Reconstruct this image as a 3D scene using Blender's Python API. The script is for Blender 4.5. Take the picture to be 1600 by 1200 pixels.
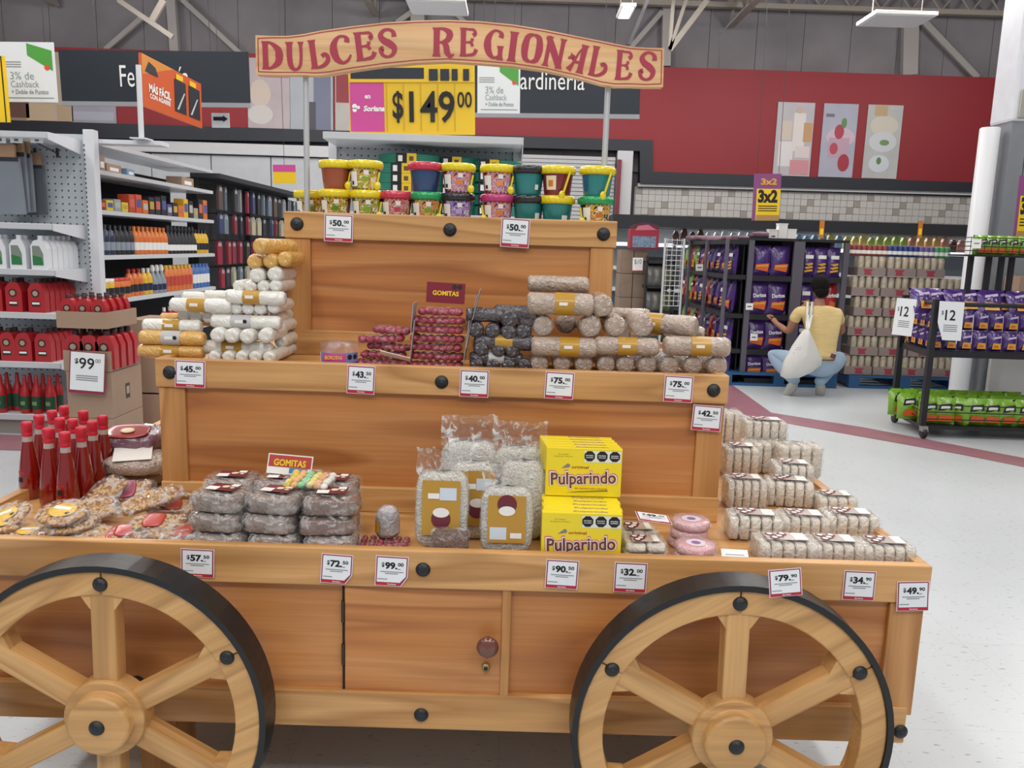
import bpy, math, random
from mathutils import Matrix, Vector, Euler
for o in list(bpy.data.objects): bpy.data.objects.remove(o, do_unlink=True)
sc = bpy.context.scene
COL = sc.collection
PI = math.pi
R = math.radians
# ------------------------------------------------------------------ camera, light, exposure
F, TH, ROLL, YAW, H = 1280.24, 0.1651, 0.0311, 0.0023, 1.5
def basis():
    fw0 = Vector((math.sin(YAW), math.cos(YAW), 0)); rt = Vector((math.cos(YAW), -math.sin(YAW), 0))
    fw = fw0*math.cos(TH) - Vector((0, 0, 1))*math.sin(TH)
    dn = -Vector((0, 0, 1))*math.cos(TH) - fw0*math.sin(TH)
    x = rt*math.cos(ROLL) - dn*math.sin(ROLL)
    d = rt*math.sin(ROLL) + dn*math.cos(ROLL)
    return x, d, fw
BX, BD, BF = basis()
cam = bpy.data.cameras.new('camera'); camo = bpy.data.objects.new('camera', cam); COL.objects.link(camo)
cam.sensor_fit = 'HORIZONTAL'; cam.sensor_width = 36; cam.lens = F/1600*36; cam.clip_start = .05; cam.clip_end = 100
m3 = Matrix((BX, -BD, -BF)).transposed()
camo.matrix_world = Matrix.Translation((0, 0, H)) @ m3.to_4x4()
sc.camera = camo
sc.view_settings.view_transform = 'Standard'; sc.view_settings.look = 'None'
sc.view_settings.gamma = 1; sc.view_settings.use_curve_mapping = False
sc.view_settings.exposure = -0.06
w = bpy.data.worlds.new('store_air'); sc.world = w; w.use_nodes = True
w.node_tree.nodes['Background'].inputs[0].default_value = (.86, .92, 1, 1)
w.node_tree.nodes['Background'].inputs[1].default_value = .4
def area(x, y, z, sx, sy, power, rot=(0, 0, 0), col=(1, .98, .95)):
    l = bpy.data.lights.new('ceiling_light_row', 'AREA'); l.shape = 'RECTANGLE'; l.size = sx; l.size_y = sy; l.energy = power; l.color = col
    o = bpy.data.objects.new('ceiling_light_row', l); o.location = (x, y, z); o.rotation_euler = rot; COL.objects.link(o); return o
for lx in (-5, -1.6, 1.8, 5.4):
    area(lx, 1.2, 5.2, .5, 7.5, 115)
    area(lx, 9.6, 5.2, .5, 6.5, 105)
area(0, -1.2, 4.2, 5, .6, 80, (R(35), 0, 0))
def lamp(x, y, z, power, r=.25):     # point lights added out of view to brighten the upper walls
    l = bpy.data.lights.new('upper_wall_fill', 'POINT'); l.energy = power; l.shadow_soft_size = r; l.color = (1, .98, .95)
    o = bpy.data.objects.new('upper_wall_fill', l); o.location = (x, y, z); COL.objects.link(o)
for x in (-8, -4, 0, 4, 8): lamp(x, 10.8, 4.85, 150); lamp(x, 5.5, 4.3, 60)

def ray(px, py):
    u, v = (px-800)/F, (py-600)/F
    return (BX*u + BD*v + BF)
def P(px, py, Y):
    d = ray(px, py); t = Y/d.y
    return Vector((d.x*t, Y, H+d.z*t))
def G(px, py, Z):
    d = ray(px, py); t = (Z-H)/d.z
    return Vector((d.x*t, d.y*t, Z))
def PX(px, py, X):
    d = ray(px, py); t = X/d.x
    return Vector((X, d.y*t, H+d.z*t))
# ------------------------------------------------------------------ materials
MATS = {}
def srgb(c):
    if isinstance(c, str): c = [int(c[i:i+2], 16)/255 for i in (0, 2, 4)]
    return tuple(((v/12.92) if v <= .04045 else ((v+.055)/1.055)**2.4) for v in c)
def mat(name, c=None, rough=.5, metal=0, coat=0, bump=0, bscale=40, var=0, vscale=6, emit=0, spec=.5, stretch=None):
    if name in MATS: return MATS[name]
    m = bpy.data.materials.new(name); m.use_nodes = True; MATS[name] = m
    nt = m.node_tree; b = nt.nodes['Principled BSDF']; L = nt.links
    col = (*srgb(c), 1)
    b.inputs['Base Color'].default_value = col; b.inputs['Roughness'].default_value = rough
    b.inputs['Metallic'].default_value = metal; b.inputs['Coat Weight'].default_value = coat; b.inputs['Coat Roughness'].default_value = .12
    b.inputs['Specular IOR Level'].default_value = spec
    if emit: b.inputs['Emission Color'].default_value = col; b.inputs['Emission Strength'].default_value = emit
    tc = nt.nodes.new('ShaderNodeTexCoord'); src = tc.outputs['Object']
    if stretch:
        mp = nt.nodes.new('ShaderNodeMapping'); mp.inputs['Scale'].default_value = stretch; L.new(src, mp.inputs[0]); src = mp.outputs[0]
    if var:
        n = nt.nodes.new('ShaderNodeTexNoise'); n.inputs['Scale'].default_value = vscale; n.inputs['Detail'].default_value = 4
        L.new(src, n.inputs['Vector'])
        mr = nt.nodes.new('ShaderNodeMapRange'); mr.inputs[1].default_value = .3; mr.inputs[2].default_value = .7; mr.inputs[3].default_value = 1-var; mr.inputs[4].default_value = 1+var*.6
        L.new(n.outputs[0], mr.inputs[0])
        vm = nt.nodes.new('ShaderNodeVectorMath'); vm.operation = 'SCALE'; vm.inputs[0].default_value = col[:3]
        L.new(mr.outputs[0], vm.inputs['Scale']); L.new(vm.outputs[0], b.inputs['Base Color'])
    if bump:
        n = nt.nodes.new('ShaderNodeTexNoise'); n.inputs['Scale'].default_value = bscale; n.inputs['Detail'].default_value = 3
        n.inputs['Distortion'].default_value = .6
        L.new(src, n.inputs['Vector'])
        bp = nt.nodes.new('ShaderNodeBump'); bp.inputs['Strength'].default_value = min(1, bump); bp.inputs['Distance'].default_value = .01
        L.new(n.outputs[0], bp.inputs['Height']); L.new(bp.outputs[0], b.inputs['Normal'])
        if coat: L.new(bp.outputs[0], b.inputs['Coat Normal'])
    return m
def wood(name, axis, light='d9a066', mid='c98a4e', dark='a0622d', rings=9.0, seed=0):
    m = bpy.data.materials.new(name); m.use_nodes = True
    nt = m.node_tree; b = nt.nodes['Principled BSDF']; L = nt.links; N = nt.nodes.new
    b.inputs['Roughness'].default_value = .42; b.inputs['Coat Weight'].default_value = .12; b.inputs['Coat Roughness'].default_value = .3
    tc = N('ShaderNodeTexCoord'); oi = N('ShaderNodeObjectInfo')
    add = N('ShaderNodeVectorMath'); add.operation = 'ADD'
    cm = N('ShaderNodeCombineXYZ'); mu = N('ShaderNodeMath'); mu.operation = 'MULTIPLY'; mu.inputs[1].default_value = 37
    L.new(oi.outputs['Random'], mu.inputs[0])
    for i in range(3): L.new(mu.outputs[0], cm.inputs[i])
    L.new(tc.outputs['Object'], add.inputs[0]); L.new(cm.outputs[0], add.inputs[1])
    def mapped(sl, sc_):
        mp = N('ShaderNodeMapping'); s = [sc_]*3; s[axis] = sl; mp.inputs['Scale'].default_value = s
        L.new(add.outputs[0], mp.inputs[0]); return mp.outputs[0]
    n1 = N('ShaderNodeTexNoise'); n1.inputs['Scale'].default_value = 1; n1.inputs['Detail'].default_value = 1.2; n1.inputs['Distortion'].default_value = .35
    L.new(mapped(.7, 6.5), n1.inputs['Vector'])
    k = N('ShaderNodeMath'); k.operation = 'MULTIPLY'; k.inputs[1].default_value = rings; L.new(n1.outputs[0], k.inputs[0])
    fr = N('ShaderNodeMath'); fr.operation = 'FRACT'; L.new(k.outputs[0], fr.inputs[0])
    cr = N('ShaderNodeValToRGB'); e = cr.color_ramp.elements
    e[0].position = 0; e[0].color = (*srgb(light), 1); e[1].position = 1; e[1].color = (*srgb(light), 1)
    x = cr.color_ramp.elements.new(.5); x.color = (*srgb(mid), 1)
    x = cr.color_ramp.elements.new(.80); x.color = (*srgb(dark), 1)
    L.new(fr.outputs[0], cr.inputs[0])
    n2 = N('ShaderNodeTexNoise'); n2.inputs['Scale'].default_value = 1; n2.inputs['Detail'].default_value = 3
    L.new(mapped(3, 110), n2.inputs['Vector'])
    n3 = N('ShaderNodeTexNoise'); n3.inputs['Scale'].default_value = 2.2; n3.inputs['Detail'].default_value = 2; L.new(mapped(1, 2), n3.inputs['Vector'])
    ad = N('ShaderNodeMath'); ad.operation = 'ADD'; L.new(n2.outputs[0], ad.inputs[0]); L.new(n3.outputs[0], ad.inputs[1])
    mr = N('ShaderNodeMapRange'); mr.inputs[1].default_value = .7; mr.inputs[2].default_value = 1.3; mr.inputs[3].default_value = .74; mr.inputs[4].default_value = 1.14
    L.new(ad.outputs[0], mr.inputs[0])
    vm = N('ShaderNodeVectorMath'); vm.operation = 'SCALE'; L.new(cr.outputs[0], vm.inputs[0]); L.new(mr.outputs[0], vm.inputs['Scale'])
    # soft blend of the ring colour towards the mid tone
    mx = N('ShaderNodeMixRGB'); mx.inputs[0].default_value = .62; mx.inputs[1].default_value = (*srgb(mid), 1); L.new(vm.outputs[0], mx.inputs[2])
    L.new(mx.outputs[0], b.inputs['Base Color'])
    bp = N('ShaderNodeBump'); bp.inputs['Strength'].default_value = .15; bp.inputs['Distance'].default_value = .002; L.new(n2.outputs[0], bp.inputs['Height']); L.new(bp.outputs[0], b.inputs['Normal'])
    return m
def film(name='clear_film', fac=.2, tint=(1, 1, 1), bscale=35):
    if name in MATS: return MATS[name]
    m = bpy.data.materials.new(name); m.use_nodes = True; MATS[name] = m
    nt = m.node_tree; L = nt.links; nt.nodes.remove(nt.nodes['Principled BSDF'])
    out = nt.nodes['Material Output']; t = nt.nodes.new('ShaderNodeBsdfTransparent'); t.inputs[0].default_value = (*tint, 1)
    p = nt.nodes.new('ShaderNodeBsdfPrincipled'); p.inputs['Base Color'].default_value = (.85, .85, .85, 1); p.inputs['Roughness'].default_value = .16
    n = nt.nodes.new('ShaderNodeTexNoise'); n.inputs['Scale'].default_value = bscale; n.inputs['Detail'].default_value = 4; n.inputs['Distortion'].default_value = 1.2
    tc = nt.nodes.new('ShaderNodeTexCoord'); L.new(tc.outputs['Object'], n.inputs['Vector'])
    bp = nt.nodes.new('ShaderNodeBump'); bp.inputs['Strength'].default_value = 1; bp.inputs['Distance'].default_value = .012; L.new(n.outputs[0], bp.inputs['Height']); L.new(bp.outputs[0], p.inputs['Normal'])
    mr = nt.nodes.new('ShaderNodeMapRange'); mr.inputs[1].default_value = .5; mr.inputs[2].default_value = .72; mr.inputs[3].default_value = fac*.25; mr.inputs[4].default_value = min(1, fac*2.6)
    L.new(n.outputs[0], mr.inputs[0])
    mix = nt.nodes.new('ShaderNodeMixShader'); L.new(mr.outputs[0], mix.inputs[0]); L.new(t.outputs[0], mix.inputs[1]); L.new(p.outputs[0], mix.inputs[2]); L.new(mix.outputs[0], out.inputs[0])
    return m
WX, WY, WZ = wood('pine_along_x', 0, 'dcaa70', 'cc985c', 'a06c38', 6), wood('pine_along_y', 1, 'dcaa70', 'cc985c', 'a06c38', 6), wood('pine_along_z', 2, 'd6a066', 'c68c50', '9c6432', 5)
WP = wood('plywood_panel', 0, 'd0925a', 'c27e42', '96542a', 4.5)
WW = wood('wheel_pine', 0, 'dcae74', 'ce9c60', 'a67a48', 6)
# ------------------------------------------------------------------ mesh builder
class MB:
    def __init__(s): s.v = []; s.f = []; s.m = []; s.sm = []
    def add(s, vs, fs, m=0, sm=False, T=None):
        k = len(s.v); s.v += [tuple(T @ Vector(v)) if T else tuple(v) for v in vs]
        for f in fs: s.f.append(tuple(i+k for i in f)); s.m.append(m); s.sm.append(sm)
        return s
    def box(s, x0, x1, y0, y1, z0, z1, m=0, T=None):
        return s.add([(x0,y0,z0),(x1,y0,z0),(x1,y1,z0),(x0,y1,z0),(x0,y0,z1),(x1,y0,z1),(x1,y1,z1),(x0,y1,z1)],
            [(3,2,1,0),(4,5,6,7),(0,1,5,4),(1,2,6,5),(2,3,7,6),(3,0,4,7)], m, False, T)
    def prism(s, poly, y0, y1, m=0, T=None, ms=None):   # poly in x,z ; counter-clockwise seen from -y
        n = len(poly); vs = [(x, y0, z) for x, z in poly]+[(x, y1, z) for x, z in poly]
        s.add(vs, [tuple(range(n)), tuple(range(2*n-1, n-1, -1))], m, False, T)
        return s.add(vs, [(i, i+n, (i+1) % n+n, (i+1) % n) for i in range(n)], m if ms is None else ms, False, T)
    def flat(s, poly, y=0, m=0, T=None): return s.add([(x, y, z) for x, z in poly], [tuple(range(len(poly)))], m, False, T)
    def rect(s, x0, x1, z0, z1, y=0, m=0, T=None): return s.flat([(x0, z0), (x1, z0), (x1, z1), (x0, z1)], y, m, T)
    def lathe(s, prof, n=16, m=0, c=(0, 0, 0), axis='z', wob=None, sm=True, caps=True, T=None):
        vs = []; fs = []
        for j, (r, z) in enumerate(prof):
            for i in range(n):
                a = 2*PI*i/n; rr = r*(wob(a, z, j) if wob else 1)
                p = (rr*math.cos(a), rr*math.sin(a), z)
                if axis == 'x': p = (p[2], p[0], p[1])
                elif axis == 'y': p = (p[1], p[2], p[0])
                vs.append((p[0]+c[0], p[1]+c[1], p[2]+c[2]))
        for j in range(len(prof)-1):
            for i in range(n):
                a, b = j*n+i, j*n+(i+1) % n; fs.append((a, b, b+n, a+n))
        s.add(vs, fs, m, sm, T)
        if caps:
            k = len(vs); s.add(vs, [tuple(range(n-1, -1, -1)), tuple(range(k-n, k))], m, False, T)
        return s
    def tube(s, p0, p1, r, n=8, m=0, r1=None):
        p0, p1 = Vector(p0), Vector(p1); d = p1-p0; L = d.length
        q = Vector((0, 0, 1)).rotation_difference(d).to_matrix().to_4x4()
        return s.lathe([(r, 0), (r if r1 is None else r1, L)], n, m, T=Matrix.Translation(p0) @ q)
    def ball(s, c, rx, ry, rz, nu=10, nv=7, m=0, T=None, sm=True):
        vs = []; fs = []
        for j in range(nv+1):
            t = PI*j/nv
            for i in range(nu):
                a = 2*PI*i/nu; vs.append((c[0]+rx*math.sin(t)*math.cos(a), c[1]+ry*math.sin(t)*math.sin(a), c[2]-rz*math.cos(t)))
        for j in range(nv):
            for i in range(nu):
                a, b = j*nu+i, j*nu+(i+1) % nu; fs.append((a, b, b+nu, a+nu))
        return s.add(vs, fs, m, sm, T)
    def pillow(s, w, d, h, n=8, amp=.0, seed=0, p=4, m=0, T=None, sm=True, z0=0):
        """rounded block, base at z0, w x d x h, wrinkled by amp"""
        rnd = random.Random(seed); nu, nv = n*4, n
        def sg(v, e): return math.copysign(abs(v)**e, v)
        e = 2/p; vs = []; fs = []
        for j in range(nv+1):
            t = -PI/2+PI*j/nv
            for i in range(nu):
                a = 2*PI*(i+.5)/nu; k = 1+rnd.uniform(-amp, amp)
                x = sg(math.cos(t), e)*sg(math.cos(a), e); y = sg(math.cos(t), e)*sg(math.sin(a), e); z = sg(math.sin(t), e)
                vs.append((x*w/2*k, y*d/2*k, z0+h/2+z*h/2*(k if z > 0 else 1)))
        for j in range(nv):
            for i in range(nu):
                a, b = j*nu+i, j*nu+(i+1) % nu; fs.append((a, b, b+nu, a+nu))
        return s.add(vs, fs, m, sm, T)
    def mesh(s, name, mats):
        me = bpy.data.meshes.new(name); me.from_pydata(s.v, [], s.f)
        for m in (mats if isinstance(mats, (list, tuple)) else [mats]): me.materials.append(m)
        me.polygons.foreach_set('material_index', s.m); me.polygons.foreach_set('use_smooth', s.sm); me.update()
        return me
    def build(s, name, mats, parent=None, loc=(0, 0, 0), rot=(0, 0, 0), scale=None, bevel=0):
        return put(name, s.mesh(name, mats), parent, loc, rot, scale, bevel)
def put(name, me, parent=None, loc=(0, 0, 0), rot=(0, 0, 0), scale=None, bevel=0):
    o = bpy.data.objects.new(name, me); COL.objects.link(o); o.location = loc; o.rotation_euler = rot
    if parent: o.parent = parent
    if scale: o.scale = scale if isinstance(scale, (tuple, list)) else (scale,)*3
    if bevel:
        b = o.modifiers.new('bevel', 'BEVEL'); b.width = bevel; b.segments = 2; b.limit_method = 'ANGLE'
    return o
def empty(name, loc=(0, 0, 0), rot=(0, 0, 0)): return put(name, None, None, loc, rot)
def tag(o, label=None, cat=None, group=None, kind=None):
    if label: o['label'] = label
    if cat: o['category'] = cat
    if group: o['group'] = group
    if kind: o['kind'] = kind
    return o
def thing(name, label, cat, loc=(0, 0, 0), rot=(0, 0, 0), group=None): return tag(empty(name, loc, rot), label, cat, group)
def copy(o, loc=None, rot=None, label=None, group=None, parent=None):
    c = o.copy(); COL.objects.link(c)
    if parent: c.parent = parent
    if loc is not None: c.location = loc
    if rot is not None: c.rotation_euler = rot
    if label: c['label'] = label
    if group: c['group'] = group
    for ch in KIDS(o): copy(ch, parent=c)
    return c
def KIDS(o): return [c for c in o.children]
ORD = ['first', 'second', 'third', 'fourth', 'fifth', 'sixth', 'seventh', 'eighth', 'ninth', 'tenth', 'eleventh', 'twelfth', 'thirteenth', 'fourteenth', 'fifteenth', 'sixteenth', 'seventeenth', 'eighteenth', 'nineteenth', 'twentieth'] + ['%d%s' % (n, {1: 'st', 2: 'nd', 3: 'rd'}.get(n % 10, 'th')) for n in range(21, 60)]
# ------------------------------------------------------------------ lettering
TXT = {}
def text_mesh(s, bold=0.0, shear=0.0):
    k = (s, bold, shear)
    if k in TXT: return TXT[k]
    c = bpy.data.curves.new('lettering', 'FONT'); c.body = s; c.offset = bold; c.shear = shear; c.resolution_u = 3
    o = bpy.data.objects.new('t', c); COL.objects.link(o)
    dg = bpy.context.evaluated_depsgraph_get(); dg.update()
    me = bpy.data.meshes.new_from_object(o.evaluated_get(dg))
    xs = [v.co.x for v in me.vertices]; ys = [v.co.y for v in me.vertices]
    x0, x1, y0, y1 = min(xs), max(xs), min(ys), max(ys)
    for v in me.vertices: v.co = Vector(((v.co.x-(x0+x1)/2)/(x1-x0), 0, (v.co.y-(y0+y1)/2)/(y1-y0)))
    bpy.data.objects.remove(o, do_unlink=True)
    TXT[k] = (me, (x1-x0)/(y1-y0)); return TXT[k]
TCACHE = {}
def text(s, w, h, m, parent, loc, rot=(0, 0, 0), bold=0.0, shear=0.0, name='lettering'):
    me, asp = text_mesh(s, bold, shear)
    k = (s, bold, shear, m.name)
    if k not in TCACHE:
        mm = me.copy(); mm.materials.clear(); mm.materials.append(m); TCACHE[k] = mm
    if w is None: w = h*asp
    if h is None: h = w/asp
    return put(name, TCACHE[k], parent, loc, rot, (w, 1, h))
WHITE = mat('white_print', 'f2f2f0', .6); BLACK = mat('black_print', '15161a', .6); RED = mat('red_print', 'b8203a', .5)
NAVY = mat('navy_print', '2a2440', .6); GREY = mat('grey_print', '6a6e74', .6); YEL = mat('yellow_print', 'f0c81c', .5)
FILM = film(); FILM3 = film('thin_film', .1, bscale=60); FILM2 = film('cloudy_film', .42)
# ================================================================== the setting
def struct(o): o['kind'] = 'structure'; return o
def flecks(m, scale=26):
    return m
def floor_mat():
    m = mat('vinyl_floor', 'd3d7da', .3, spec=.4); nt = m.node_tree; L = nt.links; b = nt.nodes['Principled BSDF']; N = nt.nodes.new
    tc = N('ShaderNodeTexCoord')
    n = N('ShaderNodeTexNoise'); n.inputs['Scale'].default_value = 34; n.inputs['Detail'].default_value = 3
    mp = N('ShaderNodeMapping'); mp.inputs['Scale'].default_value = (.8, 2.6, 1); mp.inputs['Rotation'].default_value = (0, 0, .4)
    L.new(tc.outputs['Object'], mp.inputs[0]); L.new(mp.outputs[0], n.inputs[0])
    r = N('ShaderNodeValToRGB'); r.color_ramp.elements[0].position = .30; r.color_ramp.elements[0].color = (*srgb('a3a29e'), 1)
    r.color_ramp.elements[1].position = .37; r.color_ramp.elements[1].color = (*srgb('cdd2d6'), 1)
    L.new(n.outputs[0], r.inputs[0]); 
    n2 = N('ShaderNodeTexNoise'); n2.inputs['Scale'].default_value = .9; n2.inputs['Detail'].default_value = 4; L.new(tc.outputs['Object'], n2.inputs[0])
    mr = N('ShaderNodeMapRange'); mr.inputs[1].default_value = .3; mr.inputs[2].default_value = .7; mr.inputs[3].default_value = .93; mr.inputs[4].default_value = 1.03; L.new(n2.outputs[0], mr.inputs[0])
    vm = N('ShaderNodeVectorMath'); vm.operation = 'SCALE'; L.new(r.outputs[0], vm.inputs[0]); L.new(mr.outputs[0], vm.inputs['Scale'])
    # faint tile joints every 30.5 cm
    br = N('ShaderNodeTexBrick'); br.offset = 0; br.inputs['Scale'].default_value = 1; br.inputs['Brick Width'].default_value = .61; br.inputs['Row Height'].default_value = .61
    br.inputs['Mortar Size'].default_value = .003; br.inputs['Color1'].default_value = br.inputs['Color2'].default_value = (1, 1, 1, 1); br.inputs['Mortar'].default_value = (.93, .93, .92, 1)
    L.new(tc.outputs['Object'], br.inputs[0])
    mx = N('ShaderNodeMixRGB'); mx.blend_type = 'MULTIPLY'; mx.inputs[0].default_value = 1; L.new(vm.outputs[0], mx.inputs[1]); L.new(br.outputs[0], mx.inputs[2])
    L.new(mx.outputs[0], b.inputs['Base Color']); return m
YW = 15.0
ZC = P(1000, 18, YW).z
struct(MB().box(-11, 12, -3.5, YW+.3, -.1, 0).build('floor', floor_mat()))
STRIPE = mat('maroon_tile', 'a2707c', .3, var=.08)
def stripe(poly):
    pts = [G(x, y, 0) for x, y in poly]
    vs = [(p.x, p.y, .002) for p in pts]; mb = MB(); mb.add(vs, [tuple(range(len(vs)))]); return struct(mb.build('trim_1', STRIPE))
stripe([(1205, 645), (1350, 668), (1600, 716), (1700, 735), (1700, 752), (1600, 730), (1500, 710), (1175, 652), (1100, 625), (1100, 600), (1138, 597)][::-1])
stripe([(-120, 675), (300, 689), (300, 712), (-120, 700)][::-1])
CONC = mat('grey_concrete', '817c80', .85, var=.16, vscale=1.3, bump=.2, bscale=4)
wb = struct(MB().box(-11, 12, YW+.12, YW+.3, 0, ZC+.6).build('wall_back', mat('grey_wall_core', '6f6c70', .9)))
for i in range(-13, 15):
    MB().box(i*.82+.004, (i+1)*.82-.004, YW+.06, YW+.13, 2.9, ZC+.5).build('wall_panel', CONC, wb)
struct(MB().box(-11.2, -11, -3.5, YW+.3, 0, ZC+.5).build('wall_left', CONC))
struct(MB().box(12, 12.2, -3.5, YW+.3, 0, ZC+.5).build('wall_right', CONC))
# ceiling of corrugated deck
cl = MB()
cl.box(-11, 12, -3.5, YW+.1, ZC+.42, ZC+.5)
ceil = struct(cl.build('ceiling', mat('roof_deck', '8a8074', .7)))
for i in range(75):
    x = -11+i*.31
    MB().box(x, x+.12, 8, YW, ZC+.38, ZC+.42).build('deck_rib', mat('roof_deck', ''), ceil)
STEEL = mat('beige_steel', '8f877e', .6); STEELD = mat('dark_steel', '3c3a3c', .6)
t = struct(empty('trim_2'))
MB().box(-11, 12, 14.5, 14.62, ZC-.02, ZC+.06).build('bottom_chord', STEEL, t)
MB().box(-11, 12, 14.5, 14.62, ZC+.32, ZC+.40).build('top_chord', STEEL, t)
for i in range(46):
    x = -11+i*.5; MB().tube((x, 14.56, ZC+.03), (x+.25, 14.56, ZC+.36), .018, 6).tube((x+.25, 14.56, ZC+.36), (x+.5, 14.56, ZC+.03), .018, 6).build('truss_web', STEEL, t)
for x in (-8, -2.5, 3.6, 8.5):
    tt = struct(empty('trim_3'))
    MB().box(x-.05, x+.05, 3, 14.9, ZC+.3, ZC+.42).build('girder_flange', STEEL, tt)
    MB().box(x-.05, x+.05, 3, 14.9, ZC-.25, ZC-.17).build('girder_flange', STEEL, tt)
    for i in range(12):
        y = 3+i; MB().tube((x, y, ZC-.2), (x, y+.5, ZC+.35), .025, 6).tube((x, y+.5, ZC+.35), (x, y+1, ZC-.2), .025, 6).build('girder_web', STEEL, tt)
PIL = mat('pilaster_paint', 'a09a98', .7)
def wallbar(x0, y0, x1, y1, wpx, Y=YW-.05, m=PIL, th=.12, nm='trim_4'):
    a, b = P(x0, y0, Y), P(x1, y1, Y); d = (b-a); L = d.length; an = math.atan2(d.z, d.x); hw = wpx/F*Y/2
    return struct(MB().box(0, L, -th/2, th/2, -hw, hw).build(nm, m, None, a, (0, -an, 0)))
for q in [(268, 0, 274, 82, 13), (1422, 36, 1420, 118, 22), (1042, 10, 1040, 104, 13), (652, 10, 655, 90, 20)]: wallbar(*q)
for q in [(285, 0, 380, 88, 7), (165, 78, 222, 28, 7), (1443, 34, 1527, 122, 9), (985, 75, 1035, 18, 7), (620, 35, 660, 8, 7), (700, 10, 740, 48, 6)]: wallbar(*q, Y=YW-.08, th=.06)
for q in [(185, 0, 270, 58, 7), (238, 32, 256, 0, 9), (1046, 78, 1105, 0, 8), (1046, 78, 1052, 0, 5), (1046, 78, 1072, 0, 5)]: wallbar(*q, Y=13, m=STEEL, th=.05)
for q in [(983, 70, 1012, 0, 5), (1126, 52, 1170, 5, 2), (1125, 50, 1124, 106, 2)]: wallbar(*q, Y=12, m=STEELD, th=.03)
# red fascia and its dark band
REDW = mat('red_fascia', '8c1c26', .55, var=.05, vscale=.5)
def fas(name, poly, Y0, Y1, m): return struct(MB().prism([(P(x, y, Y0).x, P(x, y, Y0).z) for x, y in poly], Y0, Y1, m=0).build(name, m))
fas('trim_5', [(-140, 183), (1020, 219), (1020, 268), (1700, 291), (1700, 126), (-140, 66)], 14.84, YW+.06, REDW)
DARK = mat('dark_band', '23262f', .5)
fas('trim_6', [(-140, 207), (180, 216), (520, 222), (1000, 236), (1000, 286), (1700, 304), (1700, 291), (1020, 268), (1020, 219), (-140, 183)], 14.80, YW+.06, DARK)
fas('trim_7', [(997, 291), (1700, 310), (1700, 304), (997, 286)], 14.86, YW+.06, mat('white_trim', 'c9c9cc', .5))
LW = mat('white_panel_wall', 'bfc1c6', .6, var=.05)
wl = struct(empty('wall_1'))
a0 = P(-140, 214, 14.95); a1 = P(985, 240, 14.95)
for i in range(12):
    x0 = a0.x+(a1.x-a0.x)*i/12; x1 = a0.x+(a1.x-a0.x)*(i+1)/12
    MB().box(x0+.01, x1-.01, 14.95, 15.1, 0, a0.z-.15).build('wall_panel', LW, wl)
MB().box(a0.x, P(520, 230, 14.9).x, 14.86, 14.95, P(200, 236, 14.9).z, P(200, 219, 14.9).z).build('trim_strip', mat('white_trim', ''), wl)
# roller shutter
dr = struct(empty('door_1'))
b0, b1 = P(838, 236, 14.8), P(985, 236, 14.8)
for i in range(40):
    z = b0.z-.06-i*.068
    MB().box(b0.x-1.2, b1.x-.25, 14.82, 14.86, z-.060, z).build('shutter_slat', mat('shutter', 'b7b7ba', .45), dr, bevel=.006)
MB().box(b1.x-.22, b1.x+.05, 14.78, 14.95, 0, b0.z+.05).build('door_frame', mat('white_trim', ''), dr)
MB().box(-11, 12, 14.88, 14.93, 0, 1).build('backing', mat('shutter_gap', '6c6c70', .7), dr) if 0 else None
c = P(969, 240, 14.7); MB().box(c.x-.035, c.x+.035, 14.7, 14.76, 1.2, c.z-.1).build('latch_bar', mat('maroon_steel', '7a2c3a', .5), dr)
# tiled wall
tw = struct(empty('wall_2'))
c0, c1 = P(992, 291, 14.95), P(1700, 310, 14.95)
MB().box(c0.x, 12, 14.97, 15.1, 0, c0.z).build('grout', mat('grout', 'a9a6a4', .8), tw)
TL, TD = MB().box(0, .112, -.02, 0, 0, .112).mesh('wall_tile', mat('tile_light', 'c2bebb', .35)), MB().box(0, .112, -.021, 0, 0, .112).mesh('wall_tile', mat('tile_taupe', '9b948c', .35))
ncol = int((10.9-c0.x)/.118); 
light = MB()
for j in range(7):
    for i in range(ncol):
        x, z = c0.x+.02+i*.118, c0.z-.13-j*.118
        darkt = (i*2+j*3) % 7 == 0 if j % 2 == 0 else (i*2+j*3+1) % 7 == 0
        if darkt and (i % 8 != 5): put('wall_tile', TD, tw, (x, 14.97, z))
        else: light.box(x, x+.112, 14.95, 14.97, z, z+.112)
tag(light.build('wall_tile', mat('tile_light', ''), tw), kind='stuff')
# ---- hanging ceiling fixtures
FIX = mat('fixture_white', 'e2e2e0', .5)
def fixture(px, py, wpx, Y, lab, on=False):
    c = P(px, py, Y); wd = wpx/F*Y*.98
    t = thing('ceiling_lamp', lab, 'lamp', c)
    MB().box(-wd/2, wd/2, -.3, .3, 0, .05).build('housing', FIX, t, bevel=.01)
    MB().box(-wd/2+.03, wd/2-.03, -.27, .27, -.006, .0).build('diffuser', mat('lit_diffuser', 'ffffff', .5, emit=6) if on else mat('diffuser', 'e8e8ea', .4), t)
    for s in (-.4, .4): MB().tube((wd*s, 0, .05), (wd*s, 0, max(.1, ZC+.3-c.z)), .006, 6).build('hanger_rod', STEEL, t)
fixture(684, 13, 88, 10, 'white rectangular ceiling lamp above the arched wooden sign')
fixture(1400, 33, 92, 11, 'white rectangular ceiling lamp above the red wall with dessert pictures')
fixture(978, 20, 22, 12, 'small brightly lit square ceiling lamp right of the arched sign', True)
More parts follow.
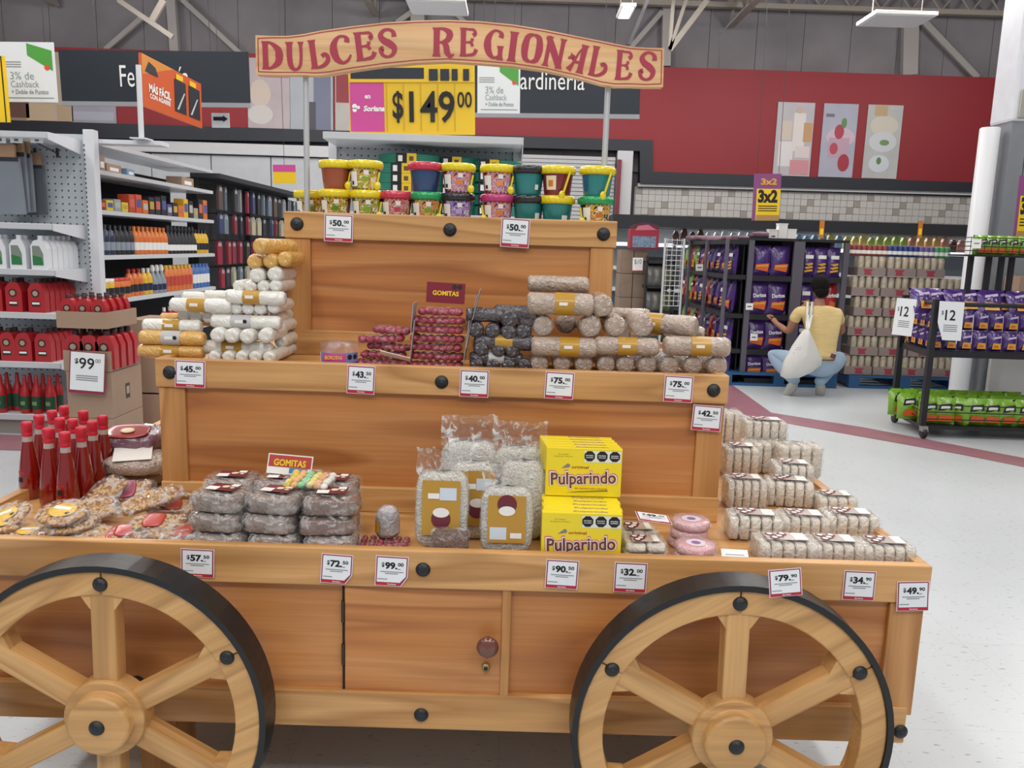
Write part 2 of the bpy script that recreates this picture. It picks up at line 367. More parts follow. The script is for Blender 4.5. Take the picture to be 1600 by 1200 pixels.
# ---- column
PC = mat('white_column_paint', 'd9dbe2', .5, var=.06); GC = mat('grey_column_paint', '84888d', .5, var=.05)
q0 = P(1582, 190, 8.4); 
struct_c = tag(empty('pillar', (q0.x, 8.4, 0)), 'square pillar, white above and grey below, behind the black snack rack', 'pillar')
zsp = q0.z
MB().box(0, .8, 0, .36, 0, zsp).build('lower_shaft', GC, struct_c)
MB().box(-.02, .82, -.02, .38, zsp, ZC+.4).build('upper_shaft', PC, struct_c, bevel=.03)
MB().box(.03, .8, -.04, -.02, zsp+.03, zsp+.3).build('collar_plate', mat('steel_plate', 'a9a79f', .4, metal=.3), struct_c, bevel=.01)
MB().lathe([(.095, .02), (.095, zsp-.06), (.085, zsp-.05)], 20, 0, c=(-.155, .1, 0)).build('corner_guard', mat('guard_white', 'e4e6ea', .35), struct_c)
# ================================================================== the cart
XL, XR, D1, ZR, ZB = -1.432, 1.053, 1.916, .758, .2807
X2L, X2R, D2, Z2, ZD = -1.0106, .6226, 2.3006, 1.1594, .7232
X3L, X3R, D3, Z3 = -.7284, .3226, 2.6293, 1.591
Y1B, Y2B, Y3B = 3.45, 3.12, 2.92
ZD2, ZD3 = 1.137, 1.572
cart = thing('display_cart', 'large tiered wooden cart with spoked wheels and arched sweets sign in the foreground', 'cart', (0, 0, 0))
BV = .003
def wp(nm, x0, x1, y0, y1, z0, z1, m, par=None, bv=BV):
    return MB().box(x0, x1, y0, y1, z0, z1).build(nm, m, par or cart, bevel=bv)
def tier(xl, xr, yf, yb, zt, zb, rail, stile, rec, trim=None, toprail_over=.0):
    # rails proud of the panels
    wp('top_rail', xl, xr, yf, yf+.03, zt-rail, zt, WX); wp('top_rail', xl, xr, yb-.03, yb, zt-rail, zt, WX)
    wp('side_rail', xl, xl+.03, yf+.03, yb-.03, zt-rail, zt, WY); wp('side_rail', xr-.03, xr, yf+.03, yb-.03, zt-rail, zt, WY)
    for x in (xl+.006, xr-.006-stile):
        wp('stile', x, x+stile, yf+.006, yf+.03, zb, zt-rail, WZ); wp('stile', x, x+stile, yb-.03, yb-.006, zb, zt-rail, WZ)
    wp('panel', xl+.02+stile*.8, xr-.02-stile*.8, yf+rec, yf+rec+.012, zb, zt-rail+.005, WP)
    wp('side_panel', xl+.012, xl+.024, yf+.03, yb-.03, zb, zt-rail+.005, WY); wp('side_panel', xr-.024, xr-.012, yf+.03, yb-.03, zb, zt-rail+.005, WY)
    wp('back_panel', xl+.03, xr-.03, yb-.03, yb-.018, zb, zt-rail+.005, WP)
    if trim: wp('base_trim', xl+.004, xr-.004, yf+.002, yf+.03, zb, zb+trim, WX)
tier(XL, XR, D1, Y1B, ZR, ZB+.075, .097, .085, .02)
tier(X2L, X2R, D2, Y2B, Z2, ZD, .083, .075, .016, .075)
tier(X3L, X3R, D3, Y3B, Z3, ZD2, .083, .075, .016, .08)
wp('bottom_rail', XL+.02, XR-.02, D1+.001, D1+.03, ZB, ZB+.098, WX); wp('bottom_rail', XL+.02, XR-.02, Y1B-.03, Y1B, ZB, ZB+.098, WX)
wp('bottom_rail', XL+.02, XL+.05, D1+.03, Y1B-.03, ZB, ZB+.098, WY); wp('bottom_rail', XR-.05, XR-.02, D1+.03, Y1B-.03, ZB, ZB+.098, WY)
wp('deck', XL+.03, XR-.03, D1+.03, Y1B-.03, ZD-.018, ZD, WX); wp('middle_deck', X2L+.03, X2R-.03, D2+.03, Y2B-.03, ZD2-.018, ZD2, WX)
wp('top_deck', X3L+.03, X3R-.03, D3+.03, Y3B-.03, ZD3-.018, ZD3, WX); wp('cart_floor', XL+.05, XR-.05, D1+.03, Y1B-.03, ZB+.02, ZB+.038, WX)
# door
da, db = P(537, 917, D1), P(781, 1088, D1)
dz0, dz1 = P(660, 1086, D1).z, P(660, 920, D1).z
door = MB().box(da.x, db.x, D1+.010, D1+.03, dz0, dz1).build('door', WP, cart, bevel=.002)
wp('door_gap_shade', da.x-.006, da.x-.001, D1+.012, D1+.0195, dz0-.004, dz1, mat('gap_shade', '2a1a10', .9), bv=0); wp('door_gap_shade', da.x-.006, db.x, D1+.012, D1+.0195, dz0-.005, dz0-.001, mat('gap_shade', ''), bv=0)  # dark strips painted in for the shade in the door's left and bottom gaps
wp('door_post', P(783, 1000, D1).x, P(797, 1000, D1).x, D1+.004, D1+.03, dz0-.012, dz1+.004, WZ)
KN = mat('brown_knob', '6e3f31', .25, coat=.6)
k = P(762, 1012, D1-.03)
MB().lathe([(.004, .045), (.010, .044), (.012, .03), (.012, .02), (.024, .014), (.028, .006), (.026, 0), (.018, -.006), (.0, -.009)][::-1], 20, 0, axis='y', caps=False).build('knob', KN, door, (k.x, D1-.034, k.z))
k = P(759, 1044, D1)
MB().lathe([(.0, 0), (.010, 0), (.011, .004), (.011, .012)], 16, 0, axis='y', caps=False).lathe([(.0, -.001), (.0055, -.001), (.0055, .004)], 12, 1, axis='y', caps=False).build('lock', [mat('brass', 'b49b68', .35, metal=.8), mat('lock_dark', '2b2420', .5)], door, (k.x, D1-.002, k.z))
for z in (dz0+.10, dz1-.07): MB().tube((da.x-.004, D1+.008, z-.028), (da.x-.004, D1+.008, z+.028), .004, 8).build('hinge', mat('hinge_steel', '4c4038', .4, metal=.6), door)
# bolts
BOLT = mat('black_bolt', '202226', .42, bump=.3, bscale=120)
def boltmesh(r):
    return MB().lathe([(r*.12, -.010), (r*.45, -.0095), (r*.8, -.0065), (r*.97, -.002), (r, 0)], 20, 0, axis='y').lathe([(0, -.0112), (r*.2, -.011), (r*.24, -.009)], 10, 0, axis='y', caps=False).mesh('bolt_cap', BOLT)
B1 = boltmesh(.0185)
for px, py, Y in [(661, 890, D1), (658, 1117, D1), (1407, 1143, D1), (265, 582, D2), (690, 597, D2), (1115, 610, D2), (464, 350, D3), (703, 359, D3), (943, 366, D3)]:
    c = P(px, py, Y); put('bolt_cap', B1, cart, (c.x, Y, c.z), (0, random.random(), 0), 1 if Y < 2 else 1.05 if Y < 2.5 else 1.15)
# wheels
DW, RW, HL, HR = 1.764, .3746, -.9278, .5482
TIRE = mat('black_tyre', '17181b', .38, bump=.15, bscale=20)
def ring(r0, r1, y0, y1, n=64, a0=0, a1=2*PI):
    mb = MB(); k = n; vs = []; full = abs(a1-a0-2*PI) < 1e-6
    for i in range(n+(0 if full else 1)):
        a = a0+(a1-a0)*i/n; c, s_ = math.cos(a), math.sin(a)
        vs += [(r0*c, y0, r0*s_), (r1*c, y0, r1*s_), (r1*c, y1, r1*s_), (r0*c, y1, r0*s_)]
    fs = []; N = len(vs)//4
    for i in range(n):
        a, b = 4*i, 4*((i+1) % N)
        for q in range(4): fs.append((a+q, a+(q+1) % 4, b+(q+1) % 4, b+q))
    if not full: fs += [(3, 2, 1, 0), (4*n, 4*n+1, 4*n+2, 4*n+3)]
    return mb.add(vs, fs, 0, False)
Ws = MB()
hub_m = MB().lathe([(.0, -.045), (.066, -.045), (.073, -.038), (.073, -.012), (.094, -.012), (.096, -.004), (.096, .04)], 32, 0, axis='y', caps=False).mesh('hub', WW)
spoke_m = MB().box(.06, RW-.055, -.0005, .052, -.0285, .0285).mesh('spoke', WW)
felloes = [ring(RW-.070, RW-.010, -.004, .056, 12, R(a), R(a+59.6)).mesh('rim_segment', WW) for a in range(0, 360, 60)]
fillet = MB().prism([(RW-.105, -.029), (RW-.066, -.055), (RW-.066, .055), (RW-.105, .029)], .0015, .051).mesh('spoke_shoulder', WW)
tyre_m = ring(RW-.0105, RW+.004, -.010, .074, 72).mesh('tyre', TIRE)
capm = boltmesh(.0175)
def wheel(x, y, flip=False, tilt=0):
    wh = put('wheel', None, cart, (x, y, RW+.004), (0, tilt, PI if flip else 0))
    put('tyre', tyre_m, wh)
    for f in felloes: put('rim_segment', f, wh, (0, 0, 0), (0, R(-30), 0), bevel=.004)
    for i in range(6):
        a = R(90+60*i); put('spoke', spoke_m, wh, (0, 0, 0), (0, -a, 0), bevel=.006); put('spoke_shoulder', fillet, wh, (0, 0, 0), (0, -a, 0))
        put('bolt_cap', capm, wh, ((RW-.042)*math.cos(a), -.004, (RW-.042)*math.sin(a)), (0, i, 0))
    put('hub', hub_m, wh, bevel=.003); put('bolt_cap', B1, wh, (0, -.045, 0))
    return wh
wheel(HL, DW+.01, tilt=R(.8)); wheel(HR, DW+.01, tilt=R(-1)); wheel(HL, Y1B+.15, True); wheel(HR, Y1B+.15, True)
for x in (HL, HR):
    MB().lathe([(.02, 0), (.02, Y1B+.1-DW)], 12, 0, axis='y').build('axle', mat('axle_steel', '3a3a3c', .5, metal=.7), cart, (x, DW+.04, RW))
    wp('axle_block', x-.05, x+.05, D1+.12, D1+.26, .0, ZB+.02, WZ); wp('axle_block', x-.05, x+.05, Y1B-.26, Y1B-.12, .0, ZB+.02, WZ)
    wp('axle_beam', x-.04, x+.04, D1+.26, Y1B-.26, ZB-.02, ZB+.04, WY)
# sign on two poles
YS = 2.735
POLE = mat('pole_steel', 'c4c7cc', .35, metal=.3)
for px, pz in ((478, 125), (950, 136)):
    c = P(px, pz, YS+.035); MB().lathe([(.0095, ZD3), (.0095, c.z+.10)], 14, 0, c=(c.x, YS+.035, 0)).build('sign_pole', POLE, cart)
top = [(399, 55), (425, 56), (450, 56), (475, 53), (500, 48), (550, 41), (600, 35), (650, 32), (700, 31), (750, 33), (800, 38), (850, 46), (900, 56), (950, 66), (985, 73), (1010, 74.5), (1038, 75)]
bot = [(1036, 136), (1010, 136), (985, 135), (960, 135), (940, 132), (900, 121), (850, 110), (800, 103), (750, 99), (700, 96), (650, 98), (600, 103), (550, 110), (515, 116), (495, 118), (470, 117), (430, 117), (400, 116.5)]
def sg(p): q = P(p[0], p[1], YS); return (q.x, q.z)
SIGN = wood('sign_board', 0, 'e6bd8c', 'deb07c', 'cf9c66', 5)
sign = MB().prism([sg(p) for p in (top+bot)[::-1]], YS-.0, YS+.035).build('sign_board', SIGN, cart, bevel=.003)
SRED = mat('sign_red', 'a62c44', .35, coat=.3)
def ribbon(mb, pts, ws, y=0, n=6, T=None):
    P_ = []; k = len(pts)
    for i in range(k-1):
        p0, p1, p2, p3 = pts[max(0, i-1)], pts[i], pts[i+1], pts[min(k-1, i+2)]
        for j in range(n+(i == k-2)):
            t = j/n; f = lambda q: .5*((2*p1[q])+(-p0[q]+p2[q])*t+(2*p0[q]-5*p1[q]+4*p2[q]-p3[q])*t*t+(-p0[q]+3*p1[q]-3*p2[q]+p3[q])*t**3)
            P_.append((f(0), f(1), ws[i]+(ws[i+1]-ws[i])*t))
    vs = []
    for i, (x, z, w_) in enumerate(P_):
        a, b = P_[max(0, i-1)], P_[min(len(P_)-1, i+1)]; dx, dz = b[0]-a[0], b[1]-a[1]; l = math.hypot(dx, dz) or 1
        vs += [(x-dz/l*w_/2, y, z+dx/l*w_/2), (x+dz/l*w_/2, y, z-dx/l*w_/2)]
    return mb.add(vs, [(2*i, 2*i+1, 2*i+3, 2*i+2) for i in range(len(P_)-1)], 0, False, T)
inset = lambda pts, dy: [sg((x, y+dy)) for x, y in pts]
bd = MB(); lw = .0028
tp = inset([(402, 59)]+top[1:-1]+[(1034, 79)], 3)[1:-1]; bt = inset(bot[1:-1], -4)
loop = [sg((403, 60))]+tp+[sg((1034, 79))]+[sg((1033, 131))]+bt+[sg((404, 112))]
for a, b in zip(loop, loop[1:]+loop[:1]): ribbon(bd, [a, b], [lw, lw], 0, 1)
bd.build('sign_border', SRED, sign, (0, YS-.0012, 0))
S_ = [[(.18, 1), (.18, .5), (.18, 0)], [.30, .19, .30]]     # flared stem
def stemr(x, w0=.2, w1=.31, z0=0, z1=1): return ([(x, z0), (x, z0+.12), (x, (z0+z1)/2), (x, z1-.12), (x, z1)], [w1, w0*1.05, w0, w0*1.05, w1])
GLY = {
 'D': [stemr(.22), ([(.2, .97), (.5, .93), (.82, .72), (.88, .5), (.82, .26), (.5, .06), (.2, .03)], [.05, .1, .24, .29, .24, .1, .05])],
 'U': [([(.2, 1), (.2, .85), (.19, .45), (.26, .15), (.48, .04), (.7, .16), (.78, .45), (.78, .85), (.78, 1)], [.34, .22, .22, .2, .1, .12, .12, .13, .28])],
 'L': [stemr(.22), ([(.1, .04), (.35, .03), (.62, .08), (.84, .22), (.86, .38), (.74, .46), (.6, .4)], [.06, .08, .13, .16, .15, .13, .16])],
 'C': [([(.78, .74), (.8, .86), (.66, .96), (.42, .94), (.2, .72), (.16, .46), (.26, .2), (.5, .05), (.74, .12), (.9, .3)], [.2, .16, .08, .1, .22, .28, .22, .1, .1, .06])],
 'E': [stemr(.24), ([(.15, .96), (.5, .95), (.76, .93), (.84, .8), (.72, .74)], [.06, .08, .1, .13, .17]), ([(.2, .5), (.5, .5), (.66, .54), (.7, .64)], [.06, .07, .1, .13]), ([(.5, .5), (.66, .46), (.7, .36)], [.06, .1, .12]), ([(.15, .04), (.5, .05), (.78, .1), (.9, .26)], [.06, .09, .13, .16])],
 'S': [([(.84, .7), (.82, .86), (.6, .96), (.34, .92), (.2, .76), (.34, .6), (.6, .48), (.8, .32), (.72, .12), (.46, .04), (.22, .12), (.16, .3), (.3, .34)], [.2, .15, .09, .13, .2, .24, .26, .22, .14, .09, .13, .18, .17])],
 'R': [stemr(.22), ([(.2, .97), (.5, .96), (.74, .86), (.78, .74), (.68, .58), (.45, .5), (.25, .49)], [.05, .09, .2, .22, .18, .08, .05]), ([(.45, .5), (.62, .38), (.68, .16), (.82, .03), (.98, .1)], [.06, .2, .2, .13, .04])],
 'G': [([(.78, .74), (.8, .86), (.64, .96), (.4, .94), (.2, .72), (.16, .46), (.26, .2), (.48, .05), (.7, .1)], [.2, .16, .08, .1, .22, .28, .22, .1, .08]), stemr(.78, .17, .27, -.02, .46)],
 'I': [stemr(.5, .4, .62)],
 'O': [([(.5, .97), (.24, .86), (.16, .5), (.24, .14), (.5, .03)], [.07, .2, .26, .2, .07]), ([(.5, .97), (.76, .86), (.84, .5), (.76, .14), (.5, .03)], [.07, .2, .26, .2, .07])],
 'N': [stemr(.2, .14, .28), stemr(.82, .14, .28), ([(.12, .98), (.45, .55), (.84, .02)], [.2, .24, .2])],
 'A': [stemr(.74, .22, .34), ([(.74, .98), (.5, .7), (.32, .3), (.14, .03)], [.06, .08, .11, .25]), ([(.0, .42), (.24, .5), (.4, .36), (.66, .38)], [.05, .2, .12, .08]), ([(.1, .62), (.24, .5)], [.04, .12])],
}
LET = [('D', 408, 440, 65, 108), ('U', 447, 477, 66, 110), ('L', 482, 516, 62, 106), ('C', 516, 551, 56, 100), ('E', 552, 588, 50, 94), ('S', 589, 622, 45, 90),
 ('R', 674, 711, 44, 88), ('E', 716, 748, 44, 88), ('G', 756, 790, 47, 92), ('I', 791, 812, 50, 96), ('O', 814, 849, 53, 98), ('N', 848, 884, 59, 105), ('A', 887, 919, 69, 113), ('L', 920, 953, 74, 120), ('E', 959, 991, 79, 125), ('S', 995, 1028, 81, 126)]
ANG = [-.02, -.04, -.14, -.14, -.13, -.11, .0, .0, .04, .1, .13, .17, .2, .16, .04, .02]
for (ch, x0, x1, y0, y1), an in zip(LET, ANG):
    a = sg((x0, y1)); b = sg((x1, y0)); mb = MB()
    wd, hg = b[0]-a[0], b[1]-a[1]
    for i, (pts, ws) in enumerate(GLY[ch]):
        ribbon(mb, [((x-.5)*wd, (z-.5)*hg) for x, z in pts], [q*wd*1.28 for q in ws], -.0001*i)
    mb.build('lettering', SRED, sign, ((a[0]+b[0])/2, YS-.0015, (a[1]+b[1])/2), (0, an, 0))
# ================================================================== goods on the cart
def wavy(rr, z0, z1, a0, a1, n=22):
    mb = MB(); vs = []
    for i in range(n+1):
        a = a0+(a1-a0)*i/n-PI/2; k = .0035*math.sin(i*1.9); e = min(1, 5*math.sin(PI*(i+.4)/(n+.8)))
        for z in ((z0+z1)/2-((z1-z0)/2+k)*e, (z0+z1)/2+((z1-z0)/2-k)*e): vs.append((rr(z)*math.cos(a), rr(z)*math.sin(a), z))
    return mb.add(vs, [(2*i, 2*i+2, 2*i+3, 2*i+1) for i in range(n)], 0, True)
def arcpatch(r0, r1, z0, z1, a0, a1, n=10):          # curved label wrapped on a vertical cone; angles from -y
    mb = MB(); vs = []
    for i in range(n+1):
        a = a0+(a1-a0)*i/n-PI/2
        vs += [(r0*math.cos(a), r0*math.sin(a), z0), (r1*math.cos(a), r1*math.sin(a), z1)]
    return mb.add(vs, [(2*i, 2*i+2, 2*i+3, 2*i+1) for i in range(n)], 0, True)
BUC = {'yellow': 'e6d01e', 'red': 'c8324a', 'green': '1f9a58', 'black': '24262c', 'magenta': 'b83a72', 'teal': '1f7d7c', 'brown': '9c4a22', 'darkred': '7c1a24', 'navy': '27436e', 'clear': '5c4a34', 'violet': '4c3a6c'}
def art(name, cols, scale=48):      # busy flat printed artwork
    if name in MATS: return MATS[name]
    m = bpy.data.materials.new(name); m.use_nodes = True; MATS[name] = m; nt = m.node_tree; b = nt.nodes['Principled BSDF']; b.inputs['Roughness'].default_value = .35; b.inputs['Coat Weight'].default_value = .5
    tc = nt.nodes.new('ShaderNodeTexCoord'); ns = nt.nodes.new('ShaderNodeTexNoise'); ns.inputs['Scale'].default_value = scale; ns.inputs['Detail'].default_value = 1.5; ns.inputs['Distortion'].default_value = 1.5
    nt.links.new(tc.outputs['Object'], ns.inputs['Vector']); cr = nt.nodes.new('ShaderNodeValToRGB'); cr.color_ramp.interpolation = 'CONSTANT'
    e = cr.color_ramp.elements; n = len(cols)
    e[0].position = 0; e[0].color = (*srgb(cols[0]), 1); e[1].position = .34; e[1].color = (*srgb(cols[1]), 1)
    for i in range(2, n): x = e.new(.34+(i-1)*.34/(n-1)); x.color = (*srgb(cols[i]), 1)
    nt.links.new(ns.outputs[0], cr.inputs[0]); nt.links.new(cr.outputs[0], b.inputs['Base Color']); return m
ARTS = {'c4872c': ('c4872c', '3c5a24', 'e0b83a', 'd06a28', '5c9a2c', 'e8e0c8'), 'd98a2a': ('d98a2a', '3c6a2c', 'e8c84a', 'c8502a', '6ea532', 'f0e8d0'), 'b98d4e': ('4a3a28', 'b98d4e', '7cab28', 'e0c070', '5c7a24', 'e8e0d0'), 'c9a08c': ('8c2438', 'c9a08c', 'c0405a', 'e0c8b8', '9c5a4a'), 'd99a5a': ('3a4a24', 'd99a5a', 'c86030', 'e8c080', '5c8a2a'),
  '8c6cb4': ('3a2c5a', '8c6cb4', 'b9a4d0', '5a4890', 'd0c8e0'), '7a4a94': ('5a2c6a', 'de8230', 'b890c8', 'e8a860', '7a4a94', 'd8c0d0'), 'e0b020': ('1c1c20', 'e0b020', 'c86a2a', 'e8d8a0', '3a3a2c'), 'cf9a4c': ('4a4024', 'cf9a4c', '7cab28', 'e8a040', 'e8e0c0')}
def bc(c, coat=.5): return mat('plastic_'+c, BUC[c], .28, coat=coat)
body_c, lid_c, label_c = {}, {}, {}
def pail(px, yt, D, row, lid, body, lab, text_, spoon=None, rot=0):
    c = P(px, yt, D); z0 = ZD3+.0005+row*.0935
    t = thing('candy_pail', text_, 'candy pail', (c.x, D, z0), (0, 0, rot), 'small candy pails stacked on top of the cart'); t.scale = (1.1, 1.1, 1)
    if body not in body_c: body_c[body] = MB().lathe([(.0, .0), (.036, .0), (.038, .004), (.0465, .084), (.047, .088)], 24, 0, caps=False).mesh('body', bc(body))
    put('body', body_c[body], t)
    if lid not in lid_c:
        rnd = random.Random(len(lid_c)); wob = lambda a, z, j: 1+.035*math.sin(a*20+j*1.5)
        lid_c[lid] = MB().lathe([(.046, .070), (.0500, .072), (.0520, .078), (.0520, .086), (.0505, .093), (.046, .0965), (.043, .094), (.0, .0935)], 66, 0, wob=lambda a, z, j: wob(a, z, j) if 0 < j < 6 else 1, caps=False).mesh('lid', bc(lid))
    put('lid', lid_c[lid], t)
    if lab:
        for i, (col, a0, a1, z0_, z1_) in enumerate(lab):
            k = (col, a0, a1, z0_, z1_)
            if k not in label_c:
                rr = lambda z: .0385+.0085*z/.084+.0006+.0002*i
                label_c[k] = (wavy(rr, z0_, z1_, R(a0-14), R(a1+8)).mesh('label', art('art_'+col, ARTS[col])) if col in ARTS and i == 0 else arcpatch(rr(z0_), rr(z1_), z0_, z1_, R(a0), R(a1)).mesh('label', mat('print_'+col, col, .45)))
            put('label', label_c[k], t)
    if spoon is not None:
        a = spoon
        s = MB()
        if abs(spoon) > .45: s.ball((.040*(1 if spoon > 0 else -1), -.030, .016), .011, .006, .014, 12, 8).tube((.040*(1 if spoon > 0 else -1), -.030, .02), (.046*(1 if spoon > 0 else -1), -.026, .06), .003, 6); a = 0
        else: s.tube((0, -.052, .012), (.017, -.056, .078), .0035, 8).ball((0-.004, -.050, .004), .010, .004, .014, 10, 6)
        s.build('spoon', bc('yellow'), t, rot=(0, 0, a))
WRAP = mat('print_white', 'ece9e4', .5)
def LB(main, c2, side='e9e6e0'): return [(main, -34, 58, .006, .070), (c2, -2, 22, .030, .044), ('f0eee8', -58, -24, .014, .06), ('3a3a3c', -54, -40, .018, .030), (side, 4, 22, .050, .064)]
PL = [
 (486, 297, 2.86, 0, 'yellow', 'clear', LB('c4872c', '5c9a2c'), 'yellow-lidded candy pail half hidden behind the left sign pole'),
 (525, 294, 2.76, 0, 'yellow', 'darkred', LB('d98a2a', '4e8c34'), 'yellow-lidded dark red candy pail with wide fruit label, low row left end', None),
 (574, 296, 2.75, 0, 'yellow', 'clear', LB('b98d4e', '7cab28'), 'yellow-lidded candy pail under the fruit label pail, lower row', .5),
 (620, 297, 2.75, 0, 'red', 'darkred', LB('c9a08c', 'c0405a'), 'pink-lidded candy pail with pale red label, lower row'),
 (667, 299, 2.75, 0, 'green', 'clear', LB('d99a5a', '6ea532'), 'green-lidded candy pail with orange and green label, lower row', .5),
 (715, 301, 2.75, 0, 'black', 'violet', LB('8c6cb4', 'b9a4d0'), 'black-lidded candy pail with violet label, lower row'),
 (778, 303, 2.75, 0, 'magenta', 'darkred', LB('7a4a94', 'de8230'), 'magenta-lidded candy pail with orange and purple label, lower row', -.6),
 (826, 309, 2.75, 0, 'black', 'teal', [('e8e8ea', 28, 50, .02, .04)], 'black-lidded teal candy pail at the bottom of its pair'),
 (871, 307, 2.73, 0, 'yellow', 'teal', [('e8e8ea', 18, 44, .016, .034)], 'yellow-lidded teal candy pail below the dark red pail with spoon'),
 (931, 307, 2.71, 0, 'green', 'black', LB('e0b020', 'c86a2a'), 'green-lidded candy pail with yellow and black label, right end', -.9),
 (526, 254, 2.77, 1, 'yellow', 'brown', None, 'yellow-lidded brown candy pail without label, top row left end', .7),
 (571, 251, 2.75, 1, 'yellow', 'clear', LB('cf9a4c', '7cab28'), 'yellow-lidded candy pail with orange and green label, top row', .9),
 (665, 254, 2.75, 1, 'red', 'navy', None, 'red-lidded navy blue candy pail, top row'),
 (716, 256, 2.75, 1, 'yellow', 'darkred', LB('7a4a94', 'de8230'), 'yellow-lidded candy pail right of the navy blue one', .7),
 (778, 258, 2.75, 1, 'yellow', 'darkred', LB('7a4a94', 'e89048'), 'yellow-lidded candy pail above the magenta-lidded one', .7),
 (826, 266, 2.75, 1, 'black', 'teal', [('e8e8ea', 28, 44, .02, .036)], 'black-lidded teal candy pail on top of its pair'),
 (872, 261, 2.73, 1, 'yellow', 'darkred', [('e9d9b0', -50, -8, .02, .064), ('d07a2c', -40, -20, .03, .05)], 'dark red candy pail with yellow lid and slanted yellow spoon', .32),
 (934, 264, 2.71, 1, 'yellow', 'teal', [('2a5a8c', -62, -44, .02, .07)], 'teal candy pail with yellow lid and yellow spoon, right end of top row', .36),
]
for q in PL: pail(*q)
# ---- rolls
def roll_mesh(L, r, seed, ends=True):
    rnd = random.Random(seed); n = 18; prof = [(r*.25, -L/2-.001), (r*.75, -L/2-.003), (r*.97, -L/2+.004)]
    k = 7
    for i in range(k): prof.append((r*(1+rnd.uniform(-.03, .03)), -L/2+.01+(L-.02)*i/(k-1)))
    prof += [(r*.97, L/2-.004), (r*.75, L/2+.003), (r*.25, L/2+.001)]
    tab = [[rnd.uniform(-.05, .05) for _ in range(n)] for _ in prof]
    def wob(a, z, j): return 1+tab[j][int(round(a/(2*PI)*n)) % n]*(1.8 if j in (1, len(prof)-2) else .8)
    return MB().lathe(prof, n, 0, axis='x', wob=wob, sm=True)
RM, BM = {}, {}
RW_ = mat('white_wafer_roll', 'e3e0d8', .3, coat=.7, bump=.7, bscale=55)
RO = mat('orange_wafer_roll', 'dcab5c', .3, coat=.7, bump=.7, bscale=55, var=.15)
RT = mat('tan_roll', 'b39f90', .28, coat=1, bump=1, bscale=60, var=.2, vscale=30)
RB = mat('dark_roll', '4a4348', .22, coat=1, bump=1, bscale=60, var=.3, vscale=20)
GOLD = mat('gold_band', 'b98b2a', .4, coat=.4); GB = mat('grey_band', 'b9b6b6', .4); BUR = mat('burgundy_print', '6d2430', .4)
def band_mesh(L, r, m):
    k = (round(L, 3), round(r, 4), m.name)
    if k not in BM: BM[k] = MB().lathe([(r*1.035, -L/2), (r*1.04, 0), (r*1.035, L/2)], 20, 0, axis='x', caps=False).mesh('label_band', m)
    return BM[k]
def roll(px, py, D, o, rp, m, label, L=.165, band=None, ang=0, bandpos=0, z=None, group='wrapped candy rolls on the middle tier', sticker=True):
    """o='x': lies along the cart, centre given; o='y': end given, points to the back"""
    c = P(px, py, D); r = rp*D/F*.985; v = random.Random(int(px*7+py)).randint(0, 3)
    k = (round(L, 3), round(r, 4), v, m.name)
    if k not in RM: RM[k] = roll_mesh(L, r, v*5+1).mesh('wrapper', m)
    if o == 'x': loc = (c.x, D, c.z); rz = ang
    else: loc = (c.x-math.sin(ang)*L/2, D+math.cos(ang)*L/2, c.z); rz = PI/2+ang
    t = thing('candy_roll', label, 'candy roll', loc, (0, 0, rz), group)
    put('wrapper', RM[k], t)
    if band:
        put('label_band', band_mesh(L*.3, r, band), t, (bandpos, 0, 0))
        if o == 'x' and sticker:
            s = MB().rect(-.012, .012, -.004, .005).build('sticker', WRAP, t, (bandpos-.004, -r*1.05, .002))
            if band is GB: MB().ball((0, 0, 0), .006, .0008, .006, 10, 6).build('stamp', BLACK, t, (bandpos+.014, -r*1.06, .003))
    # film fins past both ends
    return t
LE = [  # left pile; ends facing the viewer and rolls lying lengthwise
 ('x', 268, 549, 2.40, 10.5, RO, GOLD, 'yellow roll lying on the left edge, lowest of the left pile', .185),
 ('x', 270, 528, 2.40, 11.5, RO, GB, 'yellow roll with grey band, second from the bottom at left edge', .185),
 ('x', 270, 509, 2.42, 10.5, RW_, GOLD, 'white roll with gold band on top of the yellow rolls', .165),
 ('x', 292, 499, 2.47, 9.5, RO, GOLD, 'yellow roll peeping out behind the white gold-band roll', .15),
]
for o, px, py, D, rp, m, b, lab, L in LE: roll(px, py, D, o, rp, m, lab, L, b)
def ends(row, y, xs, rp, m, D, L=.165):
    for i, x in enumerate(xs):
        yy = y[i] if isinstance(y, (list, tuple)) else y
        roll(x, yy, D, 'y', rp, m, '%s, %s from the left' % (row, ORD[i]), L)
ends('white roll in the bottom layer at the left pile', [558, 558, 558, 558, 559], [334, 356, 377, 398, 420], 10.3, RW_, 2.37)
ends('white roll in the second end-on layer up', [524, 525, 526, 525], [339, 361, 385, 414], 12, RW_, 2.37)
ends('white roll at the left of the third end-on layer up', [492, 494, 495], [287, 305, 324], 10.5, RW_, 2.44)
ends('white roll at the right of the third end-on layer up', [482, 482, 482, 480], [368, 387, 406, 427], 10.5, RW_, 2.42)
ends('white roll in the fourth end-on layer up', [448, 449, 448, 447], [373, 391, 411, 430], 10.5, RW_, 2.44)
ends('white roll in the uppermost white layer', [430, 428], [401, 429], 12.5, RW_, 2.44)
ends('orange roll in the lower orange layer', [409, 408, 405], [397, 422, 444], 12, RO, 2.44)
roll(404, 385, 2.42, 'y', 13, RO, 'orange roll crowning the left pile', ang=-.35)
for px, py, L, b, lab in [(371, 543, .2, GOLD, 'long white roll with gold band above the bottom layer of ends'), (385, 503, .2, GB, 'long white roll with printed grey band in the middle of the pile'), (401, 465, .165, GOLD, 'white roll with gold band below the fourth end-on layer'), (315, 477, .175, GOLD, 'cream roll with burgundy-printed gold band at the upper left of the pile')]:
    t = roll(px, py, 2.42, 'x', 11, RW_, lab, L, b, bandpos=-.012)
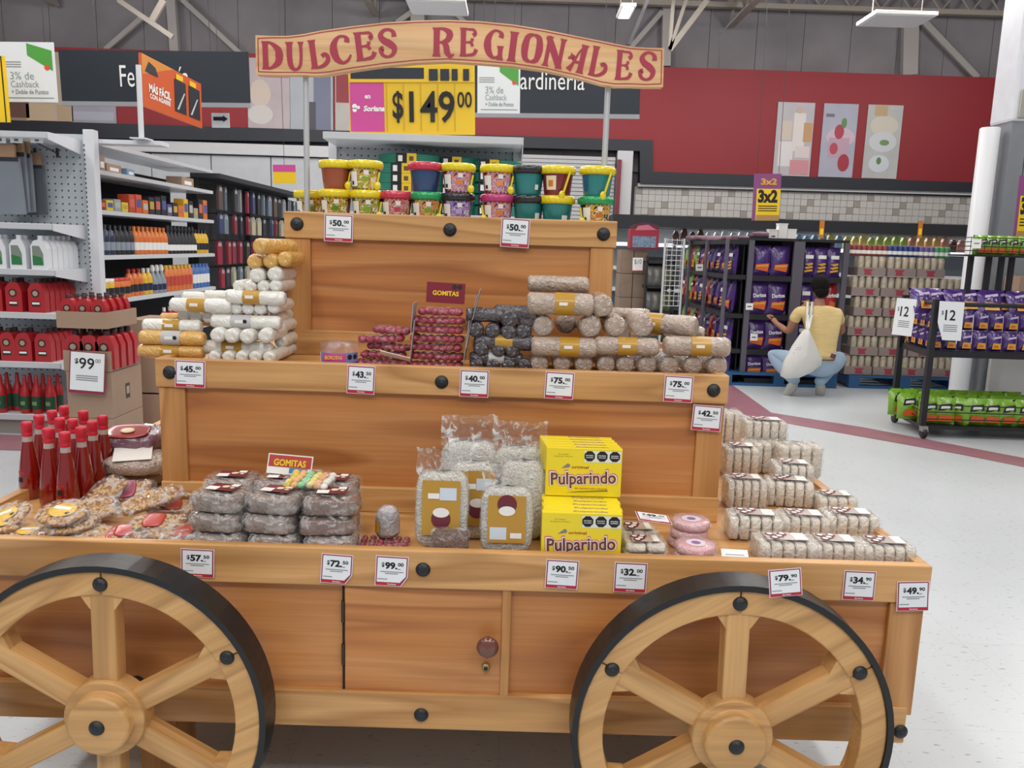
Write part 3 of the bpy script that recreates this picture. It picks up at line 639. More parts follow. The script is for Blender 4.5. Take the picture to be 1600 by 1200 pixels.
for i, (px, py) in enumerate([(318, 465), (352, 463), (384, 462)]): roll(px, py, 2.52, 'x', 9, RW_, '%s of three white rolls lying behind the burgundy-printed one' % ['leftmost', 'middle', 'rightmost'][i], .12)
for i, (px, py) in enumerate([(436, 512), (438, 534), (436, 552), (430, 497)]): roll(px, py, 2.50, 'y', 10, RW_, 'white roll tucked against the top box, %s from below' % ['second', 'third', 'lowest', 'topmost'][i] if 0 else 'white roll tucked against the top box, %s' % ['third from below', 'second from below', 'lowest', 'topmost'][i])
# tan rolls at right
TR = dict(m=RT)
def tan(o, px, py, rp, lab, L=.19, band=None, ang=0, D=2.37, bp=0): return roll(px, py, D, o, rp, RT, lab, L, band, ang, bp)
for i, (x, y) in enumerate(zip([843, 878, 912, 947, 977, 1011, 1046, 1083, 1121], [568, 568, 569, 570, 570, 571, 572, 571, 572])):
    tan('y', x, y, [15, 15, 15.5, 15, 15, 16, 16.5, 16, 17][i], 'tan cellophane roll in the bottom right layer, %s from the left' % ORD[i], .2)
tan('x', 881, 542, 15.5, 'long tan roll with gold band in the second layer, left', band=GOLD, L=.185, bp=.015)
tan('x', 979, 541, 14.5, 'long tan roll with gold band in the second layer, middle', band=GOLD, L=.18)
tan('x', 1088, 541, 15.5, 'long tan roll with gold band in the second layer, right', band=GOLD, L=.185, bp=.01)
for x, y, r, lab in [(848, 509, 18, 'tan roll end above the left long roll, beside the dark gap'), (922, 510, 18.5, 'tan roll end right of the dark gap'), (962, 510, 17.5, 'tan roll end in the third layer, centre'), (1003, 509, 19, 'big tan roll end with bright film in the third layer')]: tan('y', x, y, r, lab)
tan('x', 975, 490, 9, 'tan roll lying crosswise behind the third layer', D=2.52, L=.15)
tan('y', 885, 505, 17, 'dark shaded tan roll deep in the gap of the third layer', D=2.5, L=.1)
tan('x', 1046, 508, 17, 'slanted tan roll with gold band sliding to the right', L=.16, band=GOLD, ang=-.55, D=2.43, bp=-.04)
tan('x', 1078, 520, 11, 'short tan roll end slumping at the right of the slanted roll', L=.08, ang=-.3, D=2.46)
tan('x', 875, 475, 17.5, 'thick tan roll with gold band in the fourth layer', L=.185, band=GOLD, bp=.012)
tan('x', 872, 444, 13, 'uppermost tan roll in clear glossy film', L=.175, D=2.45)
tan('y', 941, 478, 18, 'tan roll end right of the thick gold-band roll')
# black rolls in the middle
for i, (o, px, py, rp, L, b, an) in enumerate([('y', 745, 570, 9, .14, None, 0), ('y', 770, 571, 9.5, .14, None, .1), ('y', 795, 572, 9, .14, None, 0), ('y', 820, 571, 9, .14, None, -.1), ('x', 775, 560, 8, .15, GB, .05), ('y', 752, 546, 9.5, .14, None, .1), ('y', 778, 548, 9, .14, None, -.2), ('y', 802, 548, 9.5, .14, None, .2),
   ('x', 788, 534, 10, .17, GOLD, -.06), ('y', 745, 515, 10, .14, None, .2), ('y', 769, 517, 10, .14, None, -.1), ('y', 795, 520, 10.5, .14, None, 0), ('y', 819, 518, 10, .14, None, .1), ('x', 762, 492, 9, .12, None, .1), ('y', 797, 498, 12, .14, None, .1), ('x', 806, 488, 9, .12, None, -.2), ('y', 822, 500, 10, .12, None, -.2)]):
    roll(px, py, 2.39 if o == 'x' else 2.37, o, rp*1.3, RB, 'dark fruit roll in grey film, %s of its pile from the bottom left' % ORD[i], L, b, an, group='dark fruit rolls in grey film', sticker=False)
# ---- clear tub
c = P(531, 549, 2.40)
t = thing('candy_tub', 'round clear plastic tub with pink and violet label on the middle tier', 'candy tub', (c.x, 2.40, ZD2+.0005))
hh = .072
MB().lathe([(.0, 0), (.052, 0), (.055, .004), (.055, hh-.012), (.057, hh-.01), (.057, hh), (.0, hh+.001)], 28, 0, caps=False).build('tub_wall', film('tub_plastic', .3, (.97, .93, .97), 8), t)
MB().lathe([(.0, .003), (.050, .003), (.050, .03), (.0, .032)], 20, 0, caps=False).build('candy_filling', mat('violet_sweets', '8a7aa8', .5, bump=1, bscale=90), t)
arcpatch(.0556, .0556, .018, .046, R(-95), R(80), 20).build('label', mat('tub_blue', '7c86c0', .4), t)
arcpatch(.0560, .0560, .021, .043, R(-45), R(30), 12).build('label_print', mat('tub_pink', 'd04a94', .4), t)
text('BORLITAS', .05, .011, YEL, t, (-.006, -.0585, .033), bold=.02)
for a in (42, 62):
    MB().lathe([(0, 0), (.008, 0)], 8, 0, axis='y', caps=False).build('warning_mark', BLACK, t, (.0566*math.sin(R(a)), -.0566*math.cos(R(a)), .034), (0, 0, R(a)))
arcpatch(.0562, .0562, .018, .046, R(-80), R(-58), 5).build('label_patch', mat('print_palepink', 'e8c8dc', .5), t)
# ---- crimson tamarind ball bags
BALL = mat('crimson_ball', '9a1c3e', .35, coat=.8, bump=.6, bscale=70, var=.15, vscale=25)
def ballbag(n, wd, dp, seed, rows=2, m=BALL, r=.0135):
    rnd = random.Random(seed); mb = MB()
    for j in range(rows):
        for i in range(n):
            mb.ball(((i+.5-n/2)*wd/n+rnd.uniform(-.002, .002), (j-(rows-1)/2)*dp/rows, r*.8+rnd.uniform(-.001, .002)), r*1.15, r*1.15, r*.85, 8, 6)
    return mb
def sweets_bag(loc, wd, n, label, rot=(0, 0, 0), group='crimson candy bags on the middle tier', m=BALL, r=.0125, rows=2, dp=.07, hang=.012, name='candy_bag', seed=None):
    seed = seed if seed is not None else int(abs(loc[0]*997+loc[2]*313)*100)
    t = thing(name, label, 'candy bag', loc, rot, group)
    tag(ballbag(n, wd, dp, seed, rows, m, r).build('sweets', m, t), kind='stuff')
    MB().pillow(wd+.02, dp+.018, r*2.1, 6, .08, seed, 3).build('bag_film', FILM3, t, (0, 0, -.001))
    return t
for i in range(7):
    c = P(682, 570-i*15.5, 2.40); w_ = [.15, .15, .148, .15, .148, .145, .12][i]
    sweets_bag((c.x+[0, .004, -.003, .003, .002, .006, .012][i], 2.41, ZD2+.002+i*.0265), w_, 7, 'crimson candy bag in the tall carded stack, %s from the bottom' % ORD[i])
    if i in (1, 3, 5, 6):
        pass
# header cards of that stack, seen edge on at both sides
CARD = mat('grey_card', '9a9296', .5); RC = mat('dark_red_card', '7c1428', .4)
cc = P(638, 540, 2.40)
for i, (px, y0, y1, lean) in enumerate([(640, 565, 500, .10), (642, 520, 474, .06), (724, 566, 500, .12), (728, 545, 478, .17), (732, 520, 462, .2), (738, 500, 452, .22)]):
    a = P(px, y0, 2.36); hgt = P(px, y1, 2.36).z-a.z
    t = tag(MB().box(-.0012, .0012, 0, .09, 0, hgt).build('header_card', CARD, None, (a.x, 2.36, a.z), (0, lean, 0)), ['grey header card standing edge on at the left foot of the crimson stack', 'grey header card standing edge on at the upper left of the crimson stack', 'lowest of the header cards fanned right of the crimson stack', 'second lowest of the header cards fanned right of the crimson stack', 'second highest of the header cards fanned right of the crimson stack', 'highest of the header cards fanned right of the crimson stack'][i], 'card', 'header cards of the crimson bags')
a, b = P(665, 468, 2.41), P(726, 443, 2.41)
t = thing('header_card', 'dark red printed header card lettered GOMITAS on top of the crimson stack', 'card', ((a.x+b.x)/2, 2.425, a.z), (-.12, .03, 0), 'header cards of the crimson bags')
wd, hg = b.x-a.x, b.z-a.z
MB().box(-wd/2, wd/2, 0, .0015, -.01, hg).build('card_sheet', RC, t)
text('GOMITAS', wd*.68, hg*.28, YEL, t, (0, -.001, hg*.38), bold=.03)
for s in (.22, .36): MB().lathe([(0, 0), (.0075, 0)], 8, 0, axis='y', caps=False).build('warning_mark', BLACK, t, (wd*s, -.001, hg*.78))
# loose pile left of it
for i, (px, z, wd, rz, ry) in enumerate([(590, 0, .11, .1, 0), (618, .0, .08, -.2, 0), (600, .024, .13, .05, .03), (606, .048, .12, -.1, .06), (596, .072, .13, .1, -.04), (612, .097, .10, -.05, .03)]):
    c = P(px, 560, 2.42); sweets_bag((c.x, 2.42+.01*(i % 2), ZD2+.002+z), wd, 6, 'crimson candy bag in the loose pile beside the tub, %s from the bottom' % ORD[i], (0, ry, rz))
a = P(618, 553, 2.36); MB().box(-.045, .045, 0, .03, 0, .0015).build('header_card', WRAP, None, (a.x, 2.35, a.z), (-.5, .22, 0))
tag(bpy.data.objects[[o.name for o in bpy.data.objects if o.name.startswith('header_card')][-1]], 'white header card poking out of the loose crimson pile', 'card')

# ================================================================== lower deck
SAUCE = mat('red_sauce', '84120c', .12, coat=1, spec=.6); GLASS = mat('bottle_neck_glass', 'b9a49c', .08, coat=1); CAPR = mat('red_cap', 'c42034', .4)
bot_m = MB().lathe([(.0, 0), (.027, 0), (.029, .004), (.029, .05), (.024, .09), (.0185, .125), (.0135, .152)], 20, 0, caps=False).mesh('sauce_glass', SAUCE)
neck_m = MB().lathe([(.0135, .152), (.0125, .163), (.0122, .178)], 16, 0, caps=False).mesh('neck', GLASS)
cap_m = MB().lathe([(.0135, .166), (.0140, .168), (.0138, .174), (.0125, .176), (.0145, .179), (.0145, .199), (.0125, .203), (.0, .204)], 20, 0, caps=False).mesh('cap', CAPR)
lab_m = arcpatch(.0295, .0262, .010, .075, R(-110), R(-40), 6).mesh('label', mat('sauce_label', 'b8202a', .4)); st_m = arcpatch(.0298, .0290, .048, .060, R(-75), R(-50), 4).mesh('warning_mark', BLACK)
wl_m = arcpatch(.0300, .0296, .012, .03, R(-70), R(-45), 4).mesh('label_patch', mat('print_cream', 'e8d8a0', .5))
BT = [(49, 777, 'front left end of the cluster'), (82, 790, 'second from the left in the front row'), (108, 798, 'nearest to the viewer'), (133, 787, 'right of the nearest one'), (68, 762, 'behind the front left one'), (100, 768, 'in the second row, second from the left'), (88, 752, 'in the third row at left'), (120, 770, 'in the middle of the cluster'), (150, 774, 'in the second row at right'), (166, 762, 'right end of the cluster'), (136, 752, 'at the back, second from the right'), (106, 742, 'farthest back of the cluster')]
for i, (px, py, lab) in enumerate(BT):
    c = G(px, py, ZD); t = thing('sauce_bottle', 'red chili sauce bottle with red cap, '+lab, 'sauce bottle', c, (0, 0, random.Random(i).uniform(-.3, .9)), 'red sauce bottles at the left of the cart')
    t.scale = (1.05, 1.05, 1.13)
    put('sauce_glass', bot_m, t); put('neck', neck_m, t); put('cap', cap_m, t); put('label', lab_m, t); put('warning_mark', st_m, t); put('label_patch', wl_m, t)
# nut brittle
NUT = mat('peanut_brittle', 'c69a5e', .35, coat=.5, var=.25, vscale=60); CARA = mat('caramel', '9a6430', .3, coat=.7)
def nuts(w_, d_, n, seed, disc=False, h=.012):
    rnd = random.Random(seed); mb = MB()
    for _ in range(n):
        while True:
            x, y = rnd.uniform(-.5, .5), rnd.uniform(-.5, .5)
            if not disc or x*x+y*y < .235: break
        T = Matrix.Translation((x*w_, y*d_, h)) @ Euler((rnd.uniform(-.4, .4), rnd.uniform(-.4, .4), rnd.uniform(0, 6))).to_matrix().to_4x4()
        mb.ball((0, 0, 0), .0085, .0052, .0045, 6, 4, 0, T)
    return mb
ddisc = MB().lathe([(0, 0), (.050, 0), (.058, .004), (.058, .010), (.05, .0135), (0, .014)], 24, 0, caps=False, wob=lambda a, z, j: 1+.04*math.sin(5*a+1)).mesh('caramel_disc', CARA)
dn = nuts(.12, .12, 120, 3, True).mesh('nuts', NUT); dnside = None
dl = MB().lathe([(0, .0192), (.032, .0190), (.033, .018)], 24, 0, caps=False).mesh('label', mat('yellow_label', 'e8b81e', .4))
dl2 = MB().box(-.026, .018, .0, .014, .0194, .0198).mesh('label_patch', WRAP)
df = MB().lathe([(0, -.001), (.063, .0), (.068, .008), (.061, .017), (.03, .0215), (0, .0215)], 18, 0, caps=False, wob=lambda a, z, j: 1+.05*math.sin(9*a+j*2)).mesh('bag_film', FILM)
def disc(px, py, Z, rot, lab):
    c = G(px, py, ZD+Z); c.y = max(c.y, D1+.1); t = thing('peanut_brittle_disc', lab, 'brittle', c, rot, 'round peanut brittles at the left front')
    put('caramel_disc', ddisc, t); tag(put('nuts', dn, t), kind='stuff'); put('label', dl, t); put('label_patch', dl2, t); put('bag_film', df, t)
    MB().lathe([(0, .0200), (.006, .0200)], 8, 0, caps=False).build('warning_mark', BLACK, t, (.02, -.014, 0))
disc(20, 856, .004, (.0, .0, .2), 'round peanut brittle with yellow label flat at the lower left corner')
disc(62, 858, .006, (.15, .05, 1), 'round peanut brittle mostly hidden under the others')
disc(110, 850, .008, (-.12, .1, 2), 'round peanut brittle lying under the top brittle, close to the front rail')
disc(98, 832, .035, (.1, -.1, .6), 'round peanut brittle second from the top')
disc(12, 812, .028, (.25, -.35, .4), 'tilted round peanut brittle leaning at the left rail')
disc(80, 818, .062, (.22, .05, -.1), 'topmost round peanut brittle with big yellow label')
disc(-30, 838, .02, (.1, .1, 1.4), 'round peanut brittle cut off by the left picture edge')
LRED = mat('red_packet_print', 'b93a34', .35, coat=.5); LPUR = mat('purple_packet_print', '9a3a56', .35, coat=.4)
def bar(px, py, Z, w_, d_, rot, lab, lcol=LRED, lpos=0.28, big=True):
    c = G(px, py, ZD+Z); c.y = max(c.y, D1+.045+d_/2); t = thing('peanut_bar', lab, 'peanut bar', c, rot, 'peanut bars at the left front')
    MB().pillow(w_, d_, .014, 6, .04, int(px), 5).build('caramel_slab', CARA, t)
    tag(nuts(w_*.92, d_*.92, int(70*w_*d_/.0072), int(px+py), h=.0135).build('nuts', NUT, t), kind='stuff')
    MB().pillow(w_+.03, d_+.014, .02, 6, .05, int(py), 4).build('bag_film', FILM, t, (0, 0, -.001))
    if lcol: MB().pillow(w_*.4, d_*1.04, .004, 5, .06, int(px+5), 4).build('label', lcol, t, (w_*lpos, 0, .0175))
    return t
bar(165, 776, .04, .075, .13, (.5, .1, -.35), 'upright peanut bar leaning behind the sauce bottles', None)
bar(152, 800, .03, .09, .09, (.3, -.1, .5), 'peanut bar right behind the bottles, low', None)
bar(200, 772, .035, .13, .08, (.35, -.12, .3), 'peanut bar with purple label under the topmost bar', LPUR, 0)
bar(236, 786, .058, .15, .065, (.3, -.28, .42), 'tilted long peanut bar on top of the heap', None)
bar(290, 772, .03, .13, .07, (.1, .1, .2), 'peanut bar with red wrapper near the front panel', LRED, -.2)
bar(298, 745+20, .02, .13, .07, (.1, 0, -.2), 'peanut bar with red print against the middle box panel', LRED, -.1)
bar(215, 838, .012, .12, .07, (.1, .05, .3), 'peanut bar with red wrapper by the front rail', LRED, -.25)
bar(160, 842, .012, .11, .07, (.15, .1, .1), 'peanut bar with warning stamp left of the red wrapper', LRED, .3)
bar(250, 822, .03, .13, .07, (.15, 0, .12), 'peanut bar in the middle of the heap with crumpled red print', LRED, -.1)
bar(268, 838, .018, .12, .07, (.1, .02, -.1), 'peanut bar with round stamp beside the grey blocks', LRED, .3)
bar(268, 797, .028, .13, .07, (.1, .1, .35), 'peanut bar half covered by the tilted long bar', LRED, .0)
bar(150, 862, .004, .1, .06, (.05, 0, .4), 'red-wrapped peanut bar lowest by the front rail', LRED, 0)
c = G(235, 862, ZD+.012); c.y = D1+.075; t = thing('candy_bag', 'flat empty-looking clear bag lying along the front rail left of the grey blocks', 'candy bag', c, (0, 0, .05))
MB().pillow(.2, .06, .028, 7, .12, 5, 3).build('bag_film', FILM2, t)
# bags behind the bottles at the left side of the middle box
PURB = mat('purple_brown_bag', '7c5a68', .3, coat=.9, bump=1, bscale=25, var=.35, vscale=14)
for px, py, Z, w_, d_, h_, lab, pr in [(212, 700, .10, .2, .17, .07, 'plump bag with round red print on top of the pile left of the middle box', 1), (215, 735, .05, .2, .16, .06, 'grainy bag under a white card left of the middle box', 2), (214, 752, .0, .2, .16, .05, 'lowest bag of the pile left of the middle box', 0)]:
    c = G(px, py, ZD+Z); t = thing('candy_bag', lab, 'candy bag', (c.x, c.y, ZD+Z), (.1, .0, .2))
    MB().pillow(w_, d_, h_, 9, .07, int(py), 3).build('bag_skin', PURB if pr == 1 else RT, t)
    if pr == 1:
        MB().pillow(.13, .1, .006, 6, .03, 3, 3).build('label', mat('red_bag_print', '9c2c2c', .3, coat=.8), t, (-.01, -.03, h_-.004), (.15, 0, 0))
        MB().pillow(.045, .035, .006, 5, .0, 3, 2).build('label_print', mat('cream_print', 'e6d2b0', .4), t, (-.01, -.04, h_+.001), (.15, 0, 0))
    if pr == 2: MB().box(-.06, .05, -.045, .045, 0, .001).build('white_card', WRAP, t, (.0, -.02, h_+.004), (.15, 0, .15))
# grey blocks of sweets in film
BLK = mat('grey_sweet_block', '93847c', .28, coat=1, bump=1, bscale=48, var=.3, vscale=28)
BLKD = mat('brown_sweet_block', '7c6258', .25, coat=1, bump=.8, bscale=60, var=.2, vscale=20)
blk = [MB().pillow(.118, .11, .046, 9, .06, s_, 7).mesh('sweet_block', BLK) for s_ in range(4)]
blkd = MB().pillow(.135, .10, .042, 9, .012, 2, 8).mesh('sweet_block', BLKD)
blkf = MB().pillow(.14, .12, .052, 8, .08, 8, 5).mesh('bag_film', FILM)
def block(px, py, Z, rz, lab, dark=False, label=True, i=0, D=None):
    c = G(px, py, ZD+Z) if D is None else Vector((P(px, py, D).x, D, ZD+Z)); t = thing('sweet_block', lab, 'sweet block', (c.x, c.y, ZD+Z), (0, 0, rz), 'film-wrapped sweet blocks by the front rail')
    put('sweet_bar', blkd if dark else blk[i % 4], t); put('bag_film', blkf, t, (0, 0, -.001))
    if label:
        z = .0535
        MB().box(-.036, .038, -.026, .030, 0, .0007).build('label', mat('label_burgundy', '6d2834', .4), t, (0, 0, z))
        MB().box(-.036, -.006, -.026, .0, 0, .0007).build('label_patch', WRAP, t, (0, 0, z+.0008)); MB().box(.014, .034, .010, .028, 0, .0007).build('label_patch', WRAP, t, (0, 0, z+.0008))
        MB().lathe([(0, 0), (.010, 0)], 10, 0, caps=False).build('label_print', mat('cream_print', ''), t, (.006, .004, z+.0016))
        MB().lathe([(0, 0), (.006, 0)], 10, 0, caps=False).build('label_print', mat('cream_print', ''), t, (.026, -.002, z+.0016))
    return t
k = 0
for ci, (x, nm) in enumerate([(326, 'left'), (418, 'middle'), (512, 'right')]):
    for l in range(3):
        dark = ci == 2 and l >= 1
        block(x+(4, -4, 3)[l]*(1 if ci else .5), 0, .049*l+.001, [.0, -.12, -.2][l]+(.25 if ci == 2 and l else 0), 'film-wrapped sweet block in the %s front stack, %s' % (nm, ['bottom', 'middle', 'top'][l]), dark, l == 2, k, D=2.0+.006*l); k += 1
    for l in range(3):
        block(x+18+(ci*-6), 0, .049*l+.001, .05-.06*ci, 'film-wrapped sweet block in the %s rear stack, %s' % (nm, ['bottom', 'middle', 'top'][l]), ci == 2 and l == 1, l == 2, k, D=2.135); k += 1
# gummy bag with header card on them
c = P(484, 757, 2.06); t = thing('gummy_bag', 'bag of yellow, green and orange gummies with printed card lying on the grey blocks', 'gummy bag', (c.x, 2.06, ZD+.153), (.15, 0, -.12))
gc = ['e2c84a', 'e8b070', '8ccf9a', 'e6d878', 'e0a060', 'e9e2d6']; rnd = random.Random(4)
for k in range(30):
    MB().ball((0, 0, 0), .0105, .0105, .009, 8, 6).build('gummy', mat('gummy_'+gc[k % 6], gc[k % 6], .5, bump=.3, bscale=200), t, (-.048+.0195*(k % 6)+rnd.uniform(-.003, .003), -.03+.017*(k//6), .008+rnd.uniform(0, .006)))
MB().pillow(.13, .10, .026, 7, .08, 2, 3).build('bag_film', FILM, t, (0, .003, 0))
a, b = P(414, 740, 2.12), P(484, 714, 2.12)
hc = thing('header_card', 'red and yellow header card lettered GOMITAS leaning over the grey blocks', 'card', ((a.x+b.x)/2, 2.13, a.z-.004), (-.35, .06, 0))
wd, hg = b.x-a.x, b.z-a.z+.004
MB().box(-wd/2, wd/2, 0, .0015, 0, hg).build('card_sheet', WRAP, hc)
MB().box(-wd/2+.003, wd/2-.003, -.0004, .0, hg*.35, hg-.003).build('card_print', mat('card_red', 'b23c34', .4), hc)
MB().box(0, wd/2-.012, -.0006, .0, .004, hg*.34).build('card_print', mat('card_blue', '3a86b0', .4), hc)
text('GOMITAS', wd*.72, hg*.34, YEL, hc, (.0, -.0012, hg*.58), bold=.03)
# jar like packet and crimson packet
c = G(603, 852, ZD); t = thing('wrapped_jar', 'small film-wrapped jar-shaped packet with yellow side label left of the white bags', 'packet', (c.x, c.y+.03, ZD+.018))
MB().lathe([(.0, 0), (.028, 0), (.032, .01), (.031, .05), (.026, .07), (.012, .08), (0, .081)], 20, 0, caps=False, wob=lambda a, z, j: 1+.04*math.sin(7*a+j)).build('wrapper', mat('grey_white_wrap', 'b4b0b2', .25, coat=1, bump=1, bscale=50, var=.3, vscale=30), t)
arcpatch(.0335, .0335, .014, .045, R(-75), R(-30), 5).build('label', GOLD, t)
c = G(598, 858, ZD); sweets_bag((c.x, c.y+.035, ZD+.0005), .13, 6, 'flat crimson candy bag under the wrapped jar', group='crimson candy bags on the lower tier', r=.008, rows=3)
# tall bags of white puffed grain
AM = mat('puffed_grain', 'dcd6cb', .45, coat=.5, bump=1, bscale=170, var=.18, vscale=150)
def tallbag(px, ytop, ybot, D, wpx, lab, label=True, lean=-.12, lpx=0, dpt=.055):
    b_ = P(px, ybot, D); tp_ = P(px, ytop, D); hg = tp_.z-b_.z; wd = wpx/F*D
    t = thing('grain_bag', lab, 'grain bag', (b_.x, D+dpt/2, max(ZD+.001, b_.z)), (lean, 0, 0), 'clear bags of white puffed grain')
    fill = hg*.76
    MB().pillow(wd, dpt, fill, 10, .035, int(px), 5).build('puffed_grain', AM, t)
    nb = MB(); rnd = random.Random(int(px)); vs = []; n_ = 12   # open crumpled top of the bag
    for j in range(5):
        for i in range(n_+1): vs.append((-wd*.5+wd*i/n_+rnd.uniform(-.003, .003), rnd.uniform(-.008, .008)*(1+j*.3), fill*.93+(hg-fill*.93)*j/4+rnd.uniform(-.004, .004)))
    nb.add(vs, [(j*(n_+1)+i, j*(n_+1)+i+1, (j+1)*(n_+1)+i+1, (j+1)*(n_+1)+i) for j in range(4) for i in range(n_)], 0, True)
    nb.build('bag_top', FILM2, t)
    MB().pillow(wd+.006, dpt+.008, fill+.006, 8, .04, int(px+3), 4).build('bag_film', FILM, t, (0, 0, -.001))
    if label:
        lw_, y_ = wd*.72, -dpt/2-.0062; z0 = fill*.2; z1 = fill*.92
        MB().box(-lw_/2, lw_/2, 0, .001, z0, z1).build('label', GOLD, t, (lpx, y_, 0))
        MB().lathe([(0, 0), (lw_*.26, 0)], 14, 0, axis='y', caps=False).build('label_print', BUR, t, (lpx, y_-.0008, z0+(z1-z0)*(.3 if label == 1 else .82)))
        MB().lathe([(0, 0), (lw_*.22, 0)], 14, 0, axis='y', caps=False).build('label_print', WRAP, t, (lpx, y_-.0014, z0+(z1-z0)*(.42 if label == 1 else .68)), (0, 0, 0), (1, 1, .6))
        MB().rect(-lw_*.22, lw_*.22, -.016, .016).build('sticker', mat('pale_blue_print', 'cfd8e2', .5), t, (lpx+(lw_*.18 if label == 1 else -lw_*.22), y_-.001, z0+(z1-z0)*(.76 if label == 1 else .2)))
        MB().rect(-lw_*.15, lw_*.15, -.007, .007).build('sticker', WRAP, t, (lpx-(lw_*.2 if label == 1 else -lw_*.25), y_-.0012, z0+(z1-z0)*(.72 if label == 1 else .16)))
    return t
tallbag(730, 662, 832, 2.20, 92, 'white grain bag at the back left of its group', False, -.03)
tallbag(808, 672, 836, 2.19, 88, 'white grain bag at the back right of its group', False, -.03)
tallbag(735, 690, 845, 2.09, 80, 'white grain bag in the middle with only the edge of its gold label visible', 1, -.05, .016)
tallbag(815, 690, 848, 2.10, 76, 'white grain bag standing behind the right gold-label one', False, -.05)
tallbag(688, 706, 860, 1.98, 86, 'front white grain bag with gold label, left, dented towards the brown cube packet', 1, -.06)
tallbag(790, 735, 868, 1.97, 86, 'front white grain bag with gold label and round red emblem above, right', 2, -.04)
c = G(703, 872, ZD); t = thing('brown_grain_packet', 'small square packet of brown grains in front of the left white bag', 'packet', (P(703, 860, 1.962).x, 1.962, ZD+.001))
MB().pillow(.092, .022, .072, 8, .02, 4, 9).build('brown_grains', mat('brown_grains', '8a6a5c', .4, bump=1, bscale=260, var=.4, vscale=220), t)
MB().pillow(.098, .026, .080, 7, .05, 4, 7).build('bag_film', FILM, t, (0, 0, -.001))
# yellow boxes
YB = mat('yellow_carton', 'f0d81c', .38, coat=.3); BRN = mat('brown_lettering', '6b3a36', .5); PK = mat('pink_outline', 'd8638c', .5)
bw, bh, bdp = .200, .130, .026
ybx = MB().box(-bw/2, bw/2, 0, bdp, 0, bh).mesh('carton', YB)
oct_ = [(math.cos(R(22.5+45*i)), math.sin(R(22.5+45*i))) for i in range(8)]
def ybox(x, y, z, lab, front, lean=-.05, rz=0):
    t = thing('candy_carton', lab, 'candy carton', (x, y, z), (lean, 0, rz), 'yellow candy cartons standing in two tiers')
    put('carton', ybx, t, bevel=.0015)
    text('Pulparindo', .085, .012, mat('violet_print', '8a6a9a', .5), t, (.022, bdp/2, bh+.0006), (R(-90), 0, 0), bold=.02)
    if front:
        text('Pulparindo', .182, .054, PK, t, (.0, -.0006, .046), (0, -.05, 0), bold=.07)
        text('Pulparindo', .178, .050, WHITE, t, (.0, -.0010, .045), (0, -.05, 0), bold=.05)
        text('Pulparindo', .172, .044, BRN, t, (.0, -.0014, .045), (0, -.05, 0), bold=.02)
        text('original', .045, .010, mat('red_lettering', 'b23a28', .5), t, (-.01, -.0008, .078), bold=.02)
        MB().flat([(-.060, .075), (-.038, .078), (-.036, .084), (-.042, .089)], -.0008).build('label_print', mat('grey_violet_print', '8a7c86', .5), t)
        MB().flat([(-.045, .0095), (.065, .015), (.065, .0195), (-.02, .0135)], -.0008).build('label_print', mat('olive_print', '8c8428', .5), t)
        text('de tamarindo natural', .085, .005, mat('red_lettering', ''), t, (.02, -.0008, .0225))
        MB().rect(.0, .097, .093, .124, -.0006).build('label_patch', mat('pale_print', 'e6e6d8', .5), t)
        for i in range(3):
            cx = .014+i*.033
            MB().flat([(cx+q[0]*.0148, .1095+q[1]*.0148) for q in oct_], -.001).build('warning_octagon', BLACK, t)
            text('EXCESO', .019, .0032, WHITE, t, (cx, -.0016, .1115), bold=.02)
            text(['CALORÍAS', 'AZÚCARES', 'SODIO'][i], .019, .0034, WHITE, t, (cx, -.0016, .1065), bold=.02)
        text('El original', .026, .004, mat('olive_print', ''), t, (-.055, -.0008, .113)); text('de Jalisco, México', .05, .004, mat('olive_print', ''), t, (-.055, -.0008, .107))
xb = P(908, 850, 1.955).x
for i in range(9): ybox(xb+(.0, .004, .002, .006, .003, .005, .002, .004, .003)[i], 1.955+i*.0285, ZD+.001, ORD[i]+' yellow candy carton from the front in the lower tier', i == 0, 0)
xb = P(912, 740, 2.09).x
for i in range(5): ybox(xb+(.0, -.003, -.006, -.010, -.014)[i], 2.09+i*.0285, ZD+.133, ORD[i]+' yellow candy carton from the front in the upper tier', i == 0, -.02)
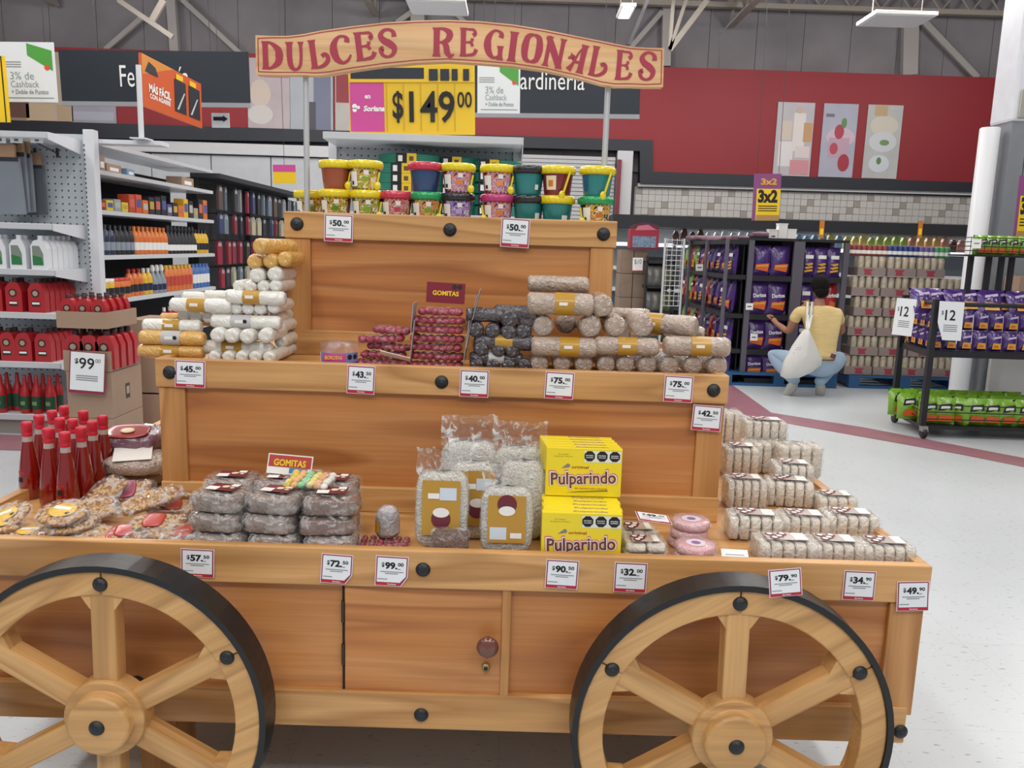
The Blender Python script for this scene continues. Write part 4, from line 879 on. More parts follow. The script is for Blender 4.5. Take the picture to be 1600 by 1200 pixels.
# packets right of the cartons
CREAM = mat('cream_sweet', 'd6ccbe', .4, coat=.8, bump=1, bscale=70, var=.15, vscale=30)
def lpack(x, y, z, w_, d_, h_, lab, rz=0, rx=0, n=6, grp='cream puffed bars in film at the right of the cart', big=1, nm='puffed_bar_pack'):
    """pack of n slabs side by side under film with a printed label on top"""
    t = thing(nm, lab, 'bar pack', (x, y, z), (rx, 0, rz), grp)
    for i in range(n):
        wi = w_/n
        MB().pillow(wi*.97, d_, h_, 6, .025, int(x*100+i*7+y*50), 6).build('puffed_bar', CREAM, t, (-w_/2+wi*(i+.5), 0, 0))
    MB().pillow(w_+.012, d_+.014, h_+.006, 8, .05, int(x*91+y*37), 6).build('bag_film', FILM, t, (0, 0, -.001))
    if big:
        Z = h_+.0055; s = 1 if (int(x*100) % 3) else -1
        MB().rect(0, 1, 0, 1).build if 0 else None
        MB().box(-w_*.34, w_*.36, -d_*.28, d_*.26, 0, .0006).build('label', mat('label_greige', 'b9aaa2', .35, coat=.5), t, (0, 0, Z))
        MB().box(.02, w_*.35, -d_*.26, d_*.24, 0, .0006).build('label_patch', WRAP, t, (0, 0, Z+.0007))
        for j, (qx, qy) in enumerate([(-w_*.24, d_*.12), (-w_*.10, -d_*.02), (-w_*.2, -d_*.15), (-.004, d_*.14)]):
            MB().lathe([(0, 0), (d_*.13, 0)], 12, 0, caps=False).build('label_print', BUR, t, (qx, qy, Z+.001+j*.0002)); MB().lathe([(0, 0), (d_*.075, 0)], 10, 0, caps=False).build('label_print', WRAP, t, (qx, qy, Z+.0022+j*.0002))
    return t
def LP(px, pyb, wpx, hpx, lab, rz=0, Z=0, dd=.10, n=5, rx=0, big=1):
    c = G(px, pyb, ZD+Z); D = c.y; w_ = wpx/F*(D+.05)
    x = P(px, pyb, D+dd/2).x
    return lpack(x, D+dd/2, ZD+.001+Z, w_, dd, hpx/F*(D+.1)*1.12, lab, rz, rx, n, big=big)
LP(1222, 884, 96, 30, 'cream bar pack in the front row by the rail, left, white sticker at its left', .0)
LP(1298, 886, 84, 30, 'cream bar pack in the front row by the rail, middle', -.03)
LP(1376, 889, 84, 30, 'cream bar pack in the front row by the rail, right, in the corner', -.03)
LP(1174, 848, 86, 34, 'cream bar pack in the second row, beside the middle box corner', -.1)
LP(1250, 842, 78, 28, 'cream bar pack in the second row, middle', -.08)
LP(1322, 844, 84, 32, 'cream bar pack in the second row, right, against the side rail', -.05)
LP(1160, 797, 64, 40, 'cream bar pack in the third row, beside the middle box', -.05)
LP(1228, 795, 74, 36, 'cream bar pack in the third row, middle, below a second pack', -.15)
LP(1300, 806, 62, 24, 'cream bar pack in the third row, right, half hidden', -.05, n=4)
LP(1234, 758, 62, 26, 'cream bar pack lying on the middle one of the third row', -.1, Z=.055)
LP(1152, 748, 54, 42, 'cream bar pack in the fourth row, beside the middle box', .0, n=4)
LP(1240, 750, 72, 48, 'large unlabelled cream block at the back against the side rail', .05, big=0, n=4)
LP(1184, 742, 56, 44, 'cream block under the topmost block at the back', .0, big=0, n=4)
LP(1190, 700, 66, 36, 'topmost cream block with printed top at the back', -.04, Z=.075, n=5)
LP(1133, 700, 40, 50, 'cream block mostly hidden behind the middle box corner', .0, n=3, big=0)
# white packets and pink rounds
c = P(1008, 860, 1.99)
lpack(c.x, 2.0, ZD+.001, .11, .085, .026, 'cream sweet pack lying below the curled price card, front', 0, 0, 2)
lpack(c.x-.002, 2.0, ZD+.030, .10, .09, .02, 'cream sweet pack on top of the one below the curled price card', .05, 0, 2)
lpack(c.x-.002, 2.12, ZD+.001, .10, .10, .04, 'cream sweet pack at the rear below the curled price card', .05, 0, 3)
PINK = mat('pink_coconut', 'd9a3a8', .45, coat=.8, bump=.5, bscale=60)
for px, py, D, Zs, lab in [(1084, 862, 1.995, 2, 'front'), (1074, 830, 2.11, 3, 'rear')]:
    x = P(px, py, D).x
    for l in range(Zs):
        t = thing('pink_coconut_round', 'pink coconut round in the %s pile, %s' % (lab, ['bottom one', 'second from the bottom', 'top one'][l] if Zs == 3 else ['bottom one', 'top one'][l]), 'sweet', (x+.004*l, D, ZD+.0005+l*.025), (0, 0, l), 'pink coconut rounds in film')
        MB().lathe([(0, 0), (.046, 0), (.050, .004), (.050, .019), (.046, .023), (0, .0235)], 28, 0, caps=False).build('candy_disc', PINK, t)
        if l == Zs-1:
            MB().lathe([(0, .0242), (.026, .0242)], 20, 0, caps=False).build('label', mat('pale_label', 'dcd2dc', .4), t); MB().lathe([(0, .0246), (.012, .0246)], 12, 0, caps=False).build('label_print', mat('violet_print', ''), t)
        MB().lathe([(0, -.0003), (.054, .001), (.057, .012), (.050, .0245), (.02, .0246)], 16, 0, caps=False, wob=lambda a, z, j: 1+.05*math.sin(6*a+j*2)).build('bag_film', FILM, t)
# ---- price tags
PAPER = mat('tag_paper', 'e9ecef', .4, coat=.4); TB = mat('tag_border', '8c2a48', .4); PB_ = mat('small_print', '85888e', .6)
def pricetag(x0, y0, x1, y1, D, big, cents, lab, tilt=0, cut=False, curl=0, rot=None, sz=None):
    c = P((x0+x1)/2, (y0+y1)/2, D); w_ = (x1-x0)/F*D*1.0; h_ = (y1-y0)/F*D*1.0
    if sz: w_, h_ = sz
    t = thing('price_tag', lab, 'price tag', c, rot or (R(-3), R(tilt), 0), 'paper price tags in clear sleeves on the cart')
    poly = [(-w_/2, -h_/2), (w_/2, -h_/2), (w_/2, h_/2), (-w_/2, h_/2)]
    if cut: poly = [(-w_/2, -h_/2), (w_*.3, -h_/2), (w_/2, -h_*.18), (w_/2, h_/2), (-w_/2, h_/2)]
    MB().prism(poly, 0, .0008).build('clear_sleeve', mat('sleeve_pale', 'f0dfe6', .25, coat=1), t)
    k = .95; p2 = [(x*k, z*k) for x, z in poly]
    MB().prism(p2, 0, .0003).build('border', TB, t, (0, -.0006, 0))
    k = .88; p3 = [(x*k, max(z*k, -h_*.37)) for x, z in poly]
    MB().prism(p3, 0, .0003).build('paper', PAPER, t, (0, -.0010, 0))
    yb = -.0014
    MB().flat([(x*.95, z) for x, z in ([(-w_/2, -h_*.475), ((w_*.3 if cut else w_/2), -h_*.475), ((w_*.36 if cut else w_/2), -h_*.375), (-w_/2, -h_*.375)])], yb+.0002).build('footer_strip', RED, t)
    text('Soriana', w_*.26, h_*.045, WHITE, t, (w_*.02, yb-.0002, -h_*.425), bold=.02)
    text('$', w_*.09, h_*.17, BLACK, t, (-w_*.27, yb, h_*.20), bold=.02)
    text(big+'.', w_*.38, h_*.235, BLACK, t, (-w_*.02, yb, h_*.185), bold=.045)
    text(cents, w_*.18, h_*.12, BLACK, t, (w_*.27, yb, h_*.235), bold=.03)
    for q in [(-.34, .36, -.02), (-.2, .2, -.08), (.17, .27, .08), (-.42, -.12, -.27)]: MB().rect(w_*q[0], w_*q[1], h_*(q[2]-.014), h_*(q[2]+.014), yb).build('small_print', PB_, t)
    return t
e1, e2, e3 = D1-.003, D2-.003, D3-.003
for q in [
 (507, 336, 551, 377, e3, '50', '00', 'price tag $50 at the left of the top box rail', 1),
 (783, 342, 827, 386, e3, '50', '00', 'price tag $50 at the right of the top box rail', 2),
 (273, 563, 321, 606, e2, '45', '00', 'price tag $45.00 at the left end of the middle rail', 1),
 (542, 571, 586, 616, e2, '43', '50', 'price tag $43.50 below the clear tub', 2),
 (718, 578, 764, 621, e2, '40', '00', 'price tag $40.00 below the dark rolls', 1),
 (851, 581, 897, 624, e2, '75', '00', 'price tag $75.00 below the tan rolls, left one', 2),
 (1037, 587, 1083, 629, e2, '75', '00', 'price tag $75.00 below the tan rolls, right one', 2),
 (1081, 633, 1128, 674, e2-.001, '42', '50', 'price tag $42.50 hanging below the middle rail at its right end', 3),
 (281, 856, 336, 904, e1, '57', '50', 'price tag $57.50 at the left of the front rail', 1, False),
 (500, 864, 552, 914, e1, '72', '50', 'price tag $72.50 on the front rail with curled corner', 3, True),
 (585, 867, 639, 918, e1, '99', '00', 'price tag $99.00 on the front rail with folded corner', 2, True),
 (851, 873, 905, 922, e1, '90', '50', 'price tag $90.50 below the yellow cartons', 2),
 (958, 877, 1012, 928, e1, '32', '00', 'price tag $32.00 on the front rail below the cream packs', 1),
 (1200, 887, 1254, 934, 1.742, '79', '90', 'tilted price tag $79.90 overlapping the right wheel tyre', -7),
 (1316, 890, 1369, 940, e1, '34', '90', 'price tag $34.90 at the right of the front rail', 1),
 (1400, 906, 1453, 957, e1-.001, '49', '90', 'price tag $49.90 at the right end corner of the front rail', -3)]: pricetag(*q)
c = P(1018, 803, 2.06); t = pricetag(990, 795, 1050, 815, 2.06, '49', '90', 'loose price tag lying flat on the cream packs', rot=(R(-84), R(7), R(3)), sz=(.088, .055))
t.location = (c.x, 2.03, c.z)
c = G(1149, 868, ZD+.014); t = tag(MB().box(-.034, .034, -.035, .025, 0, .001).build('price_card', mat('tag_paper', ''), None, (c.x, c.y, ZD+.008), (R(35), 0, R(-4))), 'small white price card lying on the deck between pink rounds and cream packs', 'price card')
for z in (.008, -.004, -.016): MB().box(-.024, .024, z-.001, z+.001, .0011, .0014).build('small_print', PB_, t)
# ================================================================== the store behind
SHW = mat('shelf_white', 'd9dce2', .4, coat=.2); SHD = mat('shelf_underside', '8f959c', .6); PEG = mat('pegboard', 'b9c2c8', .6); HOLE = mat('peg_hole', '50565c', .8)
STRIP = mat('price_rail', 'c9ccd0', .35, coat=.4)
def bk(nm, x0, x1, y0, y1, z0, z1, m, par, bevel=0): return MB().box(x0, x1, y0, y1, z0, z1).build(nm, m, par, bevel=bevel)
def pegboard(par, x0, x1, y, z0, z1, pitch=.05):
    b = bk('pegboard', x0, x1, y, y+.02, z0, z1, PEG, par)
    mb = MB(); nx, nz = int((x1-x0)/pitch), int((z1-z0)/pitch)
    for i in range(nx):
        for j in range(nz):
            x, z = x0+pitch*(i+.5), z0+pitch*(j+.5); mb.rect(x-.006, x+.006, z-.006, z+.006, y-.001)
    tag(mb.build('peg_hole', HOLE, b), kind='stuff')
# ---- end shelving at the left
XE = P(143, 300, 6.45).x; FY, BY = 6.0, 6.45
ge = thing('shelving_unit', 'white end shelving unit with pegboard back at the left, holding white and red oil jugs', 'shelving')
zt = P(40, 205, FY).z
pegboard(ge, XE-1.6, XE-.03, BY, .1, P(130, 210, BY).z)
p_ = bk('upright_post', XE-.03, XE+.05, BY-.03, BY+.05, 0, P(143, 203, BY).z, SHW, ge, .004)
mb = MB(); z = .3
while z < P(143, 225, BY).z: mb.rect(XE-.027, XE-.018, z, z+.018, BY-.032); z += .035
tag(mb.build('slot', HOLE, p_), kind='stuff')
SZ = []
def shelf(par, x0, x1, yf, yb, z, th=.045, brack=True):
    s = bk('shelf', x0, x1, yf, yb, z-th, z, SHW, par, .004)
    bk('price_rail', x0, x1, yf-.012, yf-.002, z-th+.004, z-.003, STRIP, s)
    if brack: MB().prism([(0, 0), (yb-yf, 0), (yb-yf, -.11), (0, -.05)][::-1], -.004, .004).build('bracket', SHW, s, (x1+.005, yf, z), (0, 0, PI/2))
    return s
xe1 = P(82, 360, FY).x
shelf(ge, XE-1.6, xe1, FY, BY, zt)
for py in (349, 421, 489, 566, 648): z = P(60, py, FY).z; SZ.append(z); shelf(ge, XE-1.6, xe1, FY, BY, z)
bk('kick_plate', XE-1.6, xe1, FY+.04, BY, 0, SZ[-1]-.045, mat('kick_grey', '9c9792', .6), ge)
for k, px in enumerate((55, 90, 20)):   # empty hooks below the canopy
    c = P(px, 240, BY); MB().tube((c.x, BY, c.z), (c.x+.02, FY+.1, c.z+.05), .005, 6).tube((c.x, BY, c.z+.04), (c.x, BY, c.z-.03), .012, 6).build('hook', STEELD, ge)
    c = P((28, 60, 2)[k], 219, FY+.1); MB().rect(-.045, .045, -.022, .022).rect(-.015, .015, -.01, .012, -.001, 1).build('price_label', [WHITE, GREY], ge, (c.x, FY+.08, c.z))
# hanging shop cloths
CL = mat('grey_cloth', '7f8790', .8, var=.1, vscale=3); 
for i, (x0, x1, y0, y1, Y, lab) in enumerate([(-30, 30, 246, 335, 6.12, 'large grey hanging cloth at the far left under the shelf top'), (29, 38, 238, 333, 6.2, 'narrow grey hanging cloth edge, second from the left'), (38, 47, 240, 333, 6.26, 'narrow pale grey hanging cloth edge, third from the left'), (43, 66, 258, 336, 6.36, 'dark grey hanging cloth close to the pegboard')]):
    a, b = P(x0, y1, Y), P(x1, y0, Y); t = thing('hanging_cloth', lab, 'cloth', (a.x, Y, a.z), (0, 0, 0), 'grey cloths hanging from hooks')
    w_, h_ = b.x-a.x, b.z-a.z
    MB().prism([(0, 0), (w_*1.04, .01), (w_*.97, h_), (0, h_)], 0, .03).build('cloth', mat('grey_cloth_dark', '5d646c', .8) if i == 3 else CL, t, bevel=.008)
    MB().box(0, w_*.97, -.003, .0, h_*.93, h_).build('hem', mat('dark_hem', '2e2f38', .7), t)
    MB().box(w_*.05, w_*.9, -.002, .02, h_, h_+.09).build('header', mat('cardboard_tan', 'a9886a', .7), t)
# ---- jugs
def jug_mesh(body, lab, w_=.115, d_=.06, h_=.235):
    a = MB(); a.prism([(-w_/2, 0), (w_/2, 0), (w_/2, h_*.62), (w_*.30, h_*.86), (w_*.05, h_*.90), (-w_*.30, h_*.86), (-w_/2, h_*.70)], -d_/2, d_/2)
    return a
JW = mat('jug_white', 'e6e9ee', .35, coat=.3); JR = mat('jug_red', 'b01e26', .35, coat=.3); JGREEN = mat('jug_label_green', '2e7a44', .5); JBLK = mat('jug_label_black', '2a2426', .5)
jm = {}
for nm, m in (('w', JW), ('r', JR)):
    jm[nm] = jug_mesh(0, 0).mesh('jug_body', m)
jcap = MB().lathe([(.019, .205), (.019, .235), (.017, .238), (0, .238)], 14, 0, caps=False)
jcw, jcb = jcap.mesh('cap', JW), jcap.mesh('cap', mat('cap_dark', '3a2024', .5))
jlw = MB().prism([(-.045, .03), (.03, .03), (.03, .11), (.005, .165), (-.045, .165)], 0, .001).mesh('label', JBLK if 0 else mat('label_greygreen', '7f8c80', .5))
jlw2 = MB().prism([(-.045, .03), (.03, .03), (.02, .085), (-.045, .10)], 0, .001).mesh('label_print', JGREEN)
jlr = MB().lathe([(0, 0), (.030, 0)], 8, 0, axis='y', caps=False).lathe([(0, -.001), (.019, -.001)], 10, 1, axis='y', caps=False).mesh('label', [JBLK, mat('label_tan', 'b49a84', .5)])
jlr2 = MB().rect(-.032, .028, -.02, .014).rect(-.028, .024, -.006, .008, -.001, 1).mesh('label_print', [JBLK, WHITE])
def jug(kind, x, y, z, lab, grp, rz=0, s=1, labelled=True):
    t = thing('oil_jug', lab, 'jug', (x, y, z+.001), (0, 0, rz), grp); t.scale = (s, s, s)
    put('jug_body', jm[kind], t, bevel=.008); put('cap', jcw if kind == 'w' else jcb, t)
    if labelled:
        if kind == 'w': put('label', jlw, t, (0, -.0315, 0)); put('label_print', jlw2, t, (0, -.0325, 0))
        else: put('label', jlr, t, (-.005, -.0315, .135)); put('label_print', jlr2, t, (-.002, -.0315, .065))
    return t
rows = [('w', 421, [2, 33, 66], 'white oil jug on second end shelf'), ('r', 489, [-4, 27, 62], 'red oil jug on third end shelf'), ('r', 566, [-6, 17, 42, 72], 'red oil jug on fourth end shelf')]
for kind, py, xs, lab in rows:
    z = P(40, py, FY).z
    s_ = {421: 1.03, 489: 1.05, 566: 1.03}[py]
    for i, px in enumerate(xs): jug(kind, P(px, py, FY+.05).x, FY+.05, z, lab+', front row, %s from the left' % ORD[i], 'oil jugs on the end shelving', s=s_)
    x = P(xs[-1], py, FY+.05).x
    for i in range(5): jug(kind, x+.004*i, FY+.125+.066*i, z, lab+', %s behind the rightmost front one' % ORD[i], 'oil jugs on the end shelving', s=s_, labelled=False)
    for j, px in enumerate(xs[:-1]): jug(kind, P(px, py, FY+.05).x, FY+.125, z, lab+', directly behind the %s front one' % ORD[j], 'oil jugs on the end shelving', s=s_, labelled=False)
rb = MB().lathe([(0, 0), (.036, 0), (.038, .01), (.038, .13), (.030, .165), (.016, .20), (.014, .235), (.010, .26), (0, .262)], 18, 0, caps=False).mesh('bottle_body', JR)
rl = arcpatch(.0387, .0387, .03, .12, R(-80), R(80), 8).mesh('label', mat('label_dkgreen', '1f4a34', .5)); rl2 = arcpatch(.0391, .0391, .06, .085, R(-40), R(20), 5).mesh('label_print', mat('label_lime', '7a9a5a', .5))
z = P(50, 648, FY).z
for i, px in enumerate([4, 42, 60, 81]):
    t = thing('coolant_bottle', 'red bottle with green label, front row of lowest shelf, %s from left' % ORD[i], 'bottle', (P(px, 648, FY+.05).x, FY+.05, z+.001), (0, 0, 0), 'red bottles with green labels')
    t.scale = (1.0, 1, 1.12); put('bottle_body', rb, t); put('label', rl, t); put('label_print', rl2, t)
for i, px in enumerate([14, 30, 50, 70, 93]):
    t = thing('coolant_bottle', 'red bottle with green label, second row of lowest shelf, %s from left' % ORD[i], 'bottle', (P(px, 640, FY+.14).x, FY+.14, z+.001), (0, 0, 0), 'red bottles with green labels')
    t.scale = (1.0, 1, 1.12); put('bottle_body', rb, t); put('label', rl, t)
# ---- carton stack with red jugs
CB = mat('cardboard', 'a58a76', .8, var=.06, vscale=3); CBD = mat('carton_print', '4c4340', .7)
def carton(x0, x1, y0, y1, z0, z1, lab, open_=False, prints=True, grp='cardboard cartons left of the cart', m=None):
    t = thing('cardboard_carton', lab, 'carton', ((x0+x1)/2, y0, z0), (0, 0, 0), grp); w_, d_, h_ = x1-x0, y1-y0, z1-z0
    m = m or CB
    if open_:
        MB().box(-w_/2, w_/2, 0, d_, 0, .01).build('bottom', m, t)
        MB().box(-w_/2, w_/2, 0, .006, .01, h_).build('front_wall', m, t); MB().box(-w_/2, w_/2, d_-.006, d_, .01, h_).build('rear_wall', m, t)
        MB().box(-w_/2, -w_/2+.006, .006, d_-.006, .01, h_).build('side_wall', m, t); MB().box(w_/2-.006, w_/2, .006, d_-.006, .01, h_).build('side_wall', m, t)
    else:
        MB().box(-w_/2, w_/2, 0, d_, 0, h_).build('carton_body', m, t, bevel=.003)
        MB().box(-w_/2, w_/2, d_*.48, d_*.5, h_, h_+.001).build('flap_seam', mat('carton_seam', '7a6454', .8), t)
    if prints:
        MB().rect(-.03, .03, -.05, .05).rect(-.02, .02, -.02, .03, -.001, 1).build('print', [CBD, mat('label_tan', '')], t, (w_/2+.0015, d_*.5, h_*.5), (0, 0, PI/2))
    return t
YC = 5.15
x0, x1 = P(88, 500, YC).x, P(166, 500, YC).x
lv = [P(120, y, YC).z for y in (513, 487, 580, 548)]
zt0, zt1, zb0, zb1 = lv
xs2 = P(100, 560, YC).x
dC = .42
carton(x0, x1, YC, YC+dC, zt0, zt1, 'open cardboard tray holding three rows of red jugs, upper one of the pair', True, False)
carton(x0+.03, x1+.01, YC, YC+dC, zb0, zb1, 'open cardboard tray of red jugs, lower one, behind the $99 sign', True, False)
zz = zb0-.002; k = 0
for h_ in (.30, .30, zb0-.604):
    carton(x0+.04, x1+.015, YC, YC+dC, zz-h_ if zz-h_ > .01 else 0.002, zz-.002, 'closed carton below the jug trays, %s from the top' % ORD[k]); zz -= h_; k += 1
    if zz < .05: break
for (a, z_, nm, s_) in ((0, zt0+.011, 'upper', .82), (.03, zb0+.011, 'lower', 1.04)):
    for j in range(4):
        for i in range(3 if j == 0 else 3):
            if j and i < 2 and nm == 'lower' and 0: continue
            jug('r', x0+a+.055+i*.098, YC+.06+j*.095, z_, 'red jug in the %s cardboard tray, %s row, %s from the left' % (nm, ORD[j], ORD[i]), 'red oil jugs in cardboard trays', s=s_, labelled=j == 0)
# sloping carton stack behind it
for i in range(4):
    y0 = 500+i*58
    zt_, zb_ = P(220, y0, 5.8).z, P(220, y0+56, 5.8).z
    if i == 3: zb_ = -.001
    carton(P(196, 520, 5.8).x, P(246, 520, 5.8).x, 5.8, 6.2, zb_+.003, zt_, 'carton in the taller stack between jug trays and cart, %s from the top' % ORD[i])
a, b = P(107, 614, 5.1), P(160, 551, 5.1)
t = thing('price_sign', 'large paper price sign $99 in front of the cardboard cartons', 'price sign', ((a.x+b.x)/2, 5.1, a.z), (R(-4), R(3), 0)); w_, h_ = b.x-a.x, b.z-a.z
MB().box(-w_/2, w_/2, 0, .002, 0, h_).build('border', TB, t); MB().box(-w_/2*.93, w_/2*.93, -.001, 0, h_*.07, h_*.98).build('paper', PAPER, t)
text('$', w_*.1, h_*.14, BLACK, t, (-w_*.3, -.002, h_*.76), bold=.02); text('99', w_*.42, h_*.27, BLACK, t, (-w_*.02, -.002, h_*.72), bold=.01); text('00', w_*.14, h_*.09, BLACK, t, (w_*.29, -.002, h_*.8))
for q in (.42, .37, .32): MB().rect(-w_*.3, w_*.3, -h_*.012, h_*.012).build('small_print', PB_, t, (0, -.002, h_*q))
# ---- aisle run of the gondola, shelf edges facing right
XS = P(150, 300, 6.55).x; Y0, Y1 = 6.52, 9.05
ga = thing('shelving_unit', 'long white aisle shelving of car care bottles running back from the end unit', 'shelving')
bk('back_panel', XS-.47, XS-.45, Y0, Y1, 0, 2.1, mat('dark_gap', '23252a', .8), ga)
bk('end_panel', XS-.45, XS-.02, Y0-.0, Y0+.02, .1, 2.1, SHW, ga)
AZ = []
for i, py in enumerate((222, 266, 328, 399, 470, 545)):
    z = PX(160, py, XS).z; AZ.append(z)
    s = bk('shelf', XS-.45, XS, Y0+.02, Y1, z-.035, z, SHW, ga, .003)
    bk('price_rail', XS+.002, XS+.012, Y0+.02, Y1, z-.035, z-.002, STRIP, s)
MB().box(XS-.45, XS, Y0+.02, Y1, 0, .12).build('kick_plate', mat('kick_grey', ''), ga)
BC = {}
def bottle_proto(kind, col, capc, labc):
    k = (kind, col, capc, labc)
    if k in BC: return BC[k]
    prof = {'bottle': [(0, 0), (.030, 0), (.032, .008), (.032, .12), (.024, .15), (.012, .165)], 'can': [(0, 0), (.028, 0), (.030, .006), (.030, .17), (.024, .18)], 'spray': [(0, 0), (.036, 0), (.038, .008), (.036, .10), (.018, .15), (.013, .165)], 'jar': [(0, 0), (.045, 0), (.046, .01), (.046, .11), (.042, .118)]}[kind]
    top_ = prof[-1][1]; r_ = prof[-1][0]
    cp = {'bottle': [(.013, top_), (.013, top_+.03), (0, top_+.031)], 'can': [(.019, top_), (.018, top_+.028), (0, top_+.03)], 'spray': [(.014, top_), (.02, top_+.02), (.012, top_+.05), (0, top_+.052)], 'jar': [(.045, top_), (.045, top_+.02), (0, top_+.021)]}[kind]
    R1 = prof[3][0]; h = prof[3][1]
    BC[k] = (MB().lathe(prof, 14, 0, caps=False).mesh('bottle_body', mat('bt_'+col, col, .3, coat=.5)), MB().lathe(cp, 12, 0, caps=False).mesh('cap', mat('bt_'+capc, capc, .4)),
        MB().lathe([(max(prof[2][0], R1)+.0006, h*.25), (max(prof[2][0], R1)+.0006, h*.7)], 14, 0, caps=False).mesh('label', mat('bt_'+labc, labc, .45)))
    return BC[k]
CN = {'1e2a4a': 'navy', '22242c': 'black', 'd8722a': 'orange', 'e0b428': 'yellow', 'b8321e': 'red', '3a6ab0': 'blue', 'e8e8e6': 'white', '8a94a0': 'grey', 'c04a3a': 'red'}
def goods_row(py_i, seq, nm, step=.085, s=1.0, y_=6.66):
    cnt = {}
    for i, (kind, col, capc, labc) in enumerate(seq):
        k = (kind, col); cnt[k] = cnt.get(k, 0)+1; cn = CN[col]; kn = {'bottle': 'bottle', 'can': 'spray can', 'spray': 'trigger bottle', 'jar': 'jar'}[kind]
        t = thing('spray_can' if kind == 'can' else 'car_care_'+('jar' if kind == 'jar' else 'bottle'), '%s %s on the %s, %s of its look' % (cn, kn, nm, ORD[cnt[k]-1]), 'bottle' if kind != 'can' else 'can', (XS-.05, y_+i*step, AZ[py_i]+.001), (0, 0, PI/2), 'car care goods on the '+nm)
        t.scale = (s, s, s)
        a, b, c_ = bottle_proto(kind, col, capc, labc); put('bottle_body', a, t); put('cap', b, t); put('label', c_, t)
B_, C_, S__, J_ = 'bottle', 'can', 'spray', 'jar'
goods_row(3, [(B_, '1e2a4a', '22242c', '8a94a0')]*3+[(B_, '22242c', '22242c', '8a94a0')]*4+[(B_, 'd8722a', 'd8722a', 'e8e8e6')]*8+[(S__, '22242c', '22242c', 'e8e8e6')]*8+[(B_, 'e0b428', '22242c', '22242c')]*4, 'third aisle shelf from below', .087, 1.25)
goods_row(4, [(J_, 'e0b428', 'e8e8e6', '22242c')]*2+[(J_, 'd8722a', 'b8321e', '22242c')]*3+[(B_, 'd8722a', 'b8321e', '22242c')]*3+[(B_, 'e0b428', 'e8e8e6', '1e2a4a')]*2+[(S__, '8a94a0', 'e8e8e6', '1e2a4a')]*3+[(C_, 'd8722a', 'e0b428', 'c04a3a')]*7+[(C_, '3a6ab0', '3a6ab0', 'e8e8e6')]*5, 'second aisle shelf from below', .095, 1.2)
goods_row(5, [(J_, '22242c', '22242c', '8a94a0')]*4+[(J_, 'e0b428', 'e0b428', 'e8e8e6')]*5+[(B_, 'b8321e', 'e8e8e6', '1e2a4a')]*8, 'lowest aisle shelf', .13, 1.2)
# boxed goods on the fourth shelf
rnd = random.Random(11); cols = ['8a2c34', 'd8c83a', '9aa0a8', 'd8c83a', 'c24a30', 'd05a34', 'd8722a', '22242c', '2c2430', '22242c', '5a4a80', '22242c', 'd8722a', 'e0b428', '22242c', '9a9ca0', '22242c', 'd8722a']
nmc = {'8a2c34': 'maroon', 'd8c83a': 'yellow', '9aa0a8': 'grey', 'c24a30': 'red', 'd05a34': 'red-orange', 'd8722a': 'orange', '22242c': 'black', '2c2430': 'dark violet', '5a4a80': 'violet', 'e0b428': 'golden', '9a9ca0': 'silver'}
for i, c_ in enumerate(cols):
    h_ = rnd.uniform(.1, .2) if i > 3 else rnd.uniform(.06, .1)
    t = thing('boxed_good', '%s small box on the fourth aisle shelf, %s along the row' % (nmc[c_], ORD[i]), 'box', (XS-.06, 6.66+i*.13, AZ[2]+.001), (0, 0, PI/2), 'small boxes on the fourth aisle shelf')
    MB().box(-.055, .055, -.05, .05, 0, h_).build('box_body', mat('bx_'+c_, c_, .5), t, bevel=.003)
    MB().rect(-.042, .042, h_*.3, h_*.75).build('label', mat('bxl%d' % (i % 4), ['c86a5a', '4a5a9a', 'b8b8b0', 'c8a040'][i % 4], .5), t, (0, -.0512, 0))
for i, (y, w_, h_, c_) in enumerate([(6.75, .1, .12, 'a58a76'), (6.95, .25, .07, 'a58a76'), (7.25, .14, .06, '7fa0c0'), (8.5, .3, .09, 'a58a76')]):
    t = thing('boxed_good', ['small upright brown carton at the front of the fifth aisle shelf', 'flat brown carton on the fifth aisle shelf', 'pale blue pack on the fifth aisle shelf', 'flat brown carton far down the fifth aisle shelf'][i], 'box', (XS-.12, y, AZ[1]+.001), (0, 0, PI/2))
    MB().box(-w_/2, w_/2, -.08, .08, 0, h_).build('box_body', mat('bx_'+c_, c_, .6), t, bevel=.004); MB().rect(-w_*.3, w_*.3, h_*.2, h_*.6).build('label', WHITE, t, (0, -.0812, 0))
# ---- dark hanging-goods gondola further back
XD = XS+.05
gd = thing('shelving_unit', 'dark shelving of hanging tools and clothing further down the left aisle', 'shelving')
DK = mat('dark_shelf', '2c2c31', .6)
ztp = PX(345, 272, XD).z
bk('back_panel', XD-.35, XD-.3, 9.1, 12.8, 0, ztp-.05, DK, gd); bk('canopy', XD-.3, XD+.02, 9.1, 12.8, ztp-.05, ztp, DK, gd)
for i in range(3): bk('upright_post', XD-.32, XD-.24, 9.12+i*1.8, 9.18+i*1.8, 0, ztp-.05, DK, gd)
bk('base_shelf', XD-.3, XD, 9.1, 12.8, .1, .2, DK, gd)
rnd = random.Random(5); hc_ = ['2a2c34', '8c2438', '6c7a88', '8c8c90', '3a3434', '7c2a38', '3c4468', 'b0a890', '33363c', '5c4c48', 'a8a8ac', '58606c']
HN = {'2a2c34': 'black', '8c2438': 'crimson', '6c7a88': 'blue-grey', '8c8c90': 'grey', '3a3434': 'dark brown', '7c2a38': 'maroon', '3c4468': 'navy', 'b0a890': 'beige', '33363c': 'charcoal', '5c4c48': 'brown', 'a8a8ac': 'silver', '58606c': 'slate'}
pkm = {}
